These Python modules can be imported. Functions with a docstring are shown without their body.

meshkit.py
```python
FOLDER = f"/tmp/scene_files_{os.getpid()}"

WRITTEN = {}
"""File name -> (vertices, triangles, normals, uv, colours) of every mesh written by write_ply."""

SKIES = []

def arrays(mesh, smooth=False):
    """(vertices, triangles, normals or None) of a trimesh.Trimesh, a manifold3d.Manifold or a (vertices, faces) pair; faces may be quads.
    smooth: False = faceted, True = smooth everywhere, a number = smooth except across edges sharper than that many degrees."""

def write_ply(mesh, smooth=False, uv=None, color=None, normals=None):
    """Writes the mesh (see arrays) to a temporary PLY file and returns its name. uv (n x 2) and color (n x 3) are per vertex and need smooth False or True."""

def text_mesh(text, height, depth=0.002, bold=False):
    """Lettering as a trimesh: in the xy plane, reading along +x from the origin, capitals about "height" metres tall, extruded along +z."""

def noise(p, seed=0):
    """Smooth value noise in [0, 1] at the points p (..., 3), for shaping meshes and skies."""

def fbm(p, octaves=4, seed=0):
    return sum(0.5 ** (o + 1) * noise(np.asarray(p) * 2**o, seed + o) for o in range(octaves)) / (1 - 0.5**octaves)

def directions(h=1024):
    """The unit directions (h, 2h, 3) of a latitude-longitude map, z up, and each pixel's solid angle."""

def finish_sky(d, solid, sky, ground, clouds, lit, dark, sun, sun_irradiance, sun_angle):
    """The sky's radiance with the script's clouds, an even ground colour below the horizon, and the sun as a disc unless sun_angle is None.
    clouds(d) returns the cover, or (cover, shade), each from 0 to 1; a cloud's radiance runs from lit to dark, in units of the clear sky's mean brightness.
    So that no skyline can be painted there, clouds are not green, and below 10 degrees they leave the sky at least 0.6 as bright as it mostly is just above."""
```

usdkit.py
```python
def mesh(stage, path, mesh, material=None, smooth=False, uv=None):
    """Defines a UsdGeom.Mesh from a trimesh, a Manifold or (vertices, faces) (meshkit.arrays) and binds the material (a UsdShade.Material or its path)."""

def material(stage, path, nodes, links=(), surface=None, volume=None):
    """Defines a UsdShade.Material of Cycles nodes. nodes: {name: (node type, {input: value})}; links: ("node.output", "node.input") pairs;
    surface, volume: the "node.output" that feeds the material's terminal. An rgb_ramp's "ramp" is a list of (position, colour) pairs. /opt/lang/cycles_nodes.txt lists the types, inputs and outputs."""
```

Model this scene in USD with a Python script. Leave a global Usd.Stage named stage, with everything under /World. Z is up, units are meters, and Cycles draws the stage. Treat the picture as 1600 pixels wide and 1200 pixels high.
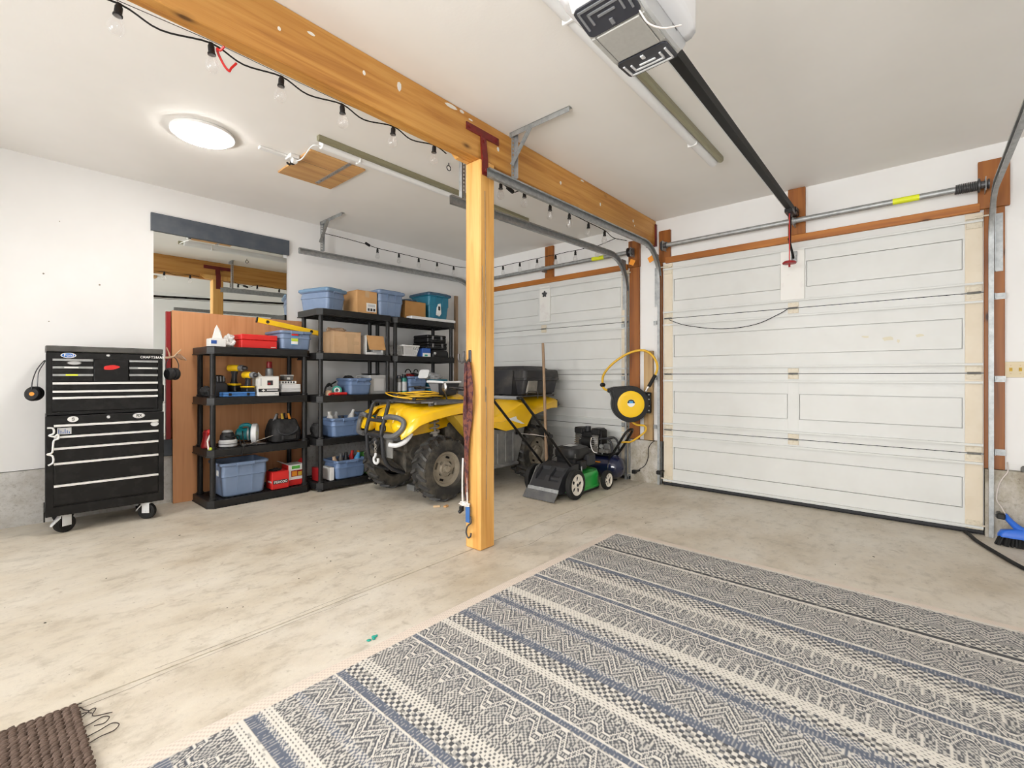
import math, random
import numpy as np, trimesh, manifold3d as m3, shapely.geometry as sg, shapely.affinity as sa
import usdkit, meshkit
from pxr import Usd, UsdGeom, UsdLux, UsdShade, Gf, Sdf, Vt

stage = Usd.Stage.CreateInMemory()
UsdGeom.SetStageUpAxis(stage, UsdGeom.Tokens.z)
UsdGeom.SetStageMetersPerUnit(stage, 1.0)
W = UsdGeom.Xform.Define(stage, '/World')
stage.SetDefaultPrim(W.GetPrim())
UsdGeom.Scope.Define(stage, '/World/Looks')
PI = math.pi
rng = np.random.default_rng(7)

# ---------------------------------------------------------------- camera, exposure, light
cam = UsdGeom.Camera.Define(stage, '/World/camera')
cam.CreateHorizontalApertureAttr(36.0)
cam.CreateVerticalApertureAttr(27.0)
cam.CreateFocalLengthAttr(731.0 / 1600 * 36)
cam.CreateVerticalApertureOffsetAttr(-12.0 / 1600 * 36)
cam.CreateClippingRangeAttr(Gf.Vec2f(0.05, 100))
cam.AddTranslateOp().Set(Gf.Vec3d(0, 0, 1.17))
cam.AddRotateXYZOp().Set(Gf.Vec3f(90, 0, 41.29 - 90))
cam.CreateExposureAttr(0.95)
LAMP = 37.0        # radiance of the round ceiling lamps

# overcast daylight: the sky, and the two windows in the wall behind the viewer that let it in
SKY_L = 1.0
dome = UsdLux.DomeLight.Define(stage, '/World/sky')
dome.CreateIntensityAttr(SKY_L)
dome.CreateColorAttr(Gf.Vec3f(0.97, 0.98, 1.0))
WINDOWS = ((-1.0, 1.75, 0.55, 2.35), (2.75, 4.15, 0.6, 2.2))   # y0, y1, z0, z1
DAY = 5.7
for i, (a, b, c, d) in enumerate(WINDOWS):
    q = UsdLux.RectLight.Define(stage, f'/World/window_daylight_{i}')
    q.CreateWidthAttr(b - a - 0.12); q.CreateHeightAttr(d - c - 0.12); q.CreateIntensityAttr(DAY); q.CreateColorAttr(Gf.Vec3f(1.0, 0.985, 0.955))
    q.AddTranslateOp().Set(Gf.Vec3d(-2.31, (a + b) / 2, (c + d) / 2)); q.AddRotateXYZOp().Set(Gf.Vec3f(90, 0, -90))

FLOOR_K = 0.0072                        # the slab falls towards the garage doors
def zf(x): return FLOOR_K * (4.9 - x)
def WY(x): return 5.155 - 0.0195 * x     # the left wall is a degree off square
WALL_RZ = math.degrees(math.atan(-0.0195))
CEIL = 2.87

# ---------------------------------------------------------------- helpers
def TM(v, f): return trimesh.Trimesh(np.asarray(v, float), np.asarray(f, int), process=False)
def man(m):
    t = m.to_mesh(); return TM(t.vert_properties[:, :3], t.tri_verts)
def toman(t):
    t = trimesh.Trimesh(t.vertices, t.faces)
    if t.volume < 0: t.invert()
    return m3.Manifold(m3.Mesh(np.asarray(t.vertices, np.float32), np.asarray(t.faces, np.uint32)))
def cut(a, *bs):
    r = toman(a)
    for b in bs: r = r - toman(b)
    return man(r)
def cc(*ms):
    ms = [m for m in (ms[0] if len(ms) == 1 and isinstance(ms[0], list) else ms)]
    return trimesh.util.concatenate(ms)
def hull(p): return man(m3.Manifold.hull_points(np.asarray(p, float)))
def bx(x0, x1, y0, y1, z0, z1, b=0.0):
    c = (np.array([x0, y0, z0]) + [x1, y1, z1]) / 2; h = np.abs(np.array([x1 - x0, y1 - y0, z1 - z0])) / 2
    b = min(b, h.min() * 0.9)
    if b <= 0:
        m = trimesh.creation.box(extents=h * 2); m.apply_translation(c); return m
    p = []
    for s in np.array(np.meshgrid([-1, 1], [-1, 1], [-1, 1])).reshape(3, -1).T:
        for k in range(3):
            q = h - b; q[k] = h[k]; p.append(s * q)
    return hull(np.array(p) + c)
def frame(d):
    d = d / np.linalg.norm(d); a = np.array([0, 0, 1.0]) if abs(d[2]) < 0.95 else np.array([1.0, 0, 0])
    u = np.cross(a, d); u /= np.linalg.norm(u); return u, np.cross(d, u)
def tb(pts, r, n=8, closed=False, cap=True):
    """A tube through pts; r one radius or one per point."""
    P = np.asarray(pts, float); k = len(P); R = np.full(k, r) if np.ndim(r) == 0 else np.asarray(r, float)
    T = (np.roll(P, -1, 0) - np.roll(P, 1, 0)) if closed else np.gradient(P, axis=0)
    T = T / np.maximum(np.linalg.norm(T, axis=1, keepdims=True), 1e-9)
    u, _ = frame(T[0]); a = np.linspace(0, 2 * PI, n, endpoint=False); V = []
    for i in range(k):
        u = u - T[i] * (u @ T[i]); u /= np.linalg.norm(u); w = np.cross(T[i], u)
        V.append(P[i] + R[i] * (np.cos(a)[:, None] * u + np.sin(a)[:, None] * w))
    V = np.vstack(V); F = []
    for i in range(k if closed else k - 1):
        A, B = i * n, ((i + 1) % k) * n
        for j in range(n):
            j2 = (j + 1) % n; F += [(A + j, A + j2, B + j2), (A + j, B + j2, B + j)]
    if cap and not closed:
        V = np.vstack([V, P[0], P[-1]]); c0, c1 = k * n, k * n + 1
        for j in range(n): F += [(c0, (j + 1) % n, j), (c1, (k - 1) * n + j, (k - 1) * n + (j + 1) % n)]
    return TM(V, F)
def cy(p0, p1, r, n=16, r1=None): return tb([p0, p1], [r, r if r1 is None else r1], n)
def spl(pts, m=6, closed=False):
    P = np.asarray(pts, float); k = len(P); out = []
    for i in range(k if closed else k - 1):
        g = (lambda j: P[j % k]) if closed else (lambda j: P[min(max(j, 0), k - 1)])
        a, b, c, d = g(i - 1), g(i), g(i + 1), g(i + 2)
        for t in np.linspace(0, 1, m, endpoint=False):
            out.append(0.5 * (2 * b + (c - a) * t + (2 * a - 5 * b + 4 * c - d) * t * t + (3 * b - a - 3 * c + d) * t ** 3))
    if not closed: out.append(P[-1])
    return np.array(out)
def lathe(prof, n=32, axis='z', loc=(0, 0, 0)):
    """Revolves (r, h) pairs about an axis through loc."""
    pr = np.array(prof, float); a = np.linspace(0, 2 * PI, n, endpoint=False); V = []
    for r, h in pr: V.append(np.stack([r * np.cos(a), r * np.sin(a), np.full(n, h)], 1))
    V = np.vstack(V); F = []
    for i in range(len(pr) - 1):
        for j in range(n):
            j2 = (j + 1) % n; A, B = i * n, (i + 1) * n; F += [(A + j, A + j2, B + j2), (A + j, B + j2, B + j)]
    m = TM(V, F); m.merge_vertices(); m.update_faces(m.nondegenerate_faces())
    V = m.vertices.copy()
    if axis == 'x': V = V[:, [2, 0, 1]]
    if axis == 'y': V = V[:, [1, 2, 0]]
    return TM(V + np.array(loc), m.faces)
def poly(pts): return sg.Polygon(pts)
def ext(shape, d0, d1, plane='xy'):
    """Extrudes a polygon of plane 'xy', 'xz' or 'yz' from d0 to d1 along the third axis."""
    if not hasattr(shape, 'geom_type'): shape = poly(shape)
    shape = shape.buffer(0); ms = []
    for g in getattr(shape, 'geoms', [shape]):
        m = trimesh.creation.extrude_polygon(g, abs(d1 - d0), engine='earcut'); ms.append(m)
    m = cc(ms); V = m.vertices + [0, 0, min(d0, d1)]; F = m.faces
    if plane == 'xz': V = V[:, [0, 2, 1]]; F = F[:, ::-1]
    if plane == 'yz': V = V[:, [2, 0, 1]]
    return TM(V, F)
def rrect(x0, x1, y0, y1, r, n=4):
    p = []
    for cx, cy_, a0 in ((x1 - r, y1 - r, 0), (x0 + r, y1 - r, 90), (x0 + r, y0 + r, 180), (x1 - r, y0 + r, 270)):
        for t in np.linspace(0, 90, n + 1): p.append((cx + r * math.cos(math.radians(a0 + t)), cy_ + r * math.sin(math.radians(a0 + t))))
    return np.array(p)
def loft(loops, cap0=True, cap1=True):
    """Skins equal loops of 3-D points, bottom to top."""
    L = [np.asarray(l, float) for l in loops]; n = len(L[0]); V = np.vstack(L); F = []
    for i in range(len(L) - 1):
        for j in range(n):
            j2 = (j + 1) % n; A, B = i * n, (i + 1) * n; F += [(A + j, A + j2, B + j2), (A + j, B + j2, B + j)]
    if cap0: V = np.vstack([V, L[0].mean(0)]); F += [(len(V) - 1, (j + 1) % n, j) for j in range(n)]
    if cap1: V = np.vstack([V, L[-1].mean(0)]); o = (len(L) - 1) * n; F += [(len(V) - 1, o + j, o + (j + 1) % n) for j in range(n)]
    return TM(V, F)
def xf(m, t=(0, 0, 0), rz=0, rx=0, ry=0, s=None, about=(0, 0, 0)):
    """A moved copy; degrees; scaled, then turned about x, y and z at the point about, then moved."""
    m = m.copy(); V = m.vertices - np.array(about)
    if s is not None: V = V * np.array(s)
    for ang, ax in ((rx, (1, 0, 0)), (ry, (0, 1, 0)), (rz, (0, 0, 1))):
        if ang: V = V @ trimesh.transformations.rotation_matrix(math.radians(ang), ax)[:3, :3].T
    V = V + np.array(about) + np.array(t); f = m.faces
    if s is not None and np.prod(np.broadcast_to(s, 3)) < 0: f = f[:, ::-1]
    return TM(V, f)
def sph(c, r, n=2, s=(1, 1, 1)):
    m = trimesh.creation.icosphere(n, 1.0); return TM(m.vertices * r * np.array(s) + np.array(c), m.faces)
def text(t, h, depth=0.001, bold=True): return meshkit.text_mesh(t, h, depth, bold)
def up_front(m):
    """Lettering of the xy plane stood up to be read from -y."""
    return xf(m, rx=90)

used = {}
def free(parent, name):
    k = used.get((parent, name), 0); used[(parent, name)] = k + 1
    return f'{parent}/{name}' if k == 0 else f'{parent}/{name}_{k:03d}'
def say(p, label=None, cat=None, group=None, kind=None):
    for k, v in (('label', label), ('category', cat), ('group', group), ('kind', kind)):
        if v: p.SetCustomDataByKey(k, v)
    return p
LOC = {}
def T(name, label, cat, loc=(0, 0, 0), rz=0, group=None, kind=None):
    """A thing: an Xform at its base."""
    path = free('/World', name); x = UsdGeom.Xform.Define(stage, path)
    x.AddTranslateOp().Set(Gf.Vec3d(*map(float, loc)))
    if rz: x.AddRotateZOp().Set(float(rz))
    LOC[path] = np.array(loc, float) if not rz else None
    say(x.GetPrim(), label, cat, group, kind)
    return path
def P(par, name, mesh, mat, label=None, smooth=30, world=None, kind=None):
    """A part (or sub-part). Things without a turn are modelled in world coordinates and moved back to their base here."""
    top = '/'.join(par.split('/')[:3])
    if world is None: world = LOC.get(top) is not None
    if world: mesh = xf(mesh, t=-LOC[top])
    path = free(par, name)
    m = usdkit.mesh(stage, path, mesh, '/World/Looks/' + mat, smooth)
    say(m.GetPrim(), label, None, None, kind)
    return path
def S(name, mesh, mat, label, cat, group=None, kind=None, smooth=30):
    """A thing that is one mesh."""
    path = free('/World', name)
    m = usdkit.mesh(stage, path, mesh, '/World/Looks/' + mat, smooth)
    say(m.GetPrim(), label, cat, group, kind); LOC[path] = np.zeros(3)
    return path

# ---------------------------------------------------------------- materials
def M(name, col, rough=0.5, metal=0.0, col2=None, scale=8.0, stretch=None, lo=0.35, hi=0.65, bump=0.0, bscale=None, coord='obj', detail=4, extra=None, spec=0.5, alpha=None, rough2=None):
    """Principled with an optional second colour mixed in by noise, and an optional fine bump."""
    nodes = {'p': ('principled_bsdf', dict(base_color=col, roughness=rough, metallic=metal, specular_ior_level=spec, **(extra or {})))}; links = []
    if col2 is not None or bump:
        nodes['c'] = ('texture_coordinate', {}) if coord == 'obj' else ('geometry', {})
        src = 'c.object' if coord == 'obj' else 'c.position'
        nodes['m'] = ('mapping', {'scale': tuple(stretch or (1, 1, 1))}); links.append((src, 'm.vector'))
    if col2 is not None:
        nodes['n'] = ('noise_texture', {'scale': scale, 'detail': detail, 'roughness': 0.6})
        nodes['r'] = ('rgb_ramp', {'ramp': [(lo, col), (hi, col2)]})
        links += [('m.vector', 'n.vector'), ('n.fac', 'r.fac'), ('r.color', 'p.base_color')]
        if rough2 is not None:
            nodes['rr'] = ('map_range', {'from_min': lo, 'from_max': hi, 'to_min': rough, 'to_max': rough2, 'clamp': True}); links += [('n.fac', 'rr.value'), ('rr.result', 'p.roughness')]
    if bump:
        nodes['bn'] = ('noise_texture', {'scale': bscale or scale * 4, 'detail': 3.0}); nodes['b'] = ('bump', {'strength': bump, 'distance': 0.004})
        links += [('m.vector', 'bn.vector'), ('bn.fac', 'b.height'), ('b.normal', 'p.normal')]
    usdkit.material(stage, '/World/Looks/' + name, nodes, links, surface='p.BSDF')
def wood(name, c1, c2, c3, axis=0, scale=1.0, rough=0.5, knots=True):
    """Sawn timber: growth rings drawn out along one axis, with streaks and dark knots."""
    st = [22.0, 22.0, 22.0]; st[axis] = 1.1; sk = [5.2, 5.2, 5.2]; sk[axis] = 2.3
    nodes = {'g': ('texture_coordinate', {}), 'm': ('mapping', {'scale': tuple(scale * s for s in st)}),
             'n': ('noise_texture', {'scale': 1.0, 'detail': 5.0, 'roughness': 0.55, 'distortion': 0.6}),
             'r': ('rgb_ramp', {'ramp': [(0.28, c3), (0.45, c2), (0.62, c1), (0.8, c2)]}),
             'm2': ('mapping', {'scale': tuple(scale * s for s in sk)}), 'v': ('voronoi_texture', {'scale': 1.0, 'randomness': 1.0}),
             'kr': ('rgb_ramp', {'ramp': [(0.045, (1, 1, 1)), (0.085, (0.35, 0.35, 0.35)), (0.13, (0, 0, 0))]}),
             'n2': ('noise_texture', {'scale': 0.9, 'detail': 2.0}), 'r2': ('rgb_ramp', {'ramp': [(0.35, (0.86, 0.84, 0.8)), (0.65, (1.06, 1.06, 1.06))]}),
             'mul': ('mix_color', {'blend_type': 'multiply', 'fac': 1.0, 'use_clamp': False}),
             'mk': ('mix_color', {'blend_type': 'mix', 'b': tuple(0.30 * x for x in c3)}),
             'bp': ('bump', {'strength': 0.18, 'distance': 0.002}),
             'p': ('principled_bsdf', {'roughness': rough})}
    links = [('g.object', 'm.vector'), ('m.vector', 'n.vector'), ('n.fac', 'r.fac'), ('g.object', 'm2.vector'), ('m2.vector', 'v.vector'),
             ('v.distance', 'kr.fac'), ('g.object', 'n2.vector'), ('n2.fac', 'r2.fac'), ('r.color', 'mul.a'), ('r2.color', 'mul.b'),
             ('mul.result', 'mk.a'), ('n.fac', 'bp.height'), ('bp.normal', 'p.normal')]
    if knots: links += [('kr.color', 'mk.fac')]
    else: nodes['mk'][1]['fac'] = 0.0
    links += [('mk.result', 'p.base_color')]
    usdkit.material(stage, '/World/Looks/' + name, nodes, links, surface='p.BSDF')

M('wall_paint', (0.84, 0.84, 0.835), 0.6, col2=(0.815, 0.81, 0.80), scale=1.7, bump=0.06, bscale=90, coord='pos')
M('ceiling_paint', (0.86, 0.84, 0.81), 0.7, col2=(0.83, 0.81, 0.775), scale=1.3, bump=0.10, bscale=70, coord='pos')
def concrete(name, base, dark, light, rust, rough, bscale, sc=1.0):
    nodes = {'g': ('geometry', {}), 'm1': ('mapping', {'scale': (0.85 * sc, 1.25 * sc, 1.0 * sc)}),
             'n1': ('noise_texture', {'scale': 1.0, 'detail': 6.0, 'roughness': 0.62}), 'n2': ('noise_texture', {'scale': 4.2 * sc, 'detail': 7.0, 'roughness': 0.7}),
             'n3': ('noise_texture', {'scale': 46.0, 'detail': 3.0, 'roughness': 0.7}), 'n4': ('noise_texture', {'scale': 7.3 * sc, 'detail': 2.0, 'roughness': 0.5, 'distortion': 0.8}),
             'r1': ('rgb_ramp', {'ramp': [(0.30, dark), (0.46, base), (0.64, light)]}), 'r2': ('rgb_ramp', {'ramp': [(0.30, (0.74, 0.72, 0.68)), (0.48, (1, 1, 1)), (0.75, (1.08, 1.08, 1.07))]}),
             'r3': ('rgb_ramp', {'ramp': [(0.26, (0.72, 0.70, 0.66)), (0.38, (1, 1, 1)), (0.7, (1.03, 1.03, 1.02))]}), 'r4': ('rgb_ramp', {'ramp': [(0.66, (0, 0, 0)), (0.76, (0.55, 0.55, 0.55))]}),
             'x1': ('mix_color', {'blend_type': 'multiply', 'fac': 1.0, 'use_clamp': False}), 'x2': ('mix_color', {'blend_type': 'multiply', 'fac': 0.9, 'use_clamp': False}),
             'x3': ('mix_color', {'blend_type': 'mix', 'b': rust}), 'b': ('bump', {'strength': 0.22, 'distance': 0.003}),
             'rr': ('map_range', {'from_min': 0.3, 'from_max': 0.7, 'to_min': rough - 0.1, 'to_max': rough + 0.12, 'clamp': True}), 'p': ('principled_bsdf', {})}
    links = [('g.position', 'm1.vector'), ('m1.vector', 'n1.vector'), ('m1.vector', 'n2.vector'), ('g.position', 'n3.vector'), ('g.position', 'n4.vector'),
             ('n1.fac', 'r1.fac'), ('n2.fac', 'r2.fac'), ('n3.fac', 'r3.fac'), ('n4.fac', 'r4.fac'), ('r1.color', 'x1.a'), ('r2.color', 'x1.b'),
             ('x1.result', 'x2.a'), ('r3.color', 'x2.b'), ('x2.result', 'x3.a'), ('r4.color', 'x3.fac'), ('x3.result', 'p.base_color'),
             ('n3.fac', 'b.height'), ('b.normal', 'p.normal'), ('n2.fac', 'rr.value'), ('rr.result', 'p.roughness')]
    usdkit.material(stage, '/World/Looks/' + name, nodes, links, surface='p.BSDF')
concrete('floor_concrete', (0.595, 0.535, 0.44), (0.50, 0.43, 0.33), (0.655, 0.605, 0.52), (0.38, 0.31, 0.23), 0.50, 46, 1.5)
concrete('floor_concrete_grey', (0.585, 0.525, 0.435), (0.47, 0.405, 0.31), (0.65, 0.605, 0.53), (0.34, 0.29, 0.22), 0.50, 46, 1.5)
concrete('stem_concrete', (0.56, 0.55, 0.53), (0.40, 0.37, 0.32), (0.66, 0.65, 0.63), (0.27, 0.25, 0.21), 0.75, 46, 3.0)
concrete('stem_concrete_brown', (0.40, 0.36, 0.29), (0.24, 0.20, 0.15), (0.62, 0.60, 0.57), (0.2, 0.16, 0.12), 0.75, 46, 3.0)
M('joint_dark', (0.16, 0.14, 0.115), 0.9, col2=(0.32, 0.28, 0.22), scale=20)
wood('beam_wood', (0.60, 0.31, 0.078), (0.52, 0.24, 0.05), (0.36, 0.14, 0.025), 0)
wood('post_wood', (0.77, 0.445, 0.14), (0.70, 0.365, 0.095), (0.53, 0.24, 0.05), 2)
wood('brown_trim_y', (0.46, 0.165, 0.022), (0.39, 0.13, 0.016), (0.26, 0.075, 0.009), 1, 1.0, 0.45)
wood('brown_trim_z', (0.34, 0.115, 0.016), (0.285, 0.09, 0.012), (0.18, 0.052, 0.007), 2, 1.0, 0.45)
wood('plain_board', (0.60, 0.42, 0.22), (0.54, 0.35, 0.16), (0.38, 0.23, 0.1), 2)
wood('plywood_red', (0.70, 0.34, 0.16), (0.65, 0.305, 0.135), (0.56, 0.24, 0.095), 2, 0.8, 0.5, False)
wood('plywood_ceiling', (0.64, 0.38, 0.15), (0.58, 0.32, 0.12), (0.45, 0.23, 0.08), 0, 0.8, 0.6)
wood('handle_wood', (0.36, 0.25, 0.16), (0.32, 0.21, 0.13), (0.23, 0.145, 0.09), 2, 1.0, 0.6, False)
M('door_panel', (0.70, 0.71, 0.695), 0.45, col2=(0.665, 0.67, 0.65), scale=3.0, bump=0.03, bscale=120, coord='pos')
M('door_stile', (0.74, 0.66, 0.53), 0.45, col2=(0.70, 0.61, 0.47), scale=5.0)
M('door_smudge', (0.66, 0.62, 0.48), 0.5)
M('door_board', (0.80, 0.79, 0.76), 0.5, col2=(0.72, 0.68, 0.66), scale=9.0, lo=0.55, hi=0.75)
M('hinge_cream', (0.70, 0.635, 0.51), 0.45, col2=(0.56, 0.48, 0.36), scale=40.0, lo=0.5, hi=0.75)
M('galvanised', (0.46, 0.475, 0.48), 0.5, 0.75, col2=(0.34, 0.355, 0.36), scale=25.0)
M('steel_dark', (0.10, 0.10, 0.105), 0.4, 0.7)
M('steel_bright', (0.78, 0.78, 0.78), 0.22, 1.0)
M('pull_metal', (0.80, 0.80, 0.79), 0.35, 0.35)
M('olive_metal', (0.33, 0.315, 0.21), 0.35, 0.55)
M('white_metal', (0.82, 0.82, 0.82), 0.35)
M('white_plastic', (0.80, 0.80, 0.79), 0.4)
M('white_tube', (0.85, 0.86, 0.87), 0.3)
M('black_plastic', (0.010, 0.010, 0.011), 0.42, spec=0.4)
M('shelf_plastic', (0.010, 0.010, 0.011), 0.45, col2=(0.017, 0.017, 0.017), scale=14.0, spec=0.35)
M('black_paint', (0.006, 0.006, 0.0065), 0.30, col2=(0.013, 0.0125, 0.012), scale=12.0, lo=0.5, hi=0.8, rough2=0.45, spec=0.3)
M('chest_top', (0.045, 0.044, 0.042), 0.45, col2=(0.1, 0.098, 0.09), scale=6.0)
M('black_rubber', (0.011, 0.011, 0.011), 0.7, spec=0.4)
M('charcoal', (0.026, 0.027, 0.031), 0.5, spec=0.4)
M('grey_plastic', (0.20, 0.205, 0.215), 0.5)
M('light_grey', (0.55, 0.56, 0.57), 0.5)
M('pale_grey', (0.70, 0.71, 0.72), 0.45)
M('red_steel', (0.19, 0.012, 0.010), 0.45, col2=(0.12, 0.01, 0.008), scale=18.0)
M('red_paint', (0.62, 0.018, 0.014), 0.4)
M('red_print', (0.66, 0.02, 0.018), 0.5)
M('deep_red', (0.30, 0.012, 0.015), 0.4)
M('navy_board', (0.055, 0.068, 0.09), 0.5, col2=(0.085, 0.1, 0.12), scale=7.0)
M('tote_blue', (0.125, 0.20, 0.36), 0.42, col2=(0.15, 0.225, 0.385), scale=9.0)
M('tote_slate', (0.165, 0.235, 0.37), 0.42, col2=(0.19, 0.26, 0.40), scale=9.0)
M('tote_lid_blue', (0.13, 0.235, 0.37), 0.4)
M('tote_teal', (0.015, 0.17, 0.28), 0.35, col2=(0.02, 0.2, 0.31), scale=9.0)
M('tote_teal_dark', (0.03, 0.085, 0.15), 0.4)
M('cardboard', (0.60, 0.40, 0.235), 0.75, col2=(0.55, 0.36, 0.205), scale=10.0)
M('cardboard_deep', (0.45, 0.235, 0.075), 0.7, col2=(0.41, 0.205, 0.06), scale=8.0)
M('cardboard_orange', (0.58, 0.33, 0.14), 0.75, col2=(0.53, 0.29, 0.115), scale=8.0)
M('tape', (0.52, 0.35, 0.20), 0.3)
M('paper_white', (0.80, 0.80, 0.78), 0.6)
M('ink_black', (0.03, 0.03, 0.035), 0.5)
M('ink_blue', (0.03, 0.10, 0.38), 0.5)
M('sky_blue', (0.08, 0.36, 0.68), 0.45)
M('lime', (0.55, 0.68, 0.05), 0.45)
M('atv_yellow', (0.90, 0.54, 0.004), 0.28, col2=(0.86, 0.50, 0.005), scale=6.0, extra={'coat_weight': 0.4})
M('yellow_plastic', (0.90, 0.56, 0.01), 0.4)
M('yellow_hose', (0.74, 0.43, 0.02), 0.45)
M('tyre', (0.028, 0.028, 0.029), 0.6, col2=(0.075, 0.072, 0.066), scale=9.0, bump=0.1)
M('tyre_wall', (0.022, 0.021, 0.020), 0.75, col2=(0.105, 0.09, 0.068), scale=6.0, lo=0.42, hi=0.66)
M('rim_mud', (0.21, 0.18, 0.135), 0.7, col2=(0.29, 0.25, 0.19), scale=9.0)
M('frame_mud', (0.05, 0.046, 0.04), 0.75, col2=(0.15, 0.13, 0.10), scale=7.0, lo=0.45, hi=0.7)
M('dusty_grey', (0.11, 0.112, 0.115), 0.6, col2=(0.21, 0.205, 0.19), scale=6.0)
M('rack_grey', (0.085, 0.088, 0.095), 0.5, col2=(0.13, 0.13, 0.13), scale=10.0)
M('box_black', (0.022, 0.022, 0.026), 0.5, col2=(0.075, 0.07, 0.06), scale=4.0, lo=0.48, hi=0.72)
M('mud_patch', (0.22, 0.215, 0.19), 0.75, col2=(0.32, 0.29, 0.25), scale=14.0)
M('mower_green', (0.02, 0.36, 0.055), 0.3, extra={'coat_weight': 0.3})
M('wheel_cream', (0.75, 0.70, 0.62), 0.45)
M('navy_paint', (0.008, 0.012, 0.045), 0.18, extra={'coat_weight': 0.6})
M('teal_tool', (0.005, 0.17, 0.2), 0.4)
M('blue_case', (0.06, 0.20, 0.52), 0.45)
M('green_bottle', (0.02, 0.20, 0.16), 0.35)
M('green_lid', (0.02, 0.34, 0.26), 0.4)
M('green_print', (0.10, 0.42, 0.06), 0.5)
M('blue_print', (0.03, 0.16, 0.55), 0.5)
M('orange_plastic', (0.82, 0.30, 0.02), 0.45)
M('amber_plastic', (0.62, 0.40, 0.04), 0.5)
M('bone', (0.60, 0.42, 0.28), 0.6)
M('switch_cream', (0.66, 0.56, 0.36), 0.4)
M('yellow_label', (0.75, 0.82, 0.02), 0.5)
M('opener_grey', (0.50, 0.50, 0.48), 0.45, 0.3, col2=(0.54, 0.54, 0.52), scale=60.0)
M('opener_white', (0.80, 0.81, 0.84), 0.25)
M('grille_dark', (0.035, 0.038, 0.05), 0.3)
M('cloth_black', (0.010, 0.010, 0.011), 0.85, col2=(0.032, 0.032, 0.034), scale=16.0, bump=0.4)
M('strap_red', (0.15, 0.045, 0.027), 0.8, col2=(0.05, 0.012, 0.018), scale=34.0, lo=0.48, hi=0.53)
M('strap_white', (0.68, 0.62, 0.58), 0.8)
M('strap_blue', (0.03, 0.12, 0.36), 0.6)
M('broom_blue', (0.02, 0.14, 0.66), 0.4)
M('mat_brown', (0.10, 0.066, 0.05), 0.9, col2=(0.145, 0.098, 0.076), scale=30.0, bump=0.3)
M('mat_thread', (0.05, 0.038, 0.032), 0.9)
M('wood_chip', (0.62, 0.45, 0.27), 0.7)
M('paint_mark', (0.72, 0.70, 0.66), 0.6)
M('foam_white', (0.72, 0.71, 0.69), 0.7, col2=(0.6, 0.58, 0.56), scale=30.0)
M('mirror_glass', (0.80, 0.83, 0.81), 0.0, 1.0)
usdkit.material(stage, '/World/Looks/lamp_glow', {'e': ('emission', {'color': (1.0, 0.965, 0.92), 'strength': LAMP})}, [], surface='e.emission')
for nm, tint, fac in (('clear_glass', (0.97, 0.97, 0.97), 1.45), ('frosted_sheet', (0.80, 0.82, 0.83), 1.5)):
    usdkit.material(stage, '/World/Looks/' + nm, {'t': ('transparent_bsdf', {'color': tint}), 'g': ('glossy_bsdf', {'color': (1, 1, 1), 'roughness': 0.03}), 'f': ('fresnel', {'IOR': fac}), 'm': ('mix_closure', {})},
                    [('f.fac', 'm.fac'), ('t.BSDF', 'm.closure1'), ('g.BSDF', 'm.closure2')], surface='m.closure')
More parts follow.
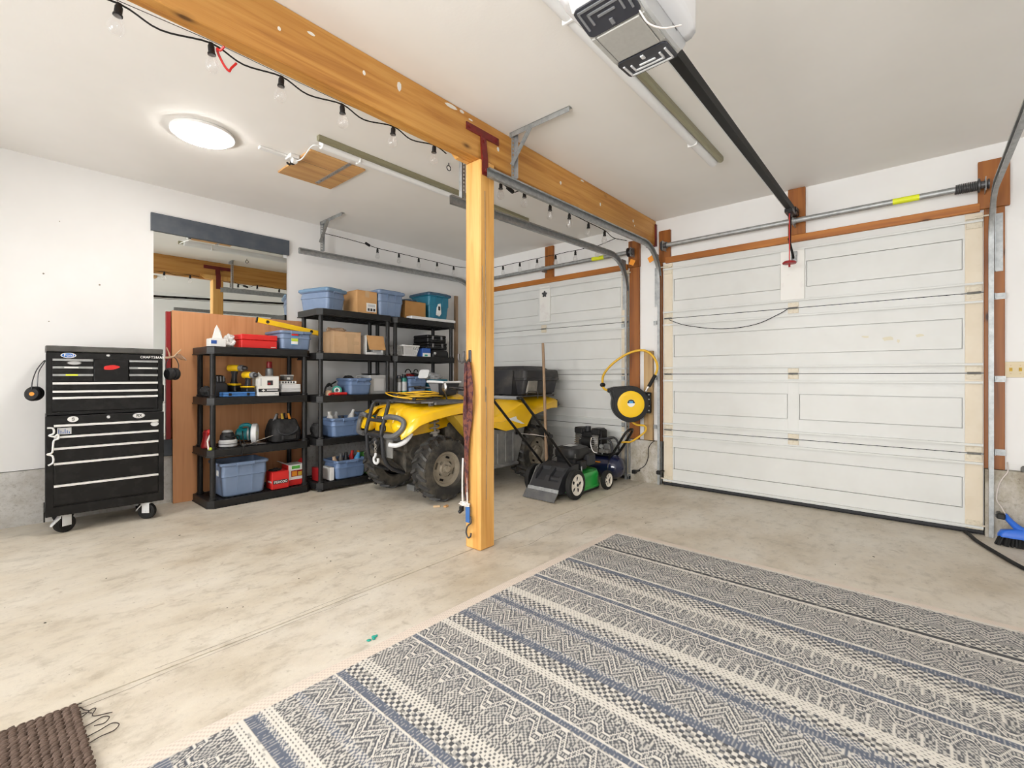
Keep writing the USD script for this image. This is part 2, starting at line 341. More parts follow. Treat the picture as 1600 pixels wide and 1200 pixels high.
usdkit.material(stage, '/World/Looks/bulb_glass', {'t': ('transparent_bsdf', {'color': (0.98, 0.98, 0.98)}), 'd': ('translucent_bsdf', {'color': (0.9, 0.9, 0.9)}), 'g': ('glossy_bsdf', {'color': (1, 1, 1), 'roughness': 0.05}), 'm1': ('mix_closure', {'fac': 0.22}), 'm2': ('mix_closure', {'fac': 0.07})},
                [('t.BSDF', 'm1.closure1'), ('d.BSDF', 'm1.closure2'), ('m1.closure', 'm2.closure1'), ('g.BSDF', 'm2.closure2')], surface='m2.closure')
# ---------------------------------------------------------------- the room
def struct(name, label, cat): return T(name, label, cat, kind='structure')
def JY(x): return 2.2 + 0.024 * x
fl_ = struct('floor', 'worn beige concrete garage floor slab with a sawn joint running to the doors', 'floor')
def slab(pts, top, bot): return hull([(x, y, zf(x) + top) for x, y in pts] + [(x, y, zf(x) + bot) for x, y in pts])
X0, X1, YR, YL = -2.2, 5.05, -1.3, 5.3
P(fl_, 'slab', slab([(X0, YR), (X1, YR), (X1, JY(X1) - 0.004), (X0, JY(X0) - 0.004)], 0, -0.12), 'floor_concrete_grey', smooth=False)
P(fl_, 'slab', slab([(X0, YL), (X1, YL), (X1, JY(X1) + 0.004), (X0, JY(X0) + 0.004)], 0, -0.12), 'floor_concrete', smooth=False)
P(fl_, 'joint_filler', slab([(X0, JY(X0) - 0.004), (X1, JY(X1) - 0.004), (X1, JY(X1) + 0.004), (X0, JY(X0) + 0.004)], -0.004, -0.12), 'joint_dark', smooth=False)
# hairline cracks that wander beside the joint
ck = []
for x0, x1, off, amp in ((-0.3, 1.35, -0.035, 0.012), (0.45, 1.7, 0.03, 0.006), (2.35, 3.3, -0.19, 0.05), (2.9, 3.35, -0.42, 0.06)):
    n = 26; xs = np.linspace(x0, x1, n); ys = [JY(x) + off + amp * (meshkit.noise((x * 6, off * 50, 3)) - 0.5) * 2 + 0.006 * (meshkit.noise((x * 31, 1, off * 9)) - 0.5) for x in xs]
    w = 0.0006 + 0.0014 * meshkit.noise(np.stack([xs * 13, np.full(n, off * 40), np.zeros(n)], 1))
    V = [(x, y + s * ww, zf(x) + 0.0006) for x, y, ww in zip(xs, ys, w) for s in (-1, 1)]
    ck.append(TM(V, [f for i in range(n - 1) for f in ((2 * i, 2 * i + 2, 2 * i + 1), (2 * i + 1, 2 * i + 2, 2 * i + 3))]))
P(fl_, 'crack', cc(ck), 'joint_dark', smooth=False)
S('ceiling', bx(X0, X1, YR, YL, CEIL, CEIL + 0.1), 'ceiling_paint', 'painted warm white plasterboard garage ceiling', 'ceiling', kind='structure', smooth=False)
def strip(x0, x1, f0, f1, z0, z1): return hull([(x, WY(x) + o, z) for x in (x0, x1) for o in (f0, f1) for z in (z0, z1)])
wl_ = struct('wall_left', 'white painted left wall above a bare concrete stem wall', 'wall')
P(wl_, 'drywall', strip(X0, X1, 0, 0.12, 0.455, CEIL), 'wall_paint', smooth=False)
P(wl_, 'stem_wall', strip(X0, X1, -0.008, 0.12, -0.05, 0.45), 'stem_concrete', 'bare grey concrete stem wall', smooth=False)
for x, z, r in ((0.06, 2.58, 0.012), (0.33, 1.97, 0.006), (0.66, 1.93, 0.007), (0.36, 1.60, 0.004), (0.42, 2.40, 0.004)):
    P(wl_, 'screw_hole', cy((x, WY(x) - 0.0015, z), (x, WY(x) + 0.004, z), r, 8), 'joint_dark', smooth=False)
DX = 4.885                       # the inside face of both garage doors
DR, DL, DH = (-0.337, 2.106), (2.508, 4.950), 2.387
wb = struct('wall_back', 'white wall around the two overhead doors with concrete stem walls at its foot', 'wall')
def wall_part(name, y0, y1, z0, z1, mat='wall_paint', x=4.90): P(wb, name, bx(x, 5.05, y0, y1, z0, z1), mat, smooth=False)
P(wb, 'outer_sheathing', bx(5.052, 5.07, YR, YL, -0.15, CEIL), 'stem_concrete_brown', smooth=False)
wall_part('drywall', YR, YL, DH + 0.0, CEIL)
wall_part('drywall', YR, DR[0] - 0.005, 0.495, DH)
wall_part('drywall', DR[1] + 0.005, DL[0] - 0.005, 0.465, DH)
wall_part('drywall', DL[1] + 0.005, YL, 0.465, DH)
wall_part('stem_wall', YR, DR[0] - 0.005, -0.05, 0.492, 'stem_concrete_brown', 4.85)
wall_part('stem_wall', DR[1] + 0.035, DL[0] - 0.03, -0.05, 0.462, 'stem_concrete_brown', 4.85)
wall_part('stem_wall', DL[1] + 0.005, YL, -0.05, 0.462, 'stem_concrete_brown', 4.85)
S('wall_right', bx(X0, X1, YR - 0.12, YR, -0.05, CEIL), 'wall_paint', 'white painted right-hand wall seen only in the mirror', 'wall', kind='structure', smooth=False)
wf_ = struct('wall_front', 'white painted wall behind the viewer with two wide windows', 'wall')
op_ = sg.box(YR, -0.05, YL, CEIL).difference(sg.MultiPolygon([sg.box(a, c, b, d) for a, b, c, d in WINDOWS]))
P(wf_, 'drywall', ext(op_, X0 - 0.12, X0, 'yz'), 'wall_paint', smooth=False)
for i, (a, b, c, d) in enumerate(WINDOWS):
    w = struct(f'window_{i + 1}', ('wide window behind the viewer in the right bay', 'wide window behind the viewer in the left bay')[i], 'window')
    P(w, 'window_frame', ext(sg.box(a, c, b, d).difference(sg.box(a + 0.05, c + 0.05, b - 0.05, d - 0.05)), X0 - 0.09, X0 - 0.03, 'yz'), 'white_plastic', smooth=False)
    P(w, 'mullion', bx(X0 - 0.085, X0 - 0.035, (a + b) / 2 - 0.025, (a + b) / 2 + 0.025, c + 0.05, d - 0.05), 'white_plastic', smooth=False)
    for y0, y1 in ((a + 0.05, (a + b) / 2 - 0.025), ((a + b) / 2 + 0.025, b - 0.05)):
        P(w, 'pane', bx(X0 - 0.063, X0 - 0.057, y0, y1, c + 0.05, d - 0.05), 'clear_glass', smooth=False)

# overhead doors: four sections each, with pressed panels, end stiles, rails, hinges and a rubber seal
def hinge(y, z, w=0.085):
    m = [bx(DX - 0.010, DX - 0.004, y - w / 2, y + w / 2, z - 0.048, z - 0.008, 0.002), bx(DX - 0.010, DX - 0.004, y - w / 2, y + w / 2, z + 0.008, z + 0.05, 0.002)]
    for a in (-0.33, 0.33):
        for b in (-0.03, 0.03): m.append(cy((DX - 0.014, y + a * w, z + b), (DX - 0.009, y + a * w, z + b), 0.006, 6))
    return cc(m)
def overhead_door(name, label, y0, y1, board):
    d = struct(name, label, 'garage door'); hs = DH / 4; yc = (y0 + y1) / 2
    for k in range(4):
        z0, z1 = 0.035 if k == 0 else k * hs + 0.003, (k + 1) * hs - 0.003
        pz0, pz1 = k * hs + 0.185, k * hs + 0.41
        spans = [(y0 + 0.115, y1 - 0.115)] if k in (0, 2) else [(y0 + 0.115, yc - 0.05), (yc + 0.05, y1 - 0.115)]
        if k == 3: spans = [(y0 + 0.115, yc - 0.105), (yc + 0.105, y1 - 0.115)]
        holes = sg.MultiPolygon([sg.box(a - 0.0035, pz0 - 0.0035, b + 0.0035, pz1 + 0.0035) for a, b in spans])
        face = sg.box(y0, z0, y1, z1).difference(holes)
        sec = P(d, 'section', cc(ext(face, DX, DX + 0.02, 'yz'), bx(DX + 0.02, DX + 0.045, y0, y1, z0, z1)), 'door_panel', smooth=False)
        if k < 3: P(sec, 'joint_seal', bx(DX + 0.008, DX + 0.044, y0, y1, z1 + 0.0003, z1 + 0.0057), 'charcoal', smooth=False)
        for a, b in spans: P(sec, 'panel', bx(DX + 0.0015, DX + 0.022, a, b, pz0, pz1, 0.0025), 'door_panel', smooth=False)
        for a, b in ((y0 + 0.004, y0 + 0.1), (y1 - 0.1, y1 - 0.004)):
            m = [bx(DX - 0.006, DX + 0.001, a, b, z0 + 0.004, z1 - 0.004, 0.002)]
            for zz in (pz0 + 0.02, pz1): m += [cy((DX - 0.009, yy, zz), (DX - 0.005, yy, zz), 0.006, 6) for yy in (a + 0.02, b - 0.02)]
            P(sec, 'stile', cc(m), 'door_stile', 'cream steel end stile', smooth=False)
        for zz, on in ((z0 + 0.062, k > 0), (z1 - 0.068, True), (z0 + 0.02, k == 0)):
            if on: P(sec, 'rail', ext([(DX + 0.001, zz + 0.009), (DX - 0.024, zz + 0.009), (DX - 0.026, zz + 0.007), (DX - 0.026, zz - 0.007), (DX - 0.022, zz - 0.007), (DX - 0.022, zz + 0.004), (DX + 0.001, zz + 0.004)], y0 + 0.002, y1 - 0.002, 'xz'), 'door_panel', smooth=False)
        if k in (1,):
            m = [bx(DX - 0.003, DX + 0.001, yc - 0.042, yc + 0.042, z0 + 0.08, z1 - 0.08, 0.001)] + [cy((DX - 0.006, yc + a, zz), (DX - 0.002, yc + a, zz), 0.008, 8) for a, zz in ((0.0, z0 + 0.42), (0.012, z0 + 0.34), (-0.01, z0 + 0.29))]
            P(sec, 'centre_stile', cc(m), 'door_panel', smooth=False)
        if k:
            for yy in (y0 + 0.052, yc, y1 - 0.052): hp = P(d, 'hinge', hinge(yy, k * hs), 'hinge_cream', 'cream steel hinge'); P(hp, 'hinge_pin', cy((DX - 0.014, yy - 0.036, k * hs), (DX - 0.014, yy + 0.036, k * hs), 0.0075, 8), 'dusty_grey', 'worn grey hinge pin')
    for yy, s in ((y0 + 0.05, -1), (y1 - 0.05, 1)):
        P(d, 'roller_bracket', cc(bx(DX - 0.012, DX - 0.004, yy - 0.045, yy + 0.045, DH - 0.12, DH - 0.045, 0.003), bx(DX - 0.03, DX - 0.004, yy - 0.045, yy + 0.045, DH - 0.052, DH - 0.045), cy((DX - 0.022, yy, DH - 0.04), (DX - 0.022, yy + s * 0.075, DH - 0.04), 0.007, 8)), 'hinge_cream')
        P(d, 'bottom_bracket', cc(bx(DX - 0.012, DX - 0.004, yy - 0.045, yy + 0.045, 0.04, 0.10, 0.003), bx(DX - 0.028, DX - 0.004, yy - 0.045, yy + 0.045, 0.04, 0.046), cy((DX - 0.02, yy, 0.07), (DX - 0.02, yy + s * 0.075, 0.07), 0.007, 8)), 'hinge_cream')
    P(d, 'bottom_seal', hull([(DX + 0.005, y0, 0.036), (DX + 0.04, y0, 0.036), (DX - 0.006, y0, 0.015), (DX + 0.045, y0, 0.015), (DX + 0.0, y0, 0.001), (DX + 0.04, y0, 0.001)] + [(DX + 0.005, y1, 0.036), (DX + 0.04, y1, 0.036), (DX - 0.006, y1, 0.015), (DX + 0.045, y1, 0.015), (DX + 0.0, y1, 0.001), (DX + 0.04, y1, 0.001)]), 'charcoal', 'black rubber bottom seal', smooth=False)
    a, b, zt, zb = board
    P(d, 'reinforcement_board', bx(DX - 0.019, DX - 0.0005, a, b, zb, zt, 0.002), 'door_board', 'white painted reinforcement board with stains', smooth=False)
    return d
d1 = overhead_door('door_1', 'wide closed white overhead garage door with the opener arm, on the right', *DR, (0.795, 0.985, 2.325, 1.865))
P(d1, 'arm_bracket', cc(bx(DX - 0.03, DX - 0.019, 0.85, 0.90, 2.20, 2.30, 0.003), bx(DX - 0.075, DX - 0.03, 0.855, 0.862, 2.22, 2.26), bx(DX - 0.075, DX - 0.03, 0.886, 0.893, 2.22, 2.26)), 'galvanised')
P(d1, 'cable', tb(spl([(DX - 0.02, 2.04, 1.775), (DX - 0.03, 1.85, 1.70), (DX - 0.035, 1.5, 1.64), (DX - 0.035, 1.2, 1.66), (DX - 0.03, 1.0, 1.74), (DX - 0.02, 0.92, 1.79)], 6), 0.0035, 6), 'charcoal', 'slack grey cord hanging across the second section')
for y, z, w, h in ((0.36, 1.50, 0.05, 0.02), (0.22, 1.475, 0.075, 0.035), (0.02, 1.49, 0.06, 0.025), (0.15, 1.455, 0.02, 0.03)):
    a = np.linspace(0, 2 * PI, 13)[:-1]; r = 0.6 + 0.7 * rng.random(12); P(d1, 'smudge', ext(np.stack([y + w / 2 * r * np.cos(a), z + h / 2 * r * np.sin(a)], 1), DX + 0.0008, DX + 0.0018, 'yz'), 'door_smudge', 'faint yellow smudge', smooth=False)
d2 = overhead_door('door_2', 'closed white overhead garage door behind the yellow quad bike', *DL, (3.62, 3.79, 2.345, 1.885))
P(d2, 'lock', cc(cy((DX - 0.03, 3.705, 2.24), (DX - 0.018, 3.705, 2.24), 0.028, 10), *[bx(DX - 0.036, DX - 0.02, 3.705 + 0.03 * math.cos(a) - 0.008, 3.705 + 0.03 * math.cos(a) + 0.008, 2.24 + 0.03 * math.sin(a) - 0.01, 2.24 + 0.03 * math.sin(a) + 0.01, 0.002) for a in (0.4, 1.7, 2.9, 4.1, 5.3)]), 'steel_dark', 'black lock bracket')

# brown timber around the openings
def trim(name, m, mat, label): S(name, m, mat, label, 'timber trim', kind='structure', smooth=False)
trim('trim_1', bx(4.862, 4.8995, DR[0] + 0.02, DR[1] - 0.025, 2.385, 2.448, 0.003), 'brown_trim_y', 'brown stained header board over the right overhead door')
trim('trim_2', bx(4.862, 4.8995, DL[0] + 0.02, DL[1] - 0.02, 2.385, 2.448, 0.003), 'brown_trim_y', 'brown stained header board over the overhead door behind the quad bike')
trim('trim_3', bx(4.868, 4.8995, 0.79, 0.925, 2.449, CEIL - 0.002, 0.003), 'brown_trim_z', 'brown block at the ceiling where the opener rail is fixed')
trim('trim_4', bx(4.868, 4.8995, 2.028, 2.155, 2.40, 2.742, 0.003), 'brown_trim_z', 'short brown bearing block left of the right door, under the beam end')
trim('trim_5', bx(4.868, 4.8995, -0.47, -0.306, 2.40, 2.752, 0.003), 'brown_trim_z', 'brown bearing block at the top right corner of the right door')
trim('trim_6', bx(4.868, 4.8995, 3.572, 3.705, 2.449, 2.855, 0.003), 'brown_trim_z', 'brown block over the middle of the door behind the quad bike')
trim('trim_7', bx(4.868, 4.8995, 2.38, 2.515, 2.40, 2.70, 0.003), 'brown_trim_z', 'brown bearing block right of the door behind the quad bike')
trim('trim_8', bx(4.872, 4.8995, -0.444, -0.338, 0.495, 2.399, 0.003), 'brown_trim_z', 'tall red-brown jamb board right of the right door')
trim('trim_9', bx(4.872, 4.8995, 2.118, 2.160, 0.465, 2.399, 0.003), 'brown_trim_z', 'narrow brown jamb strip left of the right door')
trim('trim_10', bx(4.872, 4.8995, 2.385, 2.505, 0.465, 2.399, 0.003), 'brown_trim_z', 'red-brown jamb board behind the hose reel, beside the left door')
S('mounting_board', bx(4.86, 4.8995, 2.222, 2.325, 0.466, 1.45, 0.003), 'plain_board', 'pale vertical softwood board behind the yellow hose reel', 'board', smooth=False)

# beam and post
bm = T('ceiling_beam', 'long honey-coloured timber beam with white paint flecks running under the ceiling', 'beam', (1.5, 2.29, 2.605))
P(bm, 'beam_ply', bx(X0, 4.895, 2.200, 2.2485, 2.604, CEIL - 0.001, 0.004), 'beam_wood', smooth=False)
P(bm, 'beam_ply', bx(X0, 4.895, 2.2495, 2.285, 2.604, CEIL - 0.001, 0.004), 'beam_wood', smooth=False)
fk = []
for i, (x, z, h, w) in enumerate(((1.55, 2.79, 0.05, 0.016), (1.33, 2.76, 0.024, 0.01), (1.93, 2.845, 0.03, 0.05), (2.36, 2.735, 0.035, 0.012), (3.10, 2.735, 0.035, 0.012), (3.72, 2.73, 0.035, 0.012), (4.36, 2.74, 0.03, 0.012), (4.39, 2.70, 0.02, 0.008), (0.9, 2.75, 0.02, 0.009), (1.05, 2.81, 0.015, 0.02), (3.42, 2.85, 0.014, 0.03), (2.02, 2.85, 0.02, 0.02), (2.1, 2.83, 0.012, 0.02))):
    a = np.linspace(0, 2 * PI, 9)[:-1]; r = 0.75 + 0.4 * meshkit.noise(np.stack([np.cos(a) + i * 3, np.sin(a), np.zeros(8)], 1))
    fk.append(ext(np.stack([x + w * r * np.cos(a), z + h / 2 * r * np.sin(a)], 1), 2.1985, 2.2005, 'xz'))
P(bm, 'paint_fleck', cc(fk), 'paint_mark', 'white paint flecks', smooth=False, kind='stuff')
pt = T('timber_post', 'square honey-coloured timber post holding up the beam, a strap hooked on it', 'post', (2.24, 2.25, zf(2.2)))
P(pt, 'shaft', bx(2.168, 2.308, 2.183, 2.323, zf(2.2) + 0.001, 2.6035, 0.008), 'post_wood', smooth=False)
for s in (-1, 1):
    xa = 2.23 if s < 0 else 2.231
    P(pt, 'filler_block', ext([(xa, 2.665), (xa + s * 0.21, 2.665), (xa + s * 0.21, 2.645), (xa + s * 0.155, 2.6045), (xa, 2.6045)], 2.286, 2.322, 'xz'), 'post_wood', smooth=False)
P(pt, 'split', cc(*[tb([(x, 2.1815, z0), (x + 0.004, 2.1812, (z0 + z1) / 2), (x - 0.003, 2.1815, z1)], 0.0022, 5) for x, z0, z1 in ((2.215, 1.0, 2.4), (2.225, 0.35, 1.1), (2.19, 1.5, 1.9))]), 'joint_dark', 'drying cracks', smooth=False)
tr = T('t_bracket', 'dark red steel T-strap bolted over the joint of post and beam', 'bracket', (2.21, 2.18, 2.6))
P(tr, 'cross_strap', bx(2.055, 2.362, 2.192, 2.1995, 2.755, 2.805, 0.002), 'red_steel', smooth=False)
P(tr, 'stem_strap', hull([(x, y, z) for x in (2.185, 2.235) for y, z in ((2.191, 2.756), (2.1995, 2.756), (2.184, 2.66), (2.1935, 2.66), (2.174, 2.61), (2.182, 2.608), (2.174, 2.50), (2.182, 2.50))]), 'red_steel', smooth=False)
for x, z, y in ((2.08, 2.78, 2.193), (2.335, 2.78, 2.193), (2.21, 2.73, 2.190), (2.21, 2.53, 2.175)): P(tr, 'bolt', cy((x, y - 0.009, z), (x, y, z), 0.011, 6), 'red_steel', smooth=False)
tr = T('t_bracket', 'dark red steel T-strap on the far side of the beam, seen in the mirror', 'bracket', (2.24, 2.33, 2.6))
P(tr, 'cross_strap', bx(2.06, 2.42, 2.2855, 2.294, 2.76, 2.81, 0.002), 'red_steel', smooth=False)
P(tr, 'stem_strap', hull([(x, y, z) for x in (2.21, 2.27) for y, z in ((2.2865, 2.76), (2.294, 2.76), (2.324, 2.67), (2.331, 2.67), (2.324, 2.47), (2.331, 2.47))]), 'red_steel', smooth=False)
S('beam_hanger', cc(bx(4.862, 4.899, 2.186, 2.199, 2.60, 2.83, 0.002), bx(4.862, 4.899, 2.286, 2.299, 2.60, 2.83, 0.002), bx(4.862, 4.899, 2.186, 2.299, 2.591, 2.6035, 0.002)), 'red_steel', 'dark red steel hanger holding the beam end at the door wall', 'bracket', smooth=False)
# ---------------------------------------------------------------- door tracks, springs, hangers
def channel(path, y0, prof):
    """Sweeps a closed profile (a along y, b square to the path) along a path of (x, z)."""
    p = np.asarray(path, float); t = np.gradient(p, axis=0); t /= np.linalg.norm(t, axis=1, keepdims=True); nrm = np.stack([-t[:, 1], t[:, 0]], 1)
    loops = [[(q[0] + n[0] * b, y0 + a, q[1] + n[1] * b) for a, b in prof] for q, n in zip(p, nrm)]
    return loft(loops, False, False)
def cprof(s):
    w, d, t = 0.031, 0.026, 0.0028
    return [(0, -w), (s * d, -w), (s * d, -w + 0.012), (s * (d - t), -w + 0.012), (s * (d - t), -w + t), (s * t, -w + t), (s * t, w - t), (s * (d - t), w - t), (s * (d - t), w - 0.012), (s * d, w - 0.012), (s * d, w), (0, w)][::(1 if s > 0 else -1)]
def track_path(x_end, z_end, z_top, r=0.36):
    a = np.linspace(0, PI / 2, 12); xv = 4.852
    arc = np.stack([xv - r + r * np.cos(a), z_top - r + r * np.sin(a)], 1)
    return np.vstack([[(xv, 0.004), (xv, 1.0)], arc, [((x_end + xv - r) / 2, (z_end + z_top) / 2), (x_end, z_end)]])
def perf(length, w=0.034, pitch=0.028, t=0.0022):
    """Flat perforated strip along +x in the xy plane."""
    s = sg.box(0, -w / 2, length, w / 2); n = int(length / pitch)
    s = s.difference(sg.MultiPolygon([sg.box((i + 0.5) * pitch - 0.0075, -0.006, (i + 0.5) * pitch + 0.0075, 0.006) for i in range(n)])); return ext(s, 0, t)
def perf_angle(p0, p1, side, w=0.034):
    """Perforated angle iron from p0 to p1; its second leg points along side."""
    p0, p1, side = map(lambda v: np.array(v, float), (p0, p1, side)); L = np.linalg.norm(p1 - p0); d = (p1 - p0) / L
    side = side - d * (side @ d); side /= np.linalg.norm(side); up = np.cross(d, side)
    a = perf(L, w); b = bx(0, L, -w / 2, -w / 2 + 0.0025, 0, w)
    R = np.stack([d, up, side], 1); m = cc(a, b)
    if np.linalg.det(R) < 0: m.faces = m.faces[:, ::-1]
    return TM(m.vertices @ R.T + p0, m.faces)
def track(name_label, y, s, x_end, z_end, z_top, flag=None):
    t = T('door_track', name_label, 'door track', (4.85, y, 0))
    P(t, 'rail', channel(track_path(x_end, z_end, z_top), y, cprof(s)), 'galvanised', smooth=40)
    yb = y - s * 0.004
    for z in (0.62, 1.15, 1.75):
        P(t, 'jamb_bracket', cc(bx(4.82, 4.871, yb - s * 0.003 - 0.002, yb - s * 0.003 + 0.002, z - 0.02, z + 0.02), bx(4.8665, 4.8705, min(yb, yb - s * 0.06), max(yb, yb - s * 0.06), z - 0.022, z + 0.022), cy((4.862, yb - s * 0.035, z), (4.868, yb - s * 0.035, z), 0.01, 6)), 'galvanised')
    P(t, 'flag_bracket', cc(ext([(4.868, 1.93), (4.868, 2.49), (4.765, 2.49), (4.80, 2.40), (4.835, 2.25), (4.835, 1.93)], yb - s * 0.002, yb - s * 0.006, 'xz'), bx(4.864, 4.868, min(yb, yb - s * 0.045), max(yb, yb - s * 0.045), 1.93, 2.35)), 'galvanised')
    return t
track('galvanised door track running back along the beam to the post', 2.150, -1, 2.20, 2.505, 2.545)
track('galvanised door track at the far right edge, curving up to the ceiling', -0.385, 1, 2.2, 2.44, 2.47)
track('galvanised door track hanging between post and the door behind the hose reel', 2.478 + 0.06, -1, 2.215, 2.43, 2.49)
t4 = track('galvanised door track high along the left wall above the storage shelves', 4.98, -1, 2.24, 2.505, 2.545)
P(t4, 'end_plate', cc(bx(2.236, 2.242, 4.952, 4.982, 2.476, 2.534), cy((2.232, 4.968, 2.49), (2.237, 4.968, 2.49), 0.008, 8), cy((2.232, 4.968, 2.518), (2.237, 4.968, 2.518), 0.008, 8)), 'galvanised')
def hanger(label, x, y, s, z_low, reach):
    h = T('track_hanger', label, 'hanger bracket', (x, y, CEIL))
    P(h, 'ceiling_angle', perf_angle((x, y, CEIL - 0.0015), (x, y + s * reach, CEIL - 0.0015), (0, 0, -1)), 'galvanised', smooth=False)
    P(h, 'drop_strap', perf_angle((x - 0.004, y + s * 0.02, CEIL - 0.003), (x - 0.004, y + s * 0.02, z_low), (0, s, 0)), 'galvanised', smooth=False)
    P(h, 'brace', perf_angle((x - 0.009, y + s * 0.19, CEIL - 0.012), (x - 0.009, y + s * 0.015, z_low + 0.10), (-1, 0, 0)), 'galvanised', smooth=False)
hanger('perforated steel hanger beside the beam with a long ceiling angle', 2.46, 2.168, -1, 2.546, 0.50)
hanger('grey steel hanger in the corner of ceiling and left wall, over the shelves', 2.49, 4.985, -1, 2.546, 0.47)
h = T('track_hanger', 'short perforated steel hanger left of the post under the ceiling', 'hanger bracket', (2.45, 2.6, CEIL))
P(h, 'ceiling_angle', perf_angle((2.36, 2.62, CEIL - 0.0015), (2.36, 2.44, CEIL - 0.0015), (0, 0, -1)), 'galvanised', smooth=False)
P(h, 'drop_strap', perf_angle((2.36, 2.545, CEIL - 0.003), (2.36, 2.545, 2.46), (0, 1, 0)), 'galvanised', smooth=False)
S('screw_eye', cc(cy((2.47, 2.84, CEIL), (2.47, 2.84, CEIL - 0.02), 0.004, 6), tb([(2.47 + 0.02 * math.cos(a), 2.84, CEIL - 0.04 + 0.02 * math.sin(a)) for a in np.linspace(0, 2 * PI, 17)[:-1]], 0.004, 6, closed=True)), 'steel_dark', 'small steel screw eye in the ceiling left of the post top', 'hook')
def torsion(label, y0, y1, spring, lab_y):
    t = T('torsion_bar', label, 'spring tube', (4.79, (y0 + y1) / 2, 2.555)); x, z = 4.79, 2.555
    P(t, 'tube', cy((x, y0, z), (x, y1, z), 0.023, 16), 'galvanised')
    for y, s in ((y0, 1), (y1, -1)):
        P(t, 'cable_drum', lathe([(0, 0), (0.035, 0), (0.035, 0.008), (0.026, 0.012), (0.026, 0.045), (0.05, 0.05), (0.05, 0.06), (0, 0.06)], 20, 'y', (x, y - 0.03, z)), 'steel_dark')
        P(t, 'end_bearing', bx(x - 0.03, 4.867, y - s * 0.01 - 0.002, y - s * 0.01 + 0.002, z - 0.05, z + 0.05), 'galvanised', smooth=False)
    P(t, 'spring', tb([(x + 0.033 * math.cos(a), spring + 0.13 * a / (2 * PI * 14), z + 0.033 * math.sin(a)) for a in np.linspace(0, 2 * PI * 14, 168)], 0.004, 5), 'steel_dark')
    P(t, 'centre_bearing', cc(bx(x - 0.03, 4.867, (y0 + y1) / 2 - 0.004, (y0 + y1) / 2 + 0.004, z - 0.045, z + 0.026, 0.002), cy((x, (y0 + y1) / 2 - 0.018, z), (x, (y0 + y1) / 2 + 0.018, z), 0.03, 12)), 'galvanised')
    P(t, 'label', cy((x, lab_y, z), (x, lab_y + 0.16, z), 0.0236, 16), 'yellow_label', 'bright yellow label')
torsion('galvanised spring tube over the right overhead door with a yellow label', -0.33, 2.06, -0.31, 0.02)
torsion('galvanised spring tube over the door behind the quad bike', 2.45, 4.90, 4.72, 2.78)
for k, (y, lab) in enumerate(((2.415, 'left of the pier'), (2.195, 'right of the pier'))):
    S('paper_tag', xf(bx(4.76, 4.763, y - 0.03, y + 0.03, 2.40, 2.46), rx=25 * (1 - 2 * k), about=(4.76, y, 2.43)), 'orange_plastic', f'small orange warning tag hanging {lab} between the doors', 'tag', smooth=False)
# photo eyes
def photo_eye(y, s, z, label):
    e = T('door_sensor', label, 'sensor', (4.72, y, z))
    P(e, 'housing', bx(4.70, 4.75, y - 0.022, y + 0.022, z - 0.018, z + 0.022, 0.006), 'black_plastic', smooth=False)
    P(e, 'lens', cy((4.725, y - s * 0.021, z), (4.725, y - s * 0.026, z), 0.011, 12), 'grille_dark')
    P(e, 'arm', bx(4.745, 4.8495, y - 0.008, y + 0.012, z - 0.008, z + 0.008), 'black_plastic', smooth=False)
photo_eye(2.09, 1, 0.155, 'small black door sensor left of the right door near the floor')
photo_eye(2.37, -1, 0.125, 'small black door sensor by the air compressor at the foot of the pier')
photo_eye(-0.41, -1, 0.19, 'small black door sensor at the right jamb near the blue brush')
S('sensor_cable', tb(spl([(4.842, 2.19, 0.468), (4.838, 2.225, 0.44), (4.84, 2.26, 0.38), (4.84, 2.265, 0.28), (4.838, 2.30, 0.19), (4.82, 2.36, 0.14)], 6), 0.004, 6), 'black_rubber', 'thin black cable running down the concrete of the pier', 'cable')
S('sensor_cable', tb(spl([(4.893, -0.458, 0.55), (4.842, -0.455, 0.49), (4.838, -0.425, 0.43), (4.84, -0.405, 0.36), (4.84, -0.40, 0.28), (4.80, -0.42, 0.24), (4.74, -0.435, 0.20)], 6), 0.004, 6), 'strap_white', 'pale cable looping down the concrete right of the right door', 'cable')
# opener
op = T('door_opener', 'grey and white ceiling-hung door opener motor with maze-pattern grilles', 'garage door opener', (1.47, 0.755, 2.30))
yc = 0.757
side = [(1.225, 2.40), (1.27, 2.345), (1.385, 2.325), (1.545, 2.325), (1.655, 2.330), (1.695, 2.37), (1.70, 2.50), (1.66, 2.545), (1.28, 2.545), (1.235, 2.50)]
P(op, 'housing', ext(side, yc - 0.098, yc + 0.098, 'xz'), 'opener_grey', smooth=False)
P(op, 'bottom_panel', cc(bx(1.386, 1.544, yc - 0.078, yc + 0.078, 2.3185, 2.326, 0.002), bx(1.386, 1.544, yc - 0.096, yc - 0.082, 2.320, 2.326, 0.001), bx(1.386, 1.544, yc + 0.082, yc + 0.096, 2.320, 2.326, 0.001)), 'opener_grey', smooth=False)
P(op, 'side_panel', ext([(x + (0.004 if x < 1.47 else -0.004), z + 0.003) for x, z in side[:7]] + [(1.65, 2.53), (1.29, 2.53)], yc - 0.110, yc - 0.097, 'xz'), 'light_grey', 'pale side panel with printed marks', smooth=False)
for k, (tx, hh, px, pz) in enumerate((('Z', 0.035, 1.545, 2.475), ('RL', 0.026, 1.60, 2.40))):
    P(op, 'print', xf(up_front(text(tx, hh)), t=(px - 0.03, yc - 0.1095, pz - 0.02)), 'ink_black', 'printed black mark', smooth=False)
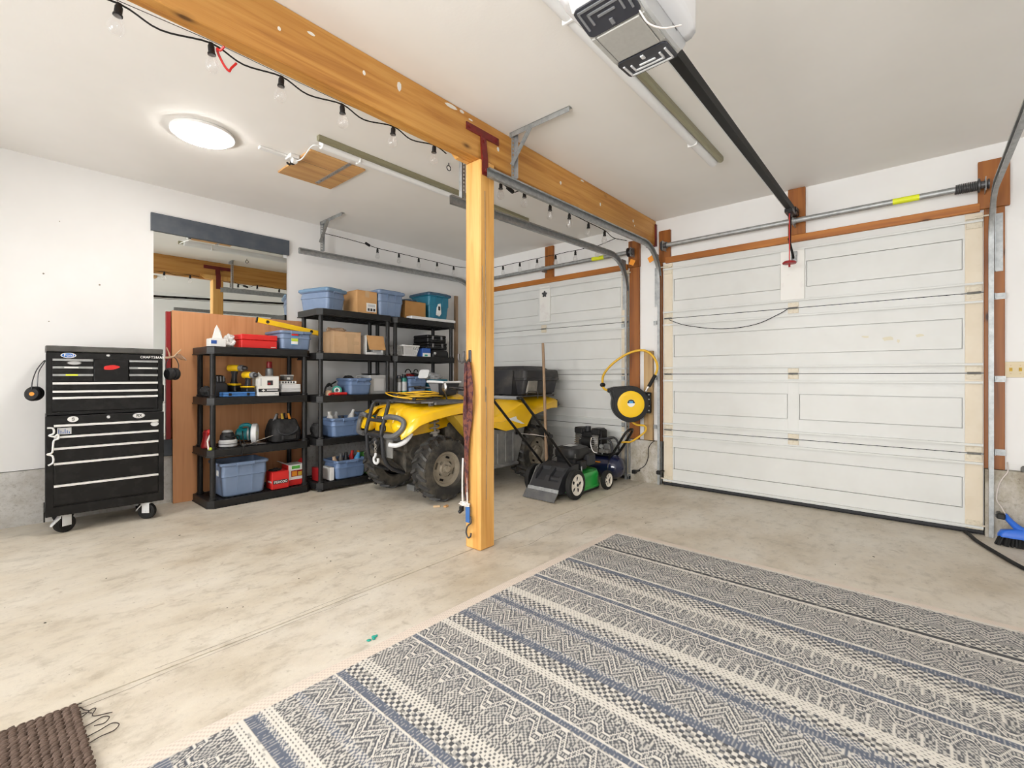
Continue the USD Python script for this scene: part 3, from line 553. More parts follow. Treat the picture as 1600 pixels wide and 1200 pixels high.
def grille(pa, pb, name):
    """A dark plate between two side-view points, with raised bars nested into a squared maze."""
    (xa, za), (xb, zb) = pa, pb; L = math.hypot(xb - xa, zb - za); ang = math.degrees(math.atan2(zb - za, xb - xa)); s = 1 if xb > xa else -1
    def put(m): return xf(xf(m, ry=-ang), t=(xa, yc, za))
    a = P(op, name, put(cc(ext(rrect(0, L, -0.094, 0.094, 0.018), -0.004, 0.002))), 'grille_dark', smooth=False)
    bars = []
    lift = (-0.008, -0.004) if s > 0 else (0.002, 0.006)
    for k, w in enumerate((0.082, 0.058, 0.030)):
        x1 = L - 0.010 - k * 0.021
        bars.append(bx(x1 - 0.007, x1, -w, w, *lift))
        if k < 2: bars += [bx(0.030 + 0.022 * k * 0.5, x1, -w, -w + 0.007, *lift), bx(0.030 + 0.022 * k * 0.5, x1, w - 0.007, w, *lift)]
    bars += [bx(0.012, 0.034, q, q + 0.012, *lift) for q in (-0.006,)]
    for q in bars: P(a, 'bar', put(q), 'pale_grey' if s > 0 else 'grey_plastic', smooth=False)
grille((1.552, 2.3225), (1.668, 2.331), 'front_grille')
grille((1.378, 2.3225), (1.262, 2.343), 'rear_grille')
for s, nm in ((1, 'lamp_lens'), (-1, 'lamp_lens')):
    y0 = yc + s * 0.099 if s > 0 else yc - 0.111
    lp = [[(x, y0 + s * d, z) for x, z in [(1.47 + (1 - k) * 0.0 + (px - 1.47) * (1 - 0.5 * k), 2.455 + (pz - 2.455) * (1 - 0.45 * k)) for px, pz in [(a, max(b, 2.385)) for a, b in side]]] for d, k in ((0, 0), (0.02, 0.03), (0.04, 0.16), (0.05, 0.45))]
    P(op, nm, loft(lp if s < 0 else [l[::-1] for l in lp]), 'opener_white', 'milky white lamp lens', smooth=40)
for q in (1.34, 1.6): P(op, 'hanging_strap', perf_angle((q, yc - 0.05, CEIL - 0.001), (q, yc - 0.05, 2.545), (0, 1, 0)), 'galvanised', smooth=False)
P(op, 'wire', tb(spl([(1.36, 0.70, 2.395), (1.375, 0.665, 2.31), (1.40, 0.65, 2.285), (1.44, 0.62, 2.28), (1.49, 0.585, 2.30)], 6), 0.0028, 6), 'strap_white', 'thin white antenna wire')
S('ceiling_block', bx(1.66, 1.80, 0.40, 0.52, CEIL - 0.04, CEIL - 0.0005, 0.004), 'plywood_ceiling', 'small orange-brown wood block on the ceiling beside the opener', 'wood block', smooth=False)
rl = T('opener_rail', 'long black steel opener rail running from motor to door wall', 'opener rail', (3.2, 0.80, 2.52))
ra, rb = np.array([1.706, 0.753, 2.477]), np.array([4.80, 0.86, 2.625])
def along(t, dy=0, dz=0): return ra + (rb - ra) * t + np.array([0, dy, dz])
def bar3(t0, t1, y0, y1, z0, z1): return hull([along(t, y, z) for t in (t0, t1) for y in (y0, y1) for z in (z0, z1)])
P(rl, 'rail', bar3(0, 0.97, -0.020, 0.020, -0.028, 0.022), 'black_rubber', smooth=False)
P(rl, 'side_flange', bar3(0, 0.97, 0.0205, 0.026, -0.028, -0.012), 'pale_grey', smooth=False)
P(rl, 'wall_bracket', cc(bar3(0.965, 1.0, -0.027, 0.027, -0.035, 0.03), bx(4.80, 4.867, 0.835, 0.885, 2.61, 2.67, 0.003), *[cy(along(q, -0.034, 0), along(q, 0.034, 0), 0.008, 8) for q in (0.975, 0.99)]), 'black_paint', smooth=False)
P(rl, 'trolley', cc(bar3(0.90, 0.955, -0.030, 0.030, -0.055, -0.029), bar3(0.915, 0.94, -0.012, 0.012, -0.085, -0.05)), 'black_plastic', smooth=False)
e0 = along(0.93, 0, -0.075)
P(rl, 'door_arm', cc(cy(e0, (4.66, 0.872, 2.33), 0.010, 8), cy((4.655, 0.878, 2.37), (4.835, 0.874, 2.235), 0.010, 8)), 'black_paint')
cord_p = along(0.915, 0.0, -0.06)
P(rl, 'release_cord', cy(cord_p, cord_p + [0, 0, -0.40], 0.004, 6), 'red_paint', 'red emergency release cord')
P(rl, 'release_handle', cc(lathe([(0, 0), (0.05, 0.002), (0.054, 0.012), (0.042, 0.024), (0.0, 0.028)], 16, 'z', tuple(cord_p + [0, 0, -0.43])), cy(cord_p + [0, 0, -0.455], cord_p + [0, 0, -0.42], 0.008, 8)), 'deep_red', 'dark red release handle')

# ---------------------------------------------------------------- lamps
def disc_lamp(label, x, y):
    l = T('ceiling_lamp', label, 'ceiling lamp', (x, y, CEIL))
    P(l, 'rim', lathe([(0.0, -0.0005), (0.188, -0.0005), (0.194, -0.008), (0.192, -0.022), (0.176, -0.026), (0.0, -0.026)], 48, 'z', (x, y, CEIL)), 'white_plastic')
    P(l, 'diffuser', lathe([(0.174, -0.0262), (0.17, -0.034), (0.14, -0.041), (0.0, -0.044)][::-1], 48, 'z', (x, y, CEIL)), 'lamp_glow', 'lit white diffuser')
disc_lamp('lit round flush ceiling lamp in the left bay', 1.03, 3.77)
disc_lamp('lit round flush ceiling lamp of the right bay, above the viewer', 0.45, 0.35)
def batten(label, x0, x1, y):
    b = T('strip_light', label, 'strip light', ((x0 + x1) / 2, y, CEIL))
    P(b, 'housing', ext([(y - 0.036, CEIL - 0.0005), (y + 0.002, CEIL - 0.0005), (y + 0.002, CEIL - 0.034), (y - 0.010, CEIL - 0.040), (y - 0.024, CEIL - 0.040), (y - 0.036, CEIL - 0.030)], x0, x1, 'yz'), 'olive_metal', 'dull olive reflector', smooth=False)
    a = np.linspace(-PI, 0, 9)
    P(b, 'tube', ext([(y + 0.036 + 0.032 * math.cos(t), CEIL - 0.034 + 0.027 * math.sin(t)) for t in a] + [(y + 0.068, CEIL - 0.001), (y + 0.004, CEIL - 0.001)], x0 + 0.05, x1 - 0.012, 'yz'), 'white_tube', 'unlit white lens', smooth=40)
    for x in (x0 + 0.35, x1 - 0.45): P(b, 'clip', bx(x - 0.008, x + 0.008, y + 0.003, y + 0.071, CEIL - 0.064, CEIL - 0.001, 0.003), 'white_plastic', smooth=False)
    return b
batten('unlit strip light on the ceiling of the right bay beside the opener', 1.45, 3.80, 1.195)
pnl = T('ceiling_hatch', 'square plywood panel fixed to the ceiling of the left bay', 'plywood panel', (1.86, 3.72, CEIL))
P(pnl, 'sheet', bx(1.63, 2.09, 3.435, 4.01, CEIL - 0.015, CEIL - 0.0005, 0.002), 'plywood_ceiling', smooth=False)
P(pnl, 'seam', bx(1.635, 2.085, 3.648, 3.651, CEIL - 0.0156, CEIL - 0.014), 'joint_dark', smooth=False)
P(pnl, 'metal_strap', xf(perf(0.56, 0.03, 0.035), rz=90, t=(1.94, 3.41, CEIL - 0.018)), 'galvanised', 'perforated metal strap', smooth=False)
b2 = batten('unlit strip light on the ceiling of the left bay beside the plywood panel', 1.575, 3.90, 3.22)
P(b2, 'power_cord', tb(spl([(1.62, 3.258, CEIL - 0.045), (1.58, 3.262, CEIL - 0.05), (1.575, 3.31, CEIL - 0.05), (1.60, 3.43, CEIL - 0.045), (1.615, 3.55, CEIL - 0.05), (1.60, 3.62, CEIL - 0.05)], 6), 0.005, 6), 'white_plastic', 'white power cord')
ob = T('junction_box', 'white ceiling socket with plugged-in cord at the plywood panel edge', 'socket', (1.5, 3.68, CEIL))
P(ob, 'raceway', bx(1.36, 1.56, 3.655, 3.695, CEIL - 0.02, CEIL - 0.0005, 0.004), 'white_plastic', smooth=False)
P(ob, 'socket', cc(bx(1.555, 1.629, 3.60, 3.70, CEIL - 0.028, CEIL - 0.0005, 0.006), bx(1.575, 1.622, 3.61, 3.65, CEIL - 0.062, CEIL - 0.028, 0.008)), 'white_plastic', smooth=False)
P(ob, 'plug', cc(bx(1.585, 1.615, 3.655, 3.685, CEIL - 0.06, CEIL - 0.028, 0.006), cy((1.57, 3.69, CEIL - 0.05), (1.60, 3.72, CEIL - 0.045), 0.008, 8)), 'black_plastic', smooth=False)
# festoon lights
def festoon(label, spots, anchors, loc, extra=()):
    f = T('string_lights', label, 'string lights', loc)
    P(f, 'cord', cc([tb(spl(a, 5), 0.0035, 6) for a in anchors]), 'black_rubber')
    for x, y, z, rx in spots:
        P(f, 'socket', xf(cc(lathe([(0, 0), (0.010, 0), (0.013, -0.006), (0.013, -0.032), (0.016, -0.036), (0.016, -0.042), (0, -0.042)], 12, 'z', (x, y, z)), bx(x - 0.009, x + 0.009, y - 0.006, y + 0.006, z - 0.004, z + 0.012, 0.003)), ry=rx, about=(x, y, z)), 'black_plastic')
        P(f, 'bulb', xf(lathe([(0.0125, -0.04), (0.014, -0.05), (0.023, -0.07), (0.0275, -0.088), (0.025, -0.103), (0.015, -0.113), (0.003, -0.117), (0.006, -0.118)][:7], 14, 'z', (x, y, z)), ry=rx, about=(x, y, z)), 'bulb_glass', 'unlit clear glass bulb', smooth=True)
    for n, m, mt in extra: P(f, n, m, mt)
yb = 2.312
sA = [(0.03, 2.585, 0), (0.353, 2.588, 6), (0.661, 2.602, -4), (0.957, 2.600, 4), (1.269, 2.603, -3), (1.588, 2.614, 5), (1.891, 2.618, 4)]
ptsA = []
for i, (x, z, _) in enumerate(sA):
    ptsA += [(x, yb, z + 0.008), (x + 0.13, yb + 0.004, z - 0.018 if i < 6 else 2.63)]
sB = [(2.51, 2.575), (2.78, 2.592), (3.11, 2.578), (3.39, 2.579), (3.70, 2.573), (3.99, 2.568)]
cordB = [(2.15, yb + 0.03, 2.62), (2.46, yb + 0.01, 2.60), (2.51, yb, 2.583), (2.57, yb, 2.572), (2.65, yb, 2.556), (2.71, yb, 2.58)] + [(x, yb, z + 0.013) for x, z in sB[1:]] + [(4.2, yb + 0.02, 2.56), (4.50, yb + 0.03, 2.60)]
plug = xf(bx(2.575, 2.65, yb - 0.012, yb + 0.012, 2.548, 2.576, 0.006), ry=15, about=(2.61, yb, 2.562))
tie = tb(spl([(0.70, 2.272, 2.598), (0.69, 2.292, 2.585), (0.683, 2.305, 2.595), (0.69, 2.315, 2.58), (0.715, 2.322, 2.545), (0.735, 2.322, 2.53), (0.742, 2.32, 2.545), (0.762, 2.315, 2.575)], 6), 0.005, 6)
festoon('string of clear bulbs on a black cord along the beam between post and garage doors', [(x, yb, z, 3) for x, z in sB], [cordB[1:]], (3.3, yb, 2.58), (('plug', plug, 'black_plastic'),))
festoon('string of clear bulbs with a red tie along the near end of the timber beam', [(x, yb, z, r) for x, z, r in sA], [[(-0.25, yb, 2.60)] + ptsA[:-1] + [(2.0, yb + 0.012, 2.615)]], (0.9, yb, 2.6), (('red_tie', tie, 'red_paint'), ('support_wire', tb([(x, yb - 0.004, z + 0.016) for x, z, _ in sA], 0.0014, 5), 'steel_dark')))
sC = [(3.20, 4.99), (3.51, 4.99), (3.82, 4.99), (4.13, 4.99), (4.43, 4.99)]
sD = [(4.70, 4.60), (4.70, 4.29), (4.70, 3.99), (4.70, 3.70), (4.70, 3.41), (4.70, 3.12), (4.70, 2.82)]
cordC = [(2.52, 4.985, 2.755), (2.8, 4.99, 2.755), (3.05, 4.99, 2.745)] + [(x, 4.99, 2.73) for x, y in sC] + [(4.62, 4.97, 2.74), (4.75, 4.85, 2.735)] + [p for x, y in sD for p in ((x, y + 0.1, 2.677), (x, y, 2.673))] + [(4.70, 2.66, 2.70), (4.70, 2.58, 2.715)]
festoon('string of clear bulbs along the left wall and over the left door', [(x, y, 2.717, 0) for x, y in sC] + [(x, y, 2.66, 0) for x, y in sD], [cordC], (3.8, 4.9, 2.72), (('plug', xf(bx(3.03, 3.10, 4.98, 5.0, 2.735, 2.765, 0.006), ry=20, about=(3.06, 4.99, 2.75)), 'black_plastic'),))
# light switches
sw = T('light_switch', 'cream two-gang light switch plate right of the right door', 'light switch', (4.899, -0.50, 1.22))
P(sw, 'plate', bx(4.893, 4.8995, -0.555, -0.438, 1.162, 1.275, 0.003), 'switch_cream', smooth=False)
for y in (-0.475, -0.522):
    P(sw, 'toggle', cc(bx(4.890, 4.894, y - 0.008, y + 0.008, 1.206, 1.232, 0.001), bx(4.884, 4.892, y - 0.005, y + 0.005, 1.216, 1.228, 0.002)), 'amber_plastic', smooth=False)
    for z in (1.19, 1.247): P(sw, 'screw', cy((4.8925, y, z), (4.8945, y, z), 0.004, 8), 'bone', smooth=False)
# ---------------------------------------------------------------- tool chest by the left wall
tc = T('tool_chest', 'black two-piece rolling tool chest with bright drawer pulls against the left wall', 'tool chest', (0.645, 4.88, zf(0.6)))
UsdGeom.Xformable(stage.GetPrimAtPath(tc)).GetOrderedXformOps()[0].Set(Gf.Vec3d(0.660, 4.858, zf(0.6))); UsdGeom.Xformable(stage.GetPrimAtPath(tc)).AddRotateZOp().Set(-3.5)
cx0, cx1, cf, cb = 0.305, 0.985, 4.66, 5.10
P(tc, 'cabinet_body', cut(bx(cx0, cx1, cf, cb, 0.168, 0.886, 0.004), bx(cx0 + 0.04, cx1 - 0.035, cf - 0.02, cf + 0.012, 0.235, 0.825)), 'black_paint', smooth=False)
P(tc, 'top_chest_body', cut(bx(cx0 + 0.004, cx1 - 0.006, cf + 0.012, cb - 0.05, 0.889, 1.345, 0.004), bx(cx0 + 0.034, cx1 - 0.035, cf, cf + 0.024, 0.908, 1.300)), 'black_paint', smooth=False)
P(tc, 'lid', cc(bx(cx0, cx1 - 0.004, cf + 0.004, cb - 0.045, 1.348, 1.39, 0.006), bx(cx0 + 0.48, cx0 + 0.62, cf + 0.002, cf + 0.01, 1.356, 1.382)), 'chest_top', smooth=False)
def drawer(x0, x1, z0, z1, front, pull=True, bright='pull_metal'):
    d = P(tc, 'drawer', bx(x0, x1, front, front + 0.02, z0, z1 - 0.014, 0.003), 'black_paint', smooth=False)
    if pull: P(d, 'pull', ext([(front - 0.010, z1 - 0.001), (front - 0.010, z1 - 0.0165), (front - 0.007, z1 - 0.0165), (front - 0.006, z1 - 0.006), (front + 0.012, z1 - 0.004), (front + 0.012, z1 - 0.001)], x0, x1, 'yz'), bright, 'bright metal drawer pull', smooth=False)
    return d
for z0, z1 in ((0.244, 0.393), (0.393, 0.552), (0.552, 0.66), (0.66, 0.743), (0.743, 0.824)): drawer(0.348, 0.948, z0 + 0.003, z1, 4.656)
for z0, z1 in ((0.914, 1.022), (1.022, 1.068), (1.068, 1.128)): drawer(0.342, 0.946, z0 + 0.002, z1, 4.668)
for x0, x1 in ((0.342, 0.558), (0.768, 0.946)):
    for z0, z1 in ((1.132, 1.188), (1.188, 1.243), (1.243, 1.297)): drawer(x0, x1, z0 + 0.002, z1, 4.668, bright='galvanised')
dr = P(tc, 'centre_door', bx(0.563, 0.763, 4.660, 4.69, 1.134, 1.297, 0.004), 'black_paint', smooth=False)
a = np.linspace(0, 2 * PI, 20)[:-1]
P(dr, 'sticker', ext(np.stack([0.66 + 0.047 * np.cos(a) * (1 + 0.12 * np.cos(3 * a)), 1.237 + 0.018 * np.sin(a) + 0.10 * 0.047 * np.cos(a)], 1), 4.6585, 4.6605, 'xz'), 'red_print', 'torn red sticker', smooth=False)
for z, w, c, x in ((1.187, 0.075, 'paper_white', 0.44), (1.133 + 0.054, 0.0, None, 0), (1.128 + 0.058, 0.0, None, 0)):
    if c: P(tc, 'drawer_label', bx(x - w / 2, x + w / 2, 4.655, 4.658, z + 0.042, z + 0.052), c, smooth=False)
P(tc, 'drawer_label', bx(0.41, 0.475, 4.655, 4.658, 1.174, 1.185), 'yellow_label', 'yellow drawer label', smooth=False)
P(tc, 'drawer_label', bx(0.82, 0.91, 4.655, 4.658, 1.230, 1.239), 'paper_white', smooth=False)
def badge(x, z, rx, rz_, front, mat, label, inner=None, txt=None, tm='paper_white'):
    e = [(x + rx * math.cos(t), z + rz_ * math.sin(t)) for t in np.linspace(0, 2 * PI, 25)[:-1]]
    b = P(tc, 'sticker', ext(e, front - 0.0012, front + 0.001, 'xz'), mat, label, smooth=False)
    if inner: P(b, 'sticker_field', ext([(x + (q - x) * 0.86, z + (w - z) * 0.78) for q, w in e], front - 0.0020, front, 'xz'), inner, smooth=False)
    if txt:
        m = text(txt, rz_ * 0.95, 0.001); w = m.bounds[1][0] - m.bounds[0][0]
        P(b, 'sticker_print', xf(up_front(m), t=(x - w / 2, front - 0.0022, z - rz_ * 0.42)), tm, smooth=False)
badge(0.425, 1.322, 0.042, 0.019, 4.672, 'paper_white', 'blue oval sticker with white script', 'blue_print', 'Ford')
badge(0.455, 1.268, 0.040, 0.015, 4.668, 'dusty_grey', 'worn grey oval sticker', 'light_grey')
badge(0.448, 0.858, 0.030, 0.021, 4.660, 'paper_white', 'round white sticker with black figure', None, 'S', 'ink_black')
badge(0.826, 0.862, 0.038, 0.021, 4.660, 'light_grey', 'oval grey sticker with dark print', 'paper_white', 'RX', 'ink_black')
badge(0.925, 0.790, 0.026, 0.018, 4.656, 'pale_grey', 'small pale oval sticker')
st = P(tc, 'sticker', bx(0.365, 0.44, 4.6535, 4.6565, 0.752, 0.800), 'light_grey', 'grey-blue rectangular sticker', smooth=False)
for k in range(6): P(st, 'sticker_bar', bx(0.372 + 0.011 * k, 0.376 + 0.011 * k, 4.6528, 4.6536, 0.758, 0.790 - 0.01 * (k % 3)), 'ink_blue', smooth=False)
P(tc, 'lettering', xf(up_front(text('CRAFTSMAN', 0.0185)), t=(0.835, 4.6715, 1.313)), 'paper_white', 'white maker lettering', smooth=False)
for x, z, y in ((0.645, 1.328, 4.672), (0.645, 0.862, 4.660)): P(tc, 'lock', lathe([(0, -0.006), (0.008, -0.006), (0.012, -0.002), (0.012, 0.002), (0, 0.002)], 16, 'y', (x, y, z)), 'steel_bright', 'round chrome lock', smooth=False)
P(tc, 'side_rail', cc(bx(0.992, 0.998, 4.70, 5.02, 0.95, 1.10), bx(0.986, 0.998, 4.70, 4.72, 0.95, 0.965)), 'white_plastic', smooth=False)
P(tc, 'side_plate', bx(0.296, 0.3045, 4.672, 5.06, 0.135, 0.205, 0.002), 'black_paint', smooth=False)
def caster(x, y, ang):
    R = 0.062; z0 = zf(x)
    yk = cc(bx(-0.04, 0.04, -0.035, 0.035, 0.128, 0.134), bx(-0.024, 0.03, -0.026, -0.022, 0.05, 0.13), bx(-0.024, 0.03, 0.022, 0.026, 0.05, 0.13), cy((0.0, -0.03, R), (0.0, 0.03, R), 0.008, 10))
    w = P(tc, 'caster', xf(yk, rz=ang, t=(x, y, z0)), 'pale_grey', 'swivel caster with pale fork', smooth=False)
    P(w, 'wheel', xf(lathe([(0.0, -0.014), (0.04, -0.014), (0.046, -0.019), (R, -0.015), (R + 0.001, 0), (R, 0.015), (0.046, 0.019), (0.04, 0.014), (0, 0.014)], 28, 'y', (0, 0, R + 0.0015)), rz=ang, t=(x, y, z0)), 'black_rubber')
    P(w, 'brake', xf(hull([(-0.075, -0.012, 0.075), (-0.075, 0.012, 0.075), (-0.03, -0.02, 0.125), (-0.03, 0.02, 0.125), (-0.03, -0.02, 0.11), (-0.03, 0.02, 0.11), (-0.08, -0.012, 0.06), (-0.08, 0.012, 0.06)]), rz=ang, t=(x, y, z0)), 'pale_grey', smooth=False)
caster(0.405, 4.72, 25); caster(0.885, 4.715, -40); caster(0.405, 5.04, 10); caster(0.885, 5.04, 60)
S('hook_rack', tb(spl([(0.315, 4.630, 0.805), (0.345, 4.630, 0.80), (0.348, 4.630, 0.765), (0.325, 4.630, 0.752), (0.352, 4.630, 0.742), (0.37, 4.630, 0.755), (0.372, 4.630, 0.725), (0.35, 4.630, 0.715), (0.345, 4.630, 0.68), (0.34, 4.630, 0.63), (0.315, 4.630, 0.62), (0.342, 4.630, 0.605), (0.345, 4.630, 0.56), (0.32, 4.630, 0.54)], 5), 0.006, 8), 'white_plastic', 'white bent-wire magnetic hook on the left edge of the tool chest', 'hook')
def ear_muffs(label, x, y, z, rz, tilt, badge_mat, band):
    e = T('ear_muffs', label, 'ear muffs', (x, y, z), rz)
    for s in (-1, 1):
        P(e, 'cup', xf(lathe([(0, 0), (0.034, 0), (0.043, 0.010), (0.046, 0.026), (0.044, 0.03), (0.044, 0.045), (0.03, 0.047), (0, 0.044)], 24, 'x', (0, 0, 0)), s=(-s, 1, 1.15), t=(s * 0.048, 0, 0), rx=tilt), 'charcoal' if badge_mat == 'charcoal' else 'black_plastic')
        P(e, 'cup_badge', xf(lathe([(0, -0.0015), (0.014, -0.0015), (0.014, 0.003), (0, 0.003)], 14, 'x', (0, 0, 0)), s=(-s, 1, 1), t=(s * 0.048, 0, 0), rx=tilt), badge_mat, smooth=False)
    P(e, 'headband', tb(spl(band, 6), 0.0035, 6), 'steel_dark')
ear_muffs('black ear muffs with an orange dot hanging by wire left of the tool chest', 0.262, 4.80, 1.045, 70, 12, 'orange_plastic', [(-0.05, 0, 0.03), (-0.052, -0.005, 0.09), (-0.03, -0.02, 0.17), (-0.01, -0.050, 0.232), (0.01, -0.052, 0.232), (0.045, -0.01, 0.16), (0.052, 0, 0.09), (0.05, 0, 0.03)])
ear_muffs('dark ear muffs hanging on the right side of the tool chest below the antler', 1.075, 4.76, 1.19, 25, 0, 'charcoal', [(-0.05, 0, 0.03), (-0.055, 0, 0.08), (-0.03, 0, 0.13), (0.0, 0, 0.145), (0.03, 0, 0.13), (0.055, 0, 0.08), (0.05, 0, 0.03)])
an = T('antler_rack', 'small bone-coloured antler with a clear plastic scrap on the chest corner', 'antler', (1.02, 4.70, 1.33))
P(an, 'antler', cc(tb(spl([(1.006, 4.70, 1.322), (1.03, 4.70, 1.325), (1.07, 4.69, 1.335), (1.09, 4.69, 1.36), (1.12, 4.69, 1.395)], 5), np.linspace(0.011, 0.004, 21), 8), tb(spl([(1.045, 4.70, 1.328), (1.035, 4.69, 1.365), (1.02, 4.69, 1.41)], 5), np.linspace(0.008, 0.003, 11), 8)), 'bone')
P(an, 'plastic_scrap', hull([(1.07, 4.69, 1.345), (1.11, 4.68, 1.36), (1.15, 4.67, 1.315), (1.16, 4.68, 1.30), (1.12, 4.70, 1.31), (1.08, 4.71, 1.335)]), 'frosted_sheet', smooth=False)

# ---------------------------------------------------------------- wall mirror, boards leaning below it
def on_wall(x0, x1, o0, o1, z0, z1): return hull([(x, WY(x) - o, z) for x in (x0, x1) for o in (o0, o1) for z in (z0, z1)])
mi = T('wall_mirror', 'tall frameless mirror on the left wall between dark navy boards', 'mirror', (1.6, 5.12, 0.6))
P(mi, 'glass', on_wall(1.02, 2.165, 0.001, 0.007, 0.60, 2.47), 'mirror_glass', smooth=False)
P(mi, 'header_board', on_wall(1.0, 2.185, 0.001, 0.028, 2.462, 2.618), 'navy_board', 'dark navy board capping the mirror', smooth=False)
P(mi, 'bottom_board', on_wall(1.01, 2.185, 0.001, 0.026, 0.455, 0.60), 'navy_board', 'dark navy board under the mirror', smooth=False)
P(mi, 'clip', on_wall(2.13, 2.17, 0.0, 0.012, 2.43, 2.47), 'pale_grey', smooth=False)
pw = S('plywood_sheet', hull([(x, y, z) for x, z, ya in ((1.147, zf(1.15) + 0.001, 5.060), (2.34, zf(2.3) + 0.001, 5.052), (1.147, 1.765, 5.094), (2.34, 1.765, 5.078)) for y in (ya - 0.006, ya + 0.006)]), 'plywood_red', 'large reddish plywood sheet leaning on the mirror behind the front shelf', 'plywood sheet', smooth=False)
S('red_board', hull([(x, y, z) for x in (1.108, 1.142) for z, ya in ((0.602, 5.116), (1.755, 5.1175)) for y in (ya - 0.008, ya + 0.008)]), 'deep_red', 'narrow dark red board standing between mirror and plywood sheet', 'board', smooth=False)

# ---------------------------------------------------------------- storage shelves
def shelf_unit(label, x0, x1, y0, y1, levels, h=0.066):
    u = T('shelf_unit', label, 'shelf unit', ((x0 + x1) / 2, (y0 + y1) / 2, 0)); ch = 0.045
    def ring(i, zz): 
        a, b, c, d = x0 + i, x1 - i, y0 + i, y1 - i
        return [(a + ch, c, zz), (b - ch, c, zz), (b, c + ch, zz), (b, d, zz), (a, d, zz), (a, c + ch, zz)]
    for z in levels:
        rim = loft([ring(0.004, z - h), ring(-0.002, z - h), ring(-0.002, z - h + 0.008), ring(0.003, z - h + 0.010), ring(0.003, z - 0.006), ring(0.006, z), ring(0.016, z), ring(0.016, z - h), ring(0.004, z - h)], False, False)
        s = sg.Polygon([p[:2] for p in ring(0.012, 0)])
        nx, ny = 16, 8; dx, dy = (x1 - x0 - 0.14) / nx, (y1 - y0 - 0.12) / ny
        s = s.difference(sg.MultiPolygon([sg.box(x0 + 0.07 + (i + 0.22) * dx, y0 + 0.06 + (j + 0.22) * dy, x0 + 0.07 + (i + 0.78) * dx, y0 + 0.06 + (j + 0.78) * dy) for i in range(nx) for j in range(ny)]))
        ribs = [bx(x0 + 0.02, x1 - 0.02, y - 0.002, y + 0.002, z - 0.05, z - 0.012) for y in np.linspace(y0 + 0.09, y1 - 0.09, 4)] + [bx(x - 0.002, x + 0.002, y0 + 0.02, y1 - 0.02, z - 0.05, z - 0.012) for x in np.linspace(x0 + 0.12, x1 - 0.12, 6)]
        P(u, 'shelf', cc(rim, ext(s, z - 0.014, z - 0.006), *ribs), 'shelf_plastic', smooth=False)
    f = zf((x0 + x1) / 2)
    for px, py in ((x0 + 0.05, y0 + 0.055), (x1 - 0.05, y0 + 0.055), (x0 + 0.05, y1 - 0.045), (x1 - 0.05, y1 - 0.045)):
        P(u, 'post', cc(*[lathe([(0.0, a), (0.029, a), (0.029, a + 0.02), (0.022, a + 0.026), (0.022, b - 0.01), (0.026, b - 0.008), (0.026, b), (0, b)], 16, 'z', (px, py, 0)) for a, b in zip([z - 0.006 for z in levels[:-1]], [z - 0.05 for z in levels[1:]])], lathe([(0, f + 0.001), (0.03, f + 0.001), (0.026, levels[0] - 0.03), (0, levels[0] - 0.03)], 16, 'z', (px, py, 0))), 'shelf_plastic')
    return u
L1 = (0.092, 0.532, 0.985, 1.430); L2 = (0.106, 0.545, 0.974, 1.406, 1.848)
shelf_unit('four-tier black plastic shelf unit in front of the plywood sheet', 1.29, 2.195, 4.588, 5.04, L1)
shelf_unit('middle five-tier black plastic shelf unit of the row along the left wall', 2.205, 3.085, 4.475, 4.94, L2)
shelf_unit('far five-tier black plastic shelf unit behind the quad bike', 3.095, 4.04, 4.49, 4.95, L2)

def tote(name, label, cxy, w, d, h, z, mat, rz=0, lid=None, lid_mat='tote_lid_blue', grips=True, sticker=None, cat='storage tote'):
    """A tapered tub with a stepped band, a rolled rim and grip panels; w across the front, d deep."""
    t = T(name, label, cat, (cxy[0], cxy[1], z + 0.0008), rz)
    def R(i, zz, r=0.035):
        r = max(r, 0.006); q = rrect(-w / 2 + i, w / 2 - i, -d / 2 + i, d / 2 - i, r, 4); return [(x, y, zz) for x, y in q]
    tp = 0.11 * h
    body = loft([R(tp + 0.012, 0), R(tp, 0.012), R(tp * 0.55, h * 0.58), R(tp * 0.55 - 0.006, h * 0.60), R(0.016, h - 0.03), R(0.004, h - 0.026), R(0.0, h - 0.02), R(0.0, h - 0.004), R(0.004, h), R(0.014, h), R(0.020, h - 0.02), R(tp * 0.55 + 0.006, h * 0.58), R(tp + 0.008, 0.012)])
    P(t, 'tub', body, mat, smooth=35, world=False)
    if grips:
        for s in (-1, 1):
            yf = -d / 2; k = w * 0.17
            m = cc(*[hull([(a, yf + tp * 0.9, 0.02), (a + 0.012, yf + tp * 0.9, 0.02), (a, yf + 0.006, h - 0.03), (a + 0.012, yf + 0.006, h - 0.03), (a, yf + tp * 1.1, 0.02), (a + 0.012, yf + tp * 1.1, 0.02), (a, yf + 0.03, h - 0.03), (a + 0.012, yf + 0.03, h - 0.03)]) for a in (-k, k - 0.012)], bx(-k - 0.006, k + 0.006, yf - 0.009, yf + 0.012, h - 0.03, h - 0.006, 0.004))
            P(t, 'grip', m if s > 0 else xf(m, s=(1, -1, 1)), mat, smooth=False, world=False)
    if lid:
        P(t, 'lid', loft([R(-0.006, h - 0.018), R(-0.010, h - 0.012), R(-0.010, h + 0.006), R(-0.004, h + 0.012), R(0.018, h + 0.012), R(0.024, h + 0.004 + 0.02), R(0.03, h + 0.026)]), lid_mat, smooth=35, world=False)
    if sticker: sticker(t, w, d, h)
    return t
def panel(par, name, x0, x1, z0, z1, y, mat, label=None, depth=0.0016): return P(par, name, bx(x0, x1, y - depth, y + 0.002, z0, z1), mat, label, smooth=False, world=False)
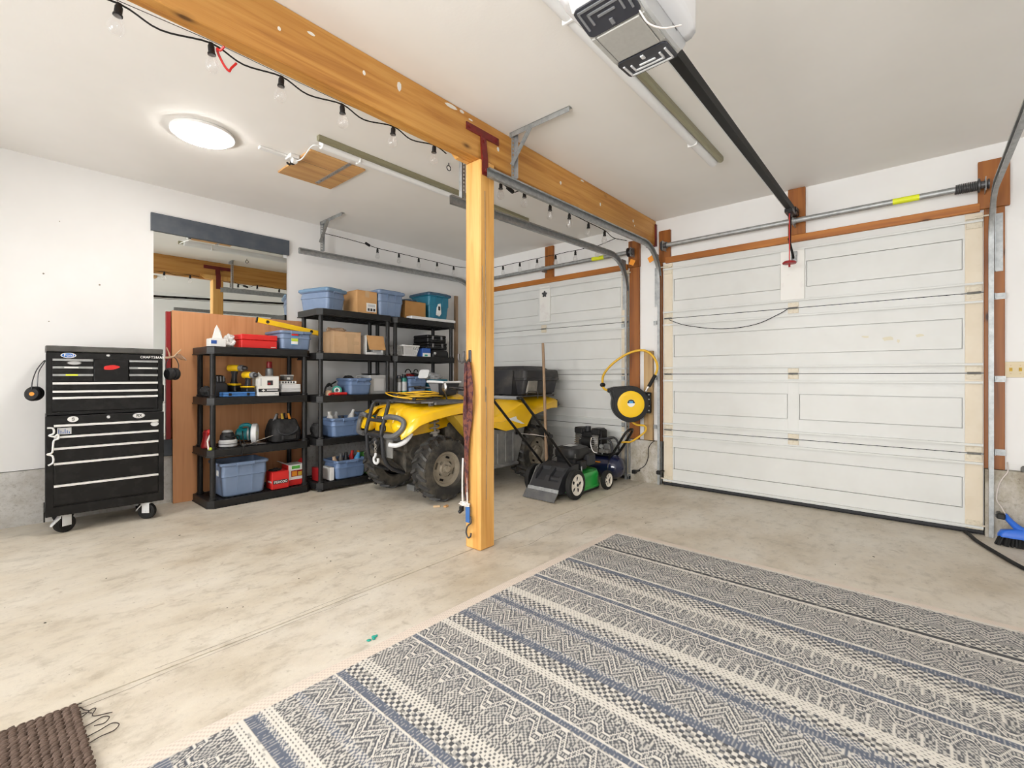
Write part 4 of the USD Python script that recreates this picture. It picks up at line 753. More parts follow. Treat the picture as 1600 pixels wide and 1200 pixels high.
def box_thing(name, label, x0, x1, y0, y1, z0, h, mat, cat='cardboard box', rz=0, flaps=True, tape=True):
    """A carton: four walls and a bottom, closed flaps that leave seams, a strip of tape."""
    t = T(name, label, cat, ((x0 + x1) / 2, (y0 + y1) / 2, z0 + 0.0008), rz); w, d = (x1 - x0) / 2, (y1 - y0) / 2
    P(t, 'carton', bx(-w, w, -d, d, 0, h - 0.004, 0.003), mat, smooth=False, world=False)
    if flaps:
        for s in (-1, 1): P(t, 'flap', bx(-w, w, min(s * 0.0015, s * d), max(s * 0.0015, s * d), h - 0.0035, h, 0.0012), mat, smooth=False, world=False)
    if tape: P(t, 'packing_tape', cc(bx(-0.025, 0.025, -d - 0.0008, d + 0.0008, h - 0.001, h + 0.0008), bx(-0.025, 0.025, -d - 0.0008, -d + 0.001, h - 0.07, h)), 'tape', smooth=False, world=False)
    return t
# ---------------------------------------------------------------- things on the front shelf
z = L1[3]
tb_ = T('tissue_box', 'white tissue box and crumpled white wrapping at the left end of the front shelf', 'tissue box', (1.40, 4.76, z))
P(tb_, 'carton', bx(1.335, 1.46, 4.69, 4.80, z + 0.001, z + 0.075, 0.004), 'paper_white', smooth=False)
P(tb_, 'print', cc(bx(1.342, 1.385, 4.6885, 4.691, z + 0.028, z + 0.058)), 'ink_blue', 'blue print on the box', smooth=False)
P(tb_, 'tissue', hull([(1.40, 4.74, z + 0.2), (1.385, 4.74, z + 0.17), (1.43, 4.745, z + 0.15), (1.365, 4.72, z + 0.078), (1.44, 4.72, z + 0.078), (1.44, 4.77, z + 0.078), (1.37, 4.77, z + 0.078)]), 'paper_white', smooth=False)
def crumple(c, r, s, seed, amp=0.55, n=3):
    m = sph((0, 0, 0), 1.0, n); q = m.vertices * (1 + amp * (meshkit.noise(m.vertices * 2.6 + seed, seed)[:, None] - 0.5) * 2 * 0.8 + 0.22 * (meshkit.noise(m.vertices * 7 + seed, seed + 1)[:, None] - 0.5))
    q = q * r * np.array(s); q[:, 2] = np.maximum(q[:, 2], -r * s[2] * 0.72); return TM(q + np.array(c), m.faces)
S('crumpled_plastic', crumple((1.513, 4.77, z + 0.055), 0.07, (0.6, 0.9, 1.0), 4), 'foam_white', 'crumpled white plastic bag between tissue box and red case', 'plastic bag', smooth=False)
rc = T('red_case', 'flat red metal case on top of the front shelf', 'tool case', (1.73, 4.79, z))
P(rc, 'base', bx(1.575, 1.888, 4.66, 4.93, z + 0.001, z + 0.075, 0.005), 'red_print', smooth=False)
P(rc, 'lid', bx(1.572, 1.891, 4.657, 4.933, z + 0.077, z + 0.128, 0.006), 'red_print', smooth=False)
P(rc, 'label', bx(1.83, 1.875, 4.6585, 4.661, z + 0.012, z + 0.018), 'paper_white', smooth=False)
def rough_sticker(t, w, d, h):
    y = -d / 2 + 0.012
    for nm, z0, z1, mt in (('label', 0.04, 0.145, 'sky_blue'), ('label', 0.075, 0.102, 'lime'), ('label', 0.045, 0.076, 'paper_white'), ('label', 0.130, 0.15, 'red_print')): panel(t, nm, -0.055, 0.008, z0 + 0.008, z1 + 0.008, y - (0.003 if mt != 'sky_blue' else 0.0) - 0.012 * z0 / h, mt)
tote('storage_tote', 'slate blue open tote with a colourful label on the front shelf', (2.067, 4.83), 0.32, 0.40, 0.185, z, 'tote_slate', sticker=rough_sticker)
lv = T('spirit_level', 'long yellow spirit level lying across the blue tote', 'spirit level', (2.08, 4.90, z + 0.19))
lm = lambda m: xf(m, ry=9, rz=-4, about=(1.78, 4.84, z + 0.30))
P(lv, 'beam', lm(cut(bx(1.78, 2.385, 4.83, 4.852, z + 0.262, z + 0.312, 0.002), cy((1.87, 4.82, z + 0.287), (1.87, 4.86, z + 0.287), 0.017, 16), cy((2.30, 4.82, z + 0.287), (2.30, 4.86, z + 0.287), 0.017, 16))), 'yellow_plastic', smooth=False)
P(lv, 'end_cap', lm(bx(1.768, 1.781, 4.828, 4.854, z + 0.260, z + 0.314, 0.002)), 'black_plastic', smooth=False)
P(lv, 'end_cap', lm(bx(2.384, 2.397, 4.828, 4.854, z + 0.260, z + 0.314, 0.002)), 'black_plastic', smooth=False)
for x in (1.87, 2.30): P(lv, 'vial', lm(cc(lathe([(0.016, -0.009), (0.016, 0.009), (0.010, 0.009), (0.010, -0.009), (0.016, -0.009)], 16, 'y', (x, 4.841, z + 0.287)), cy((x, 4.835, z + 0.273), (x, 4.847, z + 0.301), 0.005, 8))), 'black_plastic', smooth=False)
z = L1[2]
S('tool_pouch', crumple((1.335, 4.80, z + 0.045), 0.055, (0.85, 1.4, 0.95), 9, 0.3), 'cloth_black', 'soft black tool pouch at the left end of the second shelf', 'pouch', smooth=40)
bc = T('battery_charger', 'black battery charger behind the blue case on the second shelf', 'charger', (1.46, 4.86, z))
P(bc, 'body', loft([[(x, y, zz) for x, y in rrect(1.395 + i, 1.515 - i, 4.80 + i, 4.93 - i, 0.02, 3)] for i, zz in ((0, z + 0.001), (0.0, z + 0.10), (0.012, z + 0.125), (0.02, z + 0.13))]), 'charcoal', smooth=30)
P(bc, 'battery', loft([[(x, y, zz) for x, y in rrect(1.405 + i, 1.50 - i, 4.815 + i, 4.91 - i, 0.025, 3)] for i, zz in ((0, z + 0.131), (0.0, z + 0.165), (0.012, z + 0.19), (0.03, z + 0.197))]), 'black_plastic', smooth=30)
for k in range(3): P(bc, 'battery_rib', bx(1.423 + 0.026 * k, 1.433 + 0.026 * k, 4.811, 4.83, z + 0.136, z + 0.185, 0.003), 'grey_plastic', smooth=False)
fc = T('flat_case', 'flat blue plastic case at the front of the second shelf', 'tool case', (1.56, 4.70, z))
P(fc, 'base', bx(1.425, 1.69, 4.655, 4.76, z + 0.001, z + 0.022, 0.004), 'blue_case', smooth=False)
P(fc, 'lid', bx(1.425, 1.69, 4.655, 4.76, z + 0.0235, z + 0.042, 0.004), 'blue_case', smooth=False)
for x in (1.48, 1.63): P(fc, 'latch', bx(x - 0.012, x + 0.012, 4.650, 4.656, z + 0.010, z + 0.034, 0.002), 'black_plastic', smooth=False)
def drill(label, x, y, zb, h, yaw, chuck):
    d = T('cordless_drill', label, 'drill', (x, y, zb), yaw); k = h / 0.25
    P(d, 'battery', loft([[(a, b, zz * k) for a, b in rrect(-0.06 + i, 0.05 - i, -0.038 + i, 0.038 - i, 0.014, 3)] for i, zz in ((0.004, 0.001), (0, 0.006), (0, 0.04), (0.006, 0.052))]), 'black_plastic', world=False)
    P(d, 'battery_collar', bx(-0.062, 0.052, -0.040, 0.040, 0.052 * k, 0.072 * k, 0.008), 'yellow_plastic', smooth=False, world=False)
    P(d, 'handle', loft([[(a - 0.005 + zz * 0.06, b, zz * k) for a, b in rrect(-0.024 + i, 0.024 - i, -0.018 + i, 0.018 - i, 0.012, 3)] for i, zz in ((-0.008, 0.072), (0, 0.09), (0.001, 0.15), (-0.004, 0.185))]), 'charcoal', world=False)
    P(d, 'motor_housing', xf(lathe([(0, -0.075), (0.022, -0.074), (0.032, -0.064), (0.034, -0.02), (0.030, 0.03), (0.026, 0.05), (0, 0.05)], 20, 'x', (0, 0, 0)), t=(0.012, 0, 0.212 * k)), 'yellow_plastic', world=False)
    P(d, 'gearbox', xf(lathe([(0, 0.05), (0.028, 0.05), (0.030, 0.062), (0.028, 0.085), (0.022, 0.09), (0, 0.09)], 20, 'x', (0, 0, 0)), t=(0.012, 0, 0.212 * k)), 'grey_plastic', world=False)
    P(d, 'chuck', xf(lathe([(0, 0.09), (0.019, 0.09), (0.021, 0.10), (0.02, 0.118), (0.012, 0.132), (0, 0.133)], 16, 'x', (0, 0, 0)), t=(0.012, 0, 0.212 * k)), chuck, world=False)
    P(d, 'trigger', bx(0.022, 0.036, -0.007, 0.007, 0.155 * k, 0.185 * k, 0.003), 'black_plastic', smooth=False, world=False)
drill('taller yellow cordless drill standing on its battery on the second shelf', 1.575, 4.85, z + 0.045, 0.255, -62, 'steel_dark')
drill('shorter yellow cordless drill standing on the flat blue case', 1.645, 4.708, z + 0.0435, 0.18, -78, 'steel_dark')
S('drill_rest', bx(1.52, 1.625, 4.772, 4.925, z + 0.0006, z + 0.0445, 0.003), 'black_plastic', 'low black block under the taller drill', 'block', smooth=False)
wbx = box_thing('white_carton', 'white carton with a black tool pictured, on the second shelf', 1.71, 1.893, 4.63, 4.78, z, 0.185, 'paper_white', 'box', tape=False)
panel(wbx, 'print', -0.0915, 0.0915, 0.038, 0.068, -0.075, 'charcoal', 'black printed band')
panel(wbx, 'print', -0.015, 0.035, 0.10, 0.145, -0.075, 'ink_black', 'printed picture of a tool'); panel(wbx, 'print', -0.01, 0.012, 0.106, 0.125, -0.0765, 'deep_red')
panel(wbx, 'print', -0.076, -0.066, 0.095, 0.165, -0.075, 'light_grey'); panel(wbx, 'print', 0.055, 0.078, 0.015, 0.023, -0.075, 'light_grey')
P(wbx, 'print', ext([(-0.068, 0.053), (-0.05, 0.063), (-0.032, 0.053), (-0.05, 0.043)], -0.0775, -0.074, 'xz'), 'paper_white', 'white diamond on the band', smooth=False, world=False)
panel(wbx, 'print', -0.02, 0.08, 0.046, 0.060, -0.0768, 'light_grey')
P(wbx, 'open_flap', hull([(-0.09, 0.0, 0.185), (-0.03, 0.0, 0.185), (-0.06, 0.01, 0.225), (-0.06, 0.014, 0.225), (-0.09, 0.004, 0.185), (-0.03, 0.004, 0.185)]), 'paper_white', smooth=False, world=False)
def spray(name, label, x, y, zb, h, r, body, cap, group=None, cat='spray can'):
    s = T(name, label, cat, (x, y, zb + 0.0008), 0, group)
    P(s, 'can', lathe([(0, 0), (r, 0.001), (r, h * 0.74), (r * 0.93, h * 0.78), (r * 0.5, h * 0.83), (0, h * 0.83)], 20, 'z'), body, world=False)
    P(s, 'label', lathe([(r + 0.0005, h * 0.12), (r + 0.0006, h * 0.6)], 20, 'z'), 'light_grey', world=False)
    P(s, 'cap', lathe([(0.0, h * 0.80), (r * 0.72, h * 0.80), (r * 0.70, h * 0.97), (r * 0.6, h), (0, h)], 20, 'z'), cap, world=False)
spray('spray_can', 'silver spray can with a red cap behind the white carton', 1.883, 4.832, z, 0.33, 0.035, 'galvanised', 'deep_red')
gb = T('bit_case', 'stack of black and grey flat tool cases at the right of the second shelf', 'tool case', (2.07, 4.80, z))
P(gb, 'lower_case', bx(1.925, 2.115, 4.66, 4.92, z + 0.001, z + 0.03, 0.004), 'black_plastic', smooth=False)
P(gb, 'middle_case', bx(1.925, 2.115, 4.655, 4.92, z + 0.031, z + 0.06, 0.004), 'light_grey', smooth=False)
P(gb, 'upper_case', bx(1.935, 2.115, 4.66, 4.92, z + 0.061, z + 0.108, 0.004), 'pale_grey', smooth=False)
bk = box_thing('white_carton', 'flat white printed carton lying on the grey tool cases', 1.955, 2.10, 4.70, 4.90, z + 0.109, 0.034, 'paper_white', 'box', rz=-7, flaps=False, tape=False)
for k in range(5): panel(bk, 'print', -0.06 + 0.025 * k, -0.047 + 0.025 * k, 0.008, 0.024, -0.10, 'ink_black')
tn = T('screw_tin', 'small grey tin with a pale label on top of the flat white carton', 'tin', (2.03, 4.79, z + 0.143))
P(tn, 'tin', bx(1.985, 2.075, 4.73, 4.83, z + 0.1455, z + 0.187, 0.005), 'dusty_grey', smooth=False); P(tn, 'lid', bx(1.982, 2.078, 4.727, 4.833, z + 0.188, z + 0.20, 0.004), 'pale_grey', smooth=False); P(tn, 'label', bx(2.01, 2.04, 4.7285, 4.731, z + 0.153, z + 0.175), 'paper_white', smooth=False)
z = L1[1]
sd = T('palm_sander', 'dark red power sander behind the left post of the third shelf', 'power tool', (1.39, 4.76, z))
P(sd, 'body', xf(lathe([(0, 0.001), (0.055, 0.001), (0.06, 0.02), (0.05, 0.06), (0.042, 0.10), (0.045, 0.14), (0.03, 0.16), (0, 0.163)], 20, 'z', (1.352, 4.80, z))), 'deep_red'); P(sd, 'grip', xf(cy((1.35, 4.77, z + 0.12), (1.34, 4.72, z + 0.155), 0.02, 12)), 'red_print')
P(sd, 'cord_end', cc(cy((1.303, 4.65, z + 0.075), (1.30, 4.612, z + 0.008), 0.007, 8), cy((1.34, 4.71, z + 0.12), (1.303, 4.65, z + 0.075), 0.009, 8)), 'strap_white', 'pale cord end')
S('yellow_cap', lathe([(0, 0.001), (0.017, 0.001), (0.018, 0.012), (0.012, 0.022), (0, 0.024)], 14, 'z', (1.316, 4.628, z)), 'lime', 'small yellow-green cap on the shelf corner', 'cap')
vs = T('rotary_tool', 'round white and black corded power tool on the third shelf', 'power tool', (1.50, 4.76, z))
P(vs, 'base', lathe([(0, 0.001), (0.072, 0.001), (0.075, 0.01), (0.075, 0.05), (0.068, 0.062), (0, 0.062)], 28, 'z', (1.50, 4.77, z)), 'pale_grey'); P(vs, 'band', lathe([(0.0755, 0.022), (0.0765, 0.026), (0.0755, 0.030)], 28, 'z', (1.50, 4.77, z)), 'grey_plastic')
P(vs, 'motor', lathe([(0, 0.06), (0.06, 0.062), (0.058, 0.10), (0.045, 0.125), (0, 0.13)], 24, 'z', (1.495, 4.77, z)), 'charcoal'); P(vs, 'top_plate', lathe([(0, 0.126), (0.04, 0.127), (0.045, 0.133), (0.03, 0.147), (0.012, 0.149), (0, 0.145)], 20, 'z', (1.495, 4.77, z)), 'light_grey')
P(vs, 'cord', tb(spl([(1.46, 4.72, z + 0.10), (1.50, 4.70, z + 0.085), (1.56, 4.70, z + 0.10), (1.575, 4.71, z + 0.06), (1.575, 4.66, z + 0.012), (1.57, 4.60, z + 0.008), (1.56, 4.576, z - 0.02), (1.55, 4.576, z - 0.075)], 6), 0.005, 6), 'black_rubber')
cs = T('circular_saw', 'teal circular saw with a pale blade guard lying on the third shelf', 'circular saw', (1.68, 4.76, z))
def sw_(m): return xf(m, rz=-28, rx=18, about=(1.70, 4.75, z + 0.09))
P(cs, 'motor', sw_(lathe([(0, -0.13), (0.03, -0.13), (0.052, -0.115), (0.058, -0.07), (0.062, -0.01), (0, -0.005)], 24, 'x', (1.69, 4.76, z + 0.095))), 'teal_tool')
P(cs, 'collar', sw_(lathe([(0.063, -0.03), (0.067, -0.026), (0.067, -0.018), (0.063, -0.014)], 24, 'x', (1.69, 4.76, z + 0.095))), 'galvanised')
P(cs, 'guard', sw_(lathe([(0.0, 0.0), (0.085, 0.0), (0.092, 0.008), (0.092, 0.042), (0.085, 0.048), (0.055, 0.048), (0.052, 0.03), (0.028, 0.028), (0, 0.028)], 32, 'x', (1.695, 4.755, z + 0.10))), 'pale_grey'); P(cs, 'blade_bolt', sw_(lathe([(0, 0.028), (0.018, 0.028), (0.018, 0.044), (0, 0.046)], 12, 'x', (1.695, 4.755, z + 0.10))), 'lime', 'yellow-green hub')
P(cs, 'handle', sw_(tb(spl([(1.60, 4.76, z + 0.15), (1.62, 4.75, z + 0.185), (1.67, 4.75, z + 0.19), (1.70, 4.75, z + 0.165)], 5), 0.017, 10)), 'teal_tool'); P(cs, 'base_plate', bx(1.60, 1.80, 4.69, 4.86, z + 0.001, z + 0.005), 'galvanised', smooth=False); P(cs, 'fence_rod', cy((1.65, 4.655, z + 0.02), (1.845, 4.65, z + 0.075), 0.004, 6), 'steel_bright')
P(cs, 'cord', tb(spl([(1.61, 4.74, z + 0.13), (1.60, 4.70, z + 0.10), (1.605, 4.69, z + 0.04), (1.63, 4.67, z + 0.008), (1.70, 4.66, z + 0.006)], 6), 0.005, 6), 'black_rubber')
tg = T('tool_bag', 'open black canvas tool bag stuffed with tools on the third shelf', 'tool bag', (2.0, 4.80, z))
bagm = loft([[(2.0 + (x - 2.0) * k, 4.80 + (y - 4.80) * k, z + zz) for x, y in rrect(1.86, 2.135, 4.665, 4.93, 0.06, 4)] for k, zz in ((0.9, 0.001), (1.0, 0.012), (1.02, 0.09), (0.92, 0.15), (0.80, 0.20), (0.70, 0.215), (0.66, 0.19))]); bagm.vertices += 0.018 * (meshkit.noise(bagm.vertices * 17)[:, None] - 0.5) * np.where(bagm.vertices[:, 2:] > z + 0.01, 1, 0); P(tg, 'bag', bagm, 'cloth_black', smooth=50)
P(tg, 'handle', tb(spl([(1.90, 4.67, z + 0.13), (1.92, 4.655, z + 0.09), (1.99, 4.65, z + 0.07), (2.07, 4.655, z + 0.10), (2.09, 4.67, z + 0.14)], 6), 0.009, 8), 'charcoal'); P(tg, 'pocket', bx(1.93, 2.08, 4.652, 4.69, z + 0.012, z + 0.075, 0.015), 'cloth_black', smooth=False)
for x, y, a, mt in ((1.93, 4.80, 12, 'black_plastic'), (1.985, 4.76, -8, 'amber_plastic'), (2.02, 4.83, 5, 'black_plastic'), (2.06, 4.77, -15, 'orange_plastic'), (1.90, 4.77, 20, 'grey_plastic')): P(tg, 'tool_handle', xf(lathe([(0, 0), (0.012, 0.002), (0.014, 0.04), (0.010, 0.075), (0.012, 0.085), (0, 0.088)], 12, 'z', (x, y, z + 0.185)), ry=a, about=(x, y, z + 0.19)), mt)
z = L1[0]
def side_label(t, w, d, h): P(t, 'label', xf(bx(-w / 2 + 0.009, -w / 2 + 0.013, -0.09, -0.04, h * 0.62, h * 0.78)), 'paper_white', smooth=False, world=False)
tote('storage_tote', 'large open grey-blue tote on the bottom of the front shelf', (1.595, 4.79), 0.41, 0.36, 0.305, z, 'tote_slate', sticker=side_label)
fb = box_thing('red_carton', 'small red carton with white lettering on the bottom of the front shelf', 1.83, 1.985, 4.63, 4.77, z, 0.165, 'red_print', 'box', tape=False)
panel(fb, 'print', -0.068, 0.068, 0.05, 0.085, -0.07, 'charcoal', 'dark band'); m = text('FERODO', 0.022, 0.001); P(fb, 'lettering', xf(up_front(m), t=(-(m.bounds[1][0]) / 2, -0.0732, 0.056)), 'paper_white', 'white lettering', smooth=False, world=False)
m = text('FERODO', 0.017, 0.001); P(fb, 'lettering', xf(xf(up_front(m), rz=-90), t=(-0.0785, 0.03, 0.06)), 'paper_white', smooth=False, world=False)
P(fb, 'contents', crumple((-0.02, 0.01, 0.172), 0.032, (1.6, 1.2, 0.45), 3), 'cloth_black', smooth=False, world=False)
f2 = box_thing('red_carton', 'taller open red and white carton behind the small red one', 2.005, 2.165, 4.68, 4.84, z, 0.205, 'paper_white', 'box', tape=False, flaps=False)
panel(f2, 'print', -0.08, 0.08, 0.0, 0.055, -0.08, 'red_print'); panel(f2, 'print', 0.055, 0.08, 0.055, 0.10, -0.08, 'red_print'); panel(f2, 'print', -0.055, 0.055, 0.085, 0.145, -0.08, 'deep_red'); panel(f2, 'print', -0.048, 0.0, 0.09, 0.138, -0.0815, 'orange_plastic'); panel(f2, 'print', 0.01, 0.048, 0.092, 0.13, -0.0815, 'amber_plastic'); panel(f2, 'print', -0.05, 0.03, 0.16, 0.19, -0.08, 'green_print')
P(f2, 'side_print', bx(-0.0815, -0.0785, -0.075, 0.075, 0.0, 0.20), 'red_print', smooth=False, world=False)
for s, t_ in ((-1, 0.055), (1, 0.03)): P(f2, 'flap', hull([(s * 0.078, -0.078, 0.2), (s * 0.078, 0.078, 0.2), (s * (0.078 + t_), -0.07, 0.235), (s * (0.078 + t_), 0.07, 0.235), (s * 0.075, -0.078, 0.2005), (s * 0.075, 0.078, 0.2005), (s * (0.076 + t_), -0.07, 0.237), (s * (0.076 + t_), 0.07, 0.237)]), 'light_grey' if s < 0 else 'red_print', smooth=False, world=False)

# ---------------------------------------------------------------- things on the two tall shelves
z = L2[4]
tote('storage_tote', 'lidded pale blue tote at the left end of the tall shelves, topmost tier', (2.40, 4.775), 0.265, 0.42, 0.215, z, 'tote_slate', rz=16, lid=True)
box_thing('cardboard_box', 'tall tan cardboard box with a white label beside the lidded pale blue tote', 2.68, 2.925, 4.57, 4.86, z, 0.255, 'cardboard_orange')
panel('/World/cardboard_box', 'label', -0.01, 0.112, 0.03, 0.125, -0.145, 'paper_white', 'white shipping label')
for k in range(3): panel('/World/cardboard_box', 'label_print', 0.005 + 0.034 * k, 0.028 + 0.034 * k, 0.04, 0.068, -0.1465, 'ink_black')
panel('/World/cardboard_box', 'label_print', 0.01, 0.095, 0.085, 0.112, -0.1465, 'light_grey')
tote('storage_tote', 'tall slate blue tote on the topmost tier between two cardboard boxes', (3.10, 4.745), 0.35, 0.42, 0.275, z, 'tote_slate', lid=True, lid_mat='tote_slate')
bt = S('shelf_board', bx(3.34, 4.02, 4.492, 4.60, z + 0.0006, z + 0.034, 0.003), 'pale_grey', 'long pale board along the front edge of the far top shelf', 'board', smooth=False)
cb = box_thing('cardboard_box', 'plain orange-brown cardboard box right of the tall slate tote', 3.335, 3.64, 4.615, 4.90, z, 0.225, 'cardboard_deep', tape=False)
S('round_lid', lathe([(0, 0.001), (0.11, 0.001), (0.115, 0.01), (0.11, 0.022), (0.05, 0.036), (0, 0.038)], 28, 'z', (3.46, 4.75, z + 0.226)), 'tote_teal_dark', 'dark round lid lying on the orange-brown cardboard box', 'lid')
def white_tag(t, w, d, h):
    P(t, 'label', ext([(-0.045, 0.10), (0.0, 0.085), (0.025, 0.12), (0.02, 0.20), (0.015, 0.25), (-0.025, 0.24), (-0.04, 0.19)], -d / 2 + 0.010, -d / 2 + 0.04, 'xz'), 'paper_white', 'torn white label', smooth=False, world=False); P(t, 'label_print', bx(-0.022, 0.008, -d / 2 + 0.008, -d / 2 + 0.0105, 0.16, 0.21), 'ink_black', smooth=False, world=False)
tote('storage_tote', 'tall teal tote with a dark lid at the right end of the top tier', (3.875, 4.82), 0.37, 0.40, 0.36, z, 'tote_teal', lid=True, lid_mat='tote_teal_dark', sticker=white_tag)
z = L2[3]
c3 = box_thing('cardboard_box', 'pale tan cardboard box with a taped front on the second tier', 2.41, 2.72, 4.56, 4.84, z, 0.235, 'cardboard', tape=False)
panel(c3, 'packing_tape', 0.0, 0.075, 0.0, 0.215, -0.14, 'tape', 'brown tape'); panel(c3, 'packing_tape', -0.03, 0.09, 0.175, 0.215, -0.1412, 'tape'); panel(c3, 'packing_tape', 0.06, 0.13, 0.10, 0.135, -0.1412, 'tape')
P(c3, 'packing_paper', crumple((-0.04, 0.03, 0.255), 0.05, (2.0, 1.6, 0.6), 12), 'bone', smooth=False, world=False)
P(c3, 'open_flap', hull([(0.15, -0.13, 0.23), (0.15, 0.13, 0.23), (0.155, -0.13, 0.23), (0.155, 0.13, 0.23), (0.175, -0.12, 0.245), (0.175, 0.12, 0.245)]), 'cardboard', smooth=False, world=False)
c4 = T('open_carton', 'white-edged carton with its brown flap hanging open on the second tier', 'cardboard box', (2.91, 4.66, z))
P(c4, 'carton', cut(bx(2.79, 3.005, 4.57, 4.80, z + 0.001, z + 0.215, 0.002), bx(2.797, 2.998, 4.55, 4.79, z + 0.03, z + 0.205)), 'paper_white', smooth=False)
P(c4, 'hanging_flap', hull([(2.79, 4.569, z + 0.214), (3.003, 4.569, z + 0.214), (2.79, 4.565, z + 0.214), (3.003, 4.565, z + 0.214), (2.80, 4.525, z + 0.055), (3.006, 4.525, z + 0.055), (2.80, 4.522, z + 0.055), (3.006, 4.522, z + 0.055)]), 'cardboard_orange', 'brown inside of the open flap', smooth=False)
P(c4, 'contents', bx(2.90, 2.99, 4.60, 4.78, z + 0.031, z + 0.06, 0.003), 'light_grey', smooth=False); P(c4, 'print', bx(2.92, 2.99, 4.567, 4.571, z + 0.008, z + 0.024), 'light_grey', smooth=False)
bs = T('plastic_basket', 'white slatted plastic basket on the far unit, second tier', 'basket', (3.35, 4.66, z)); bw = []
lo_, hi_ = rrect(3.265, 3.475, 4.56, 4.80, 0.03, 3), rrect(3.24, 3.50, 4.535, 4.825, 0.035, 3)
P(bs, 'floor', ext(lo_, z + 0.001, z + 0.005), 'white_plastic', smooth=False); P(bs, 'rim', loft([[(x, y, z + q) for x, y in (hi_ - [3.37, 4.68]) * k + [3.37, 4.68]] for k, q in ((1.0, 0.118), (1.03, 0.118), (1.03, 0.132), (1.0, 0.132), (0.97, 0.132), (0.97, 0.118))], False, False), 'white_plastic', smooth=False)
P(bs, 'band', loft([[(x, y, z + q) for x, y in lo_ + (hi_ - lo_) * (q / 0.125)] for q in (0.002, 0.022)], False, False), 'white_plastic', smooth=False)
for x in np.linspace(0.04, 0.96, 15): a, b = 3.272 + 0.196 * x, 3.25 + 0.24 * x; P(bs, 'slat', hull([(a - 0.004, 4.562, z + 0.02), (a + 0.004, 4.562, z + 0.02), (b - 0.004, 4.537, z + 0.12), (b + 0.004, 4.537, z + 0.12), (a - 0.004, 4.565, z + 0.02), (a + 0.004, 4.565, z + 0.02), (b - 0.004, 4.54, z + 0.12), (b + 0.004, 4.54, z + 0.12)]), 'white_plastic', smooth=False)
for y in np.linspace(4.58, 4.78, 9): P(bs, 'slat', hull([(3.266, y - 0.004, z + 0.02), (3.266, y + 0.004, z + 0.02), (3.242, y - 0.004, z + 0.12), (3.242, y + 0.004, z + 0.12), (3.269, y - 0.004, z + 0.02), (3.269, y + 0.004, z + 0.02), (3.245, y + 0.004, z + 0.12)]), 'white_plastic', smooth=False)
P(bs, 'back_wall', cc(hull([(3.27, 4.797, z + 0.004), (3.47, 4.797, z + 0.004), (3.25, 4.82, z + 0.12), (3.49, 4.82, z + 0.12), (3.27, 4.80, z + 0.004), (3.47, 4.80, z + 0.004), (3.25, 4.823, z + 0.12), (3.49, 4.823, z + 0.12)])), 'white_plastic', smooth=False)
nb = box_thing('blue_carton', 'small navy and white carton between basket and black cases', 3.54, 3.65, 4.53, 4.66, z, 0.105, 'ink_blue', 'box', tape=False, rz=-6); panel(nb, 'print', -0.055, 0.055, 0.0, 0.045, -0.065, 'paper_white'); panel(nb, 'print', -0.03, 0.01, 0.008, 0.028, -0.0665, 'green_lid')
for k, (x0, x1, y0, y1, z0, z1, lab) in enumerate(((3.645, 3.955, 4.58, 4.88, 0.10, 0.185, 'middle black tool case of the stack on the far unit'), (3.65, 3.95, 4.59, 4.88, 0.187, 0.28, 'topmost black tool case of the stack on the far unit'))):
    c = T('tool_case', lab, 'tool case', ((x0 + x1) / 2, (y0 + y1) / 2, z + z0))
    P(c, 'body', bx(x0, x1, y0, y1, z + z0 + 0.0006, z + z1 - 0.035, 0.008), 'black_plastic', smooth=False); P(c, 'lid', bx(x0, x1, y0, y1, z + z1 - 0.034, z + z1, 0.008), 'black_plastic', smooth=False)
    for x in (x0 + 0.08, x1 - 0.08): P(c, 'latch', bx(x - 0.014, x + 0.014, y0 - 0.006, y0 + 0.002, z + z1 - 0.06, z + z1 - 0.012, 0.002), 'grey_plastic', smooth=False)
    P(c, 'handle', tb([(x0 + 0.11, y0, z + z0 + 0.03), (x0 + 0.115, y0 - 0.02, z + z0 + 0.03), (x1 - 0.115, y0 - 0.02, z + z0 + 0.03), (x1 - 0.11, y0, z + z0 + 0.03)], 0.007, 8), 'charcoal')
c = T('power_tool', 'low rounded black tool at the bottom of the black stack', 'power tool', (3.83, 4.66, z)); P(c, 'shell', loft([[(x, y, z + q) for x, y in (rrect(3.68, 3.975, 4.535, 4.84, 0.07, 4) - [3.83, 4.69]) * k + [3.83, 4.69]] for k, q in ((0.98, 0.001), (1.0, 0.03), (0.97, 0.07), (0.86, 0.094), (0.7, 0.099))]), 'black_plastic', smooth=35); P(c, 'lamp', lathe([(0, -0.006), (0.015, -0.006), (0.017, 0.004), (0, 0.004)], 14, 'y', (3.72, 4.535, z + 0.05)), 'light_grey')
S('pry_bar', cc(cy((3.49, 4.60, z + 0.128), (3.62, 4.575, z + 0.116), 0.012, 8), bx(3.60, 3.655, 4.555, 4.60, z + 0.106, z + 0.13, 0.006)), 'black_plastic', 'short black tool lying across basket rim and blue carton', 'tool')
z = L2[2]
def small_junk(par, spots, z):
    for x, y, zz, r, s, mt, sd in spots: P(par, 'contents', crumple((x, y, z + zz), r, s, sd, 0.35, 2), mt, smooth=False, world=False)
j = T('hand_tools', 'heap of red, green and black hand tools left of the mid-tier blue tote', 'hand tools', (2.42, 4.62, z))
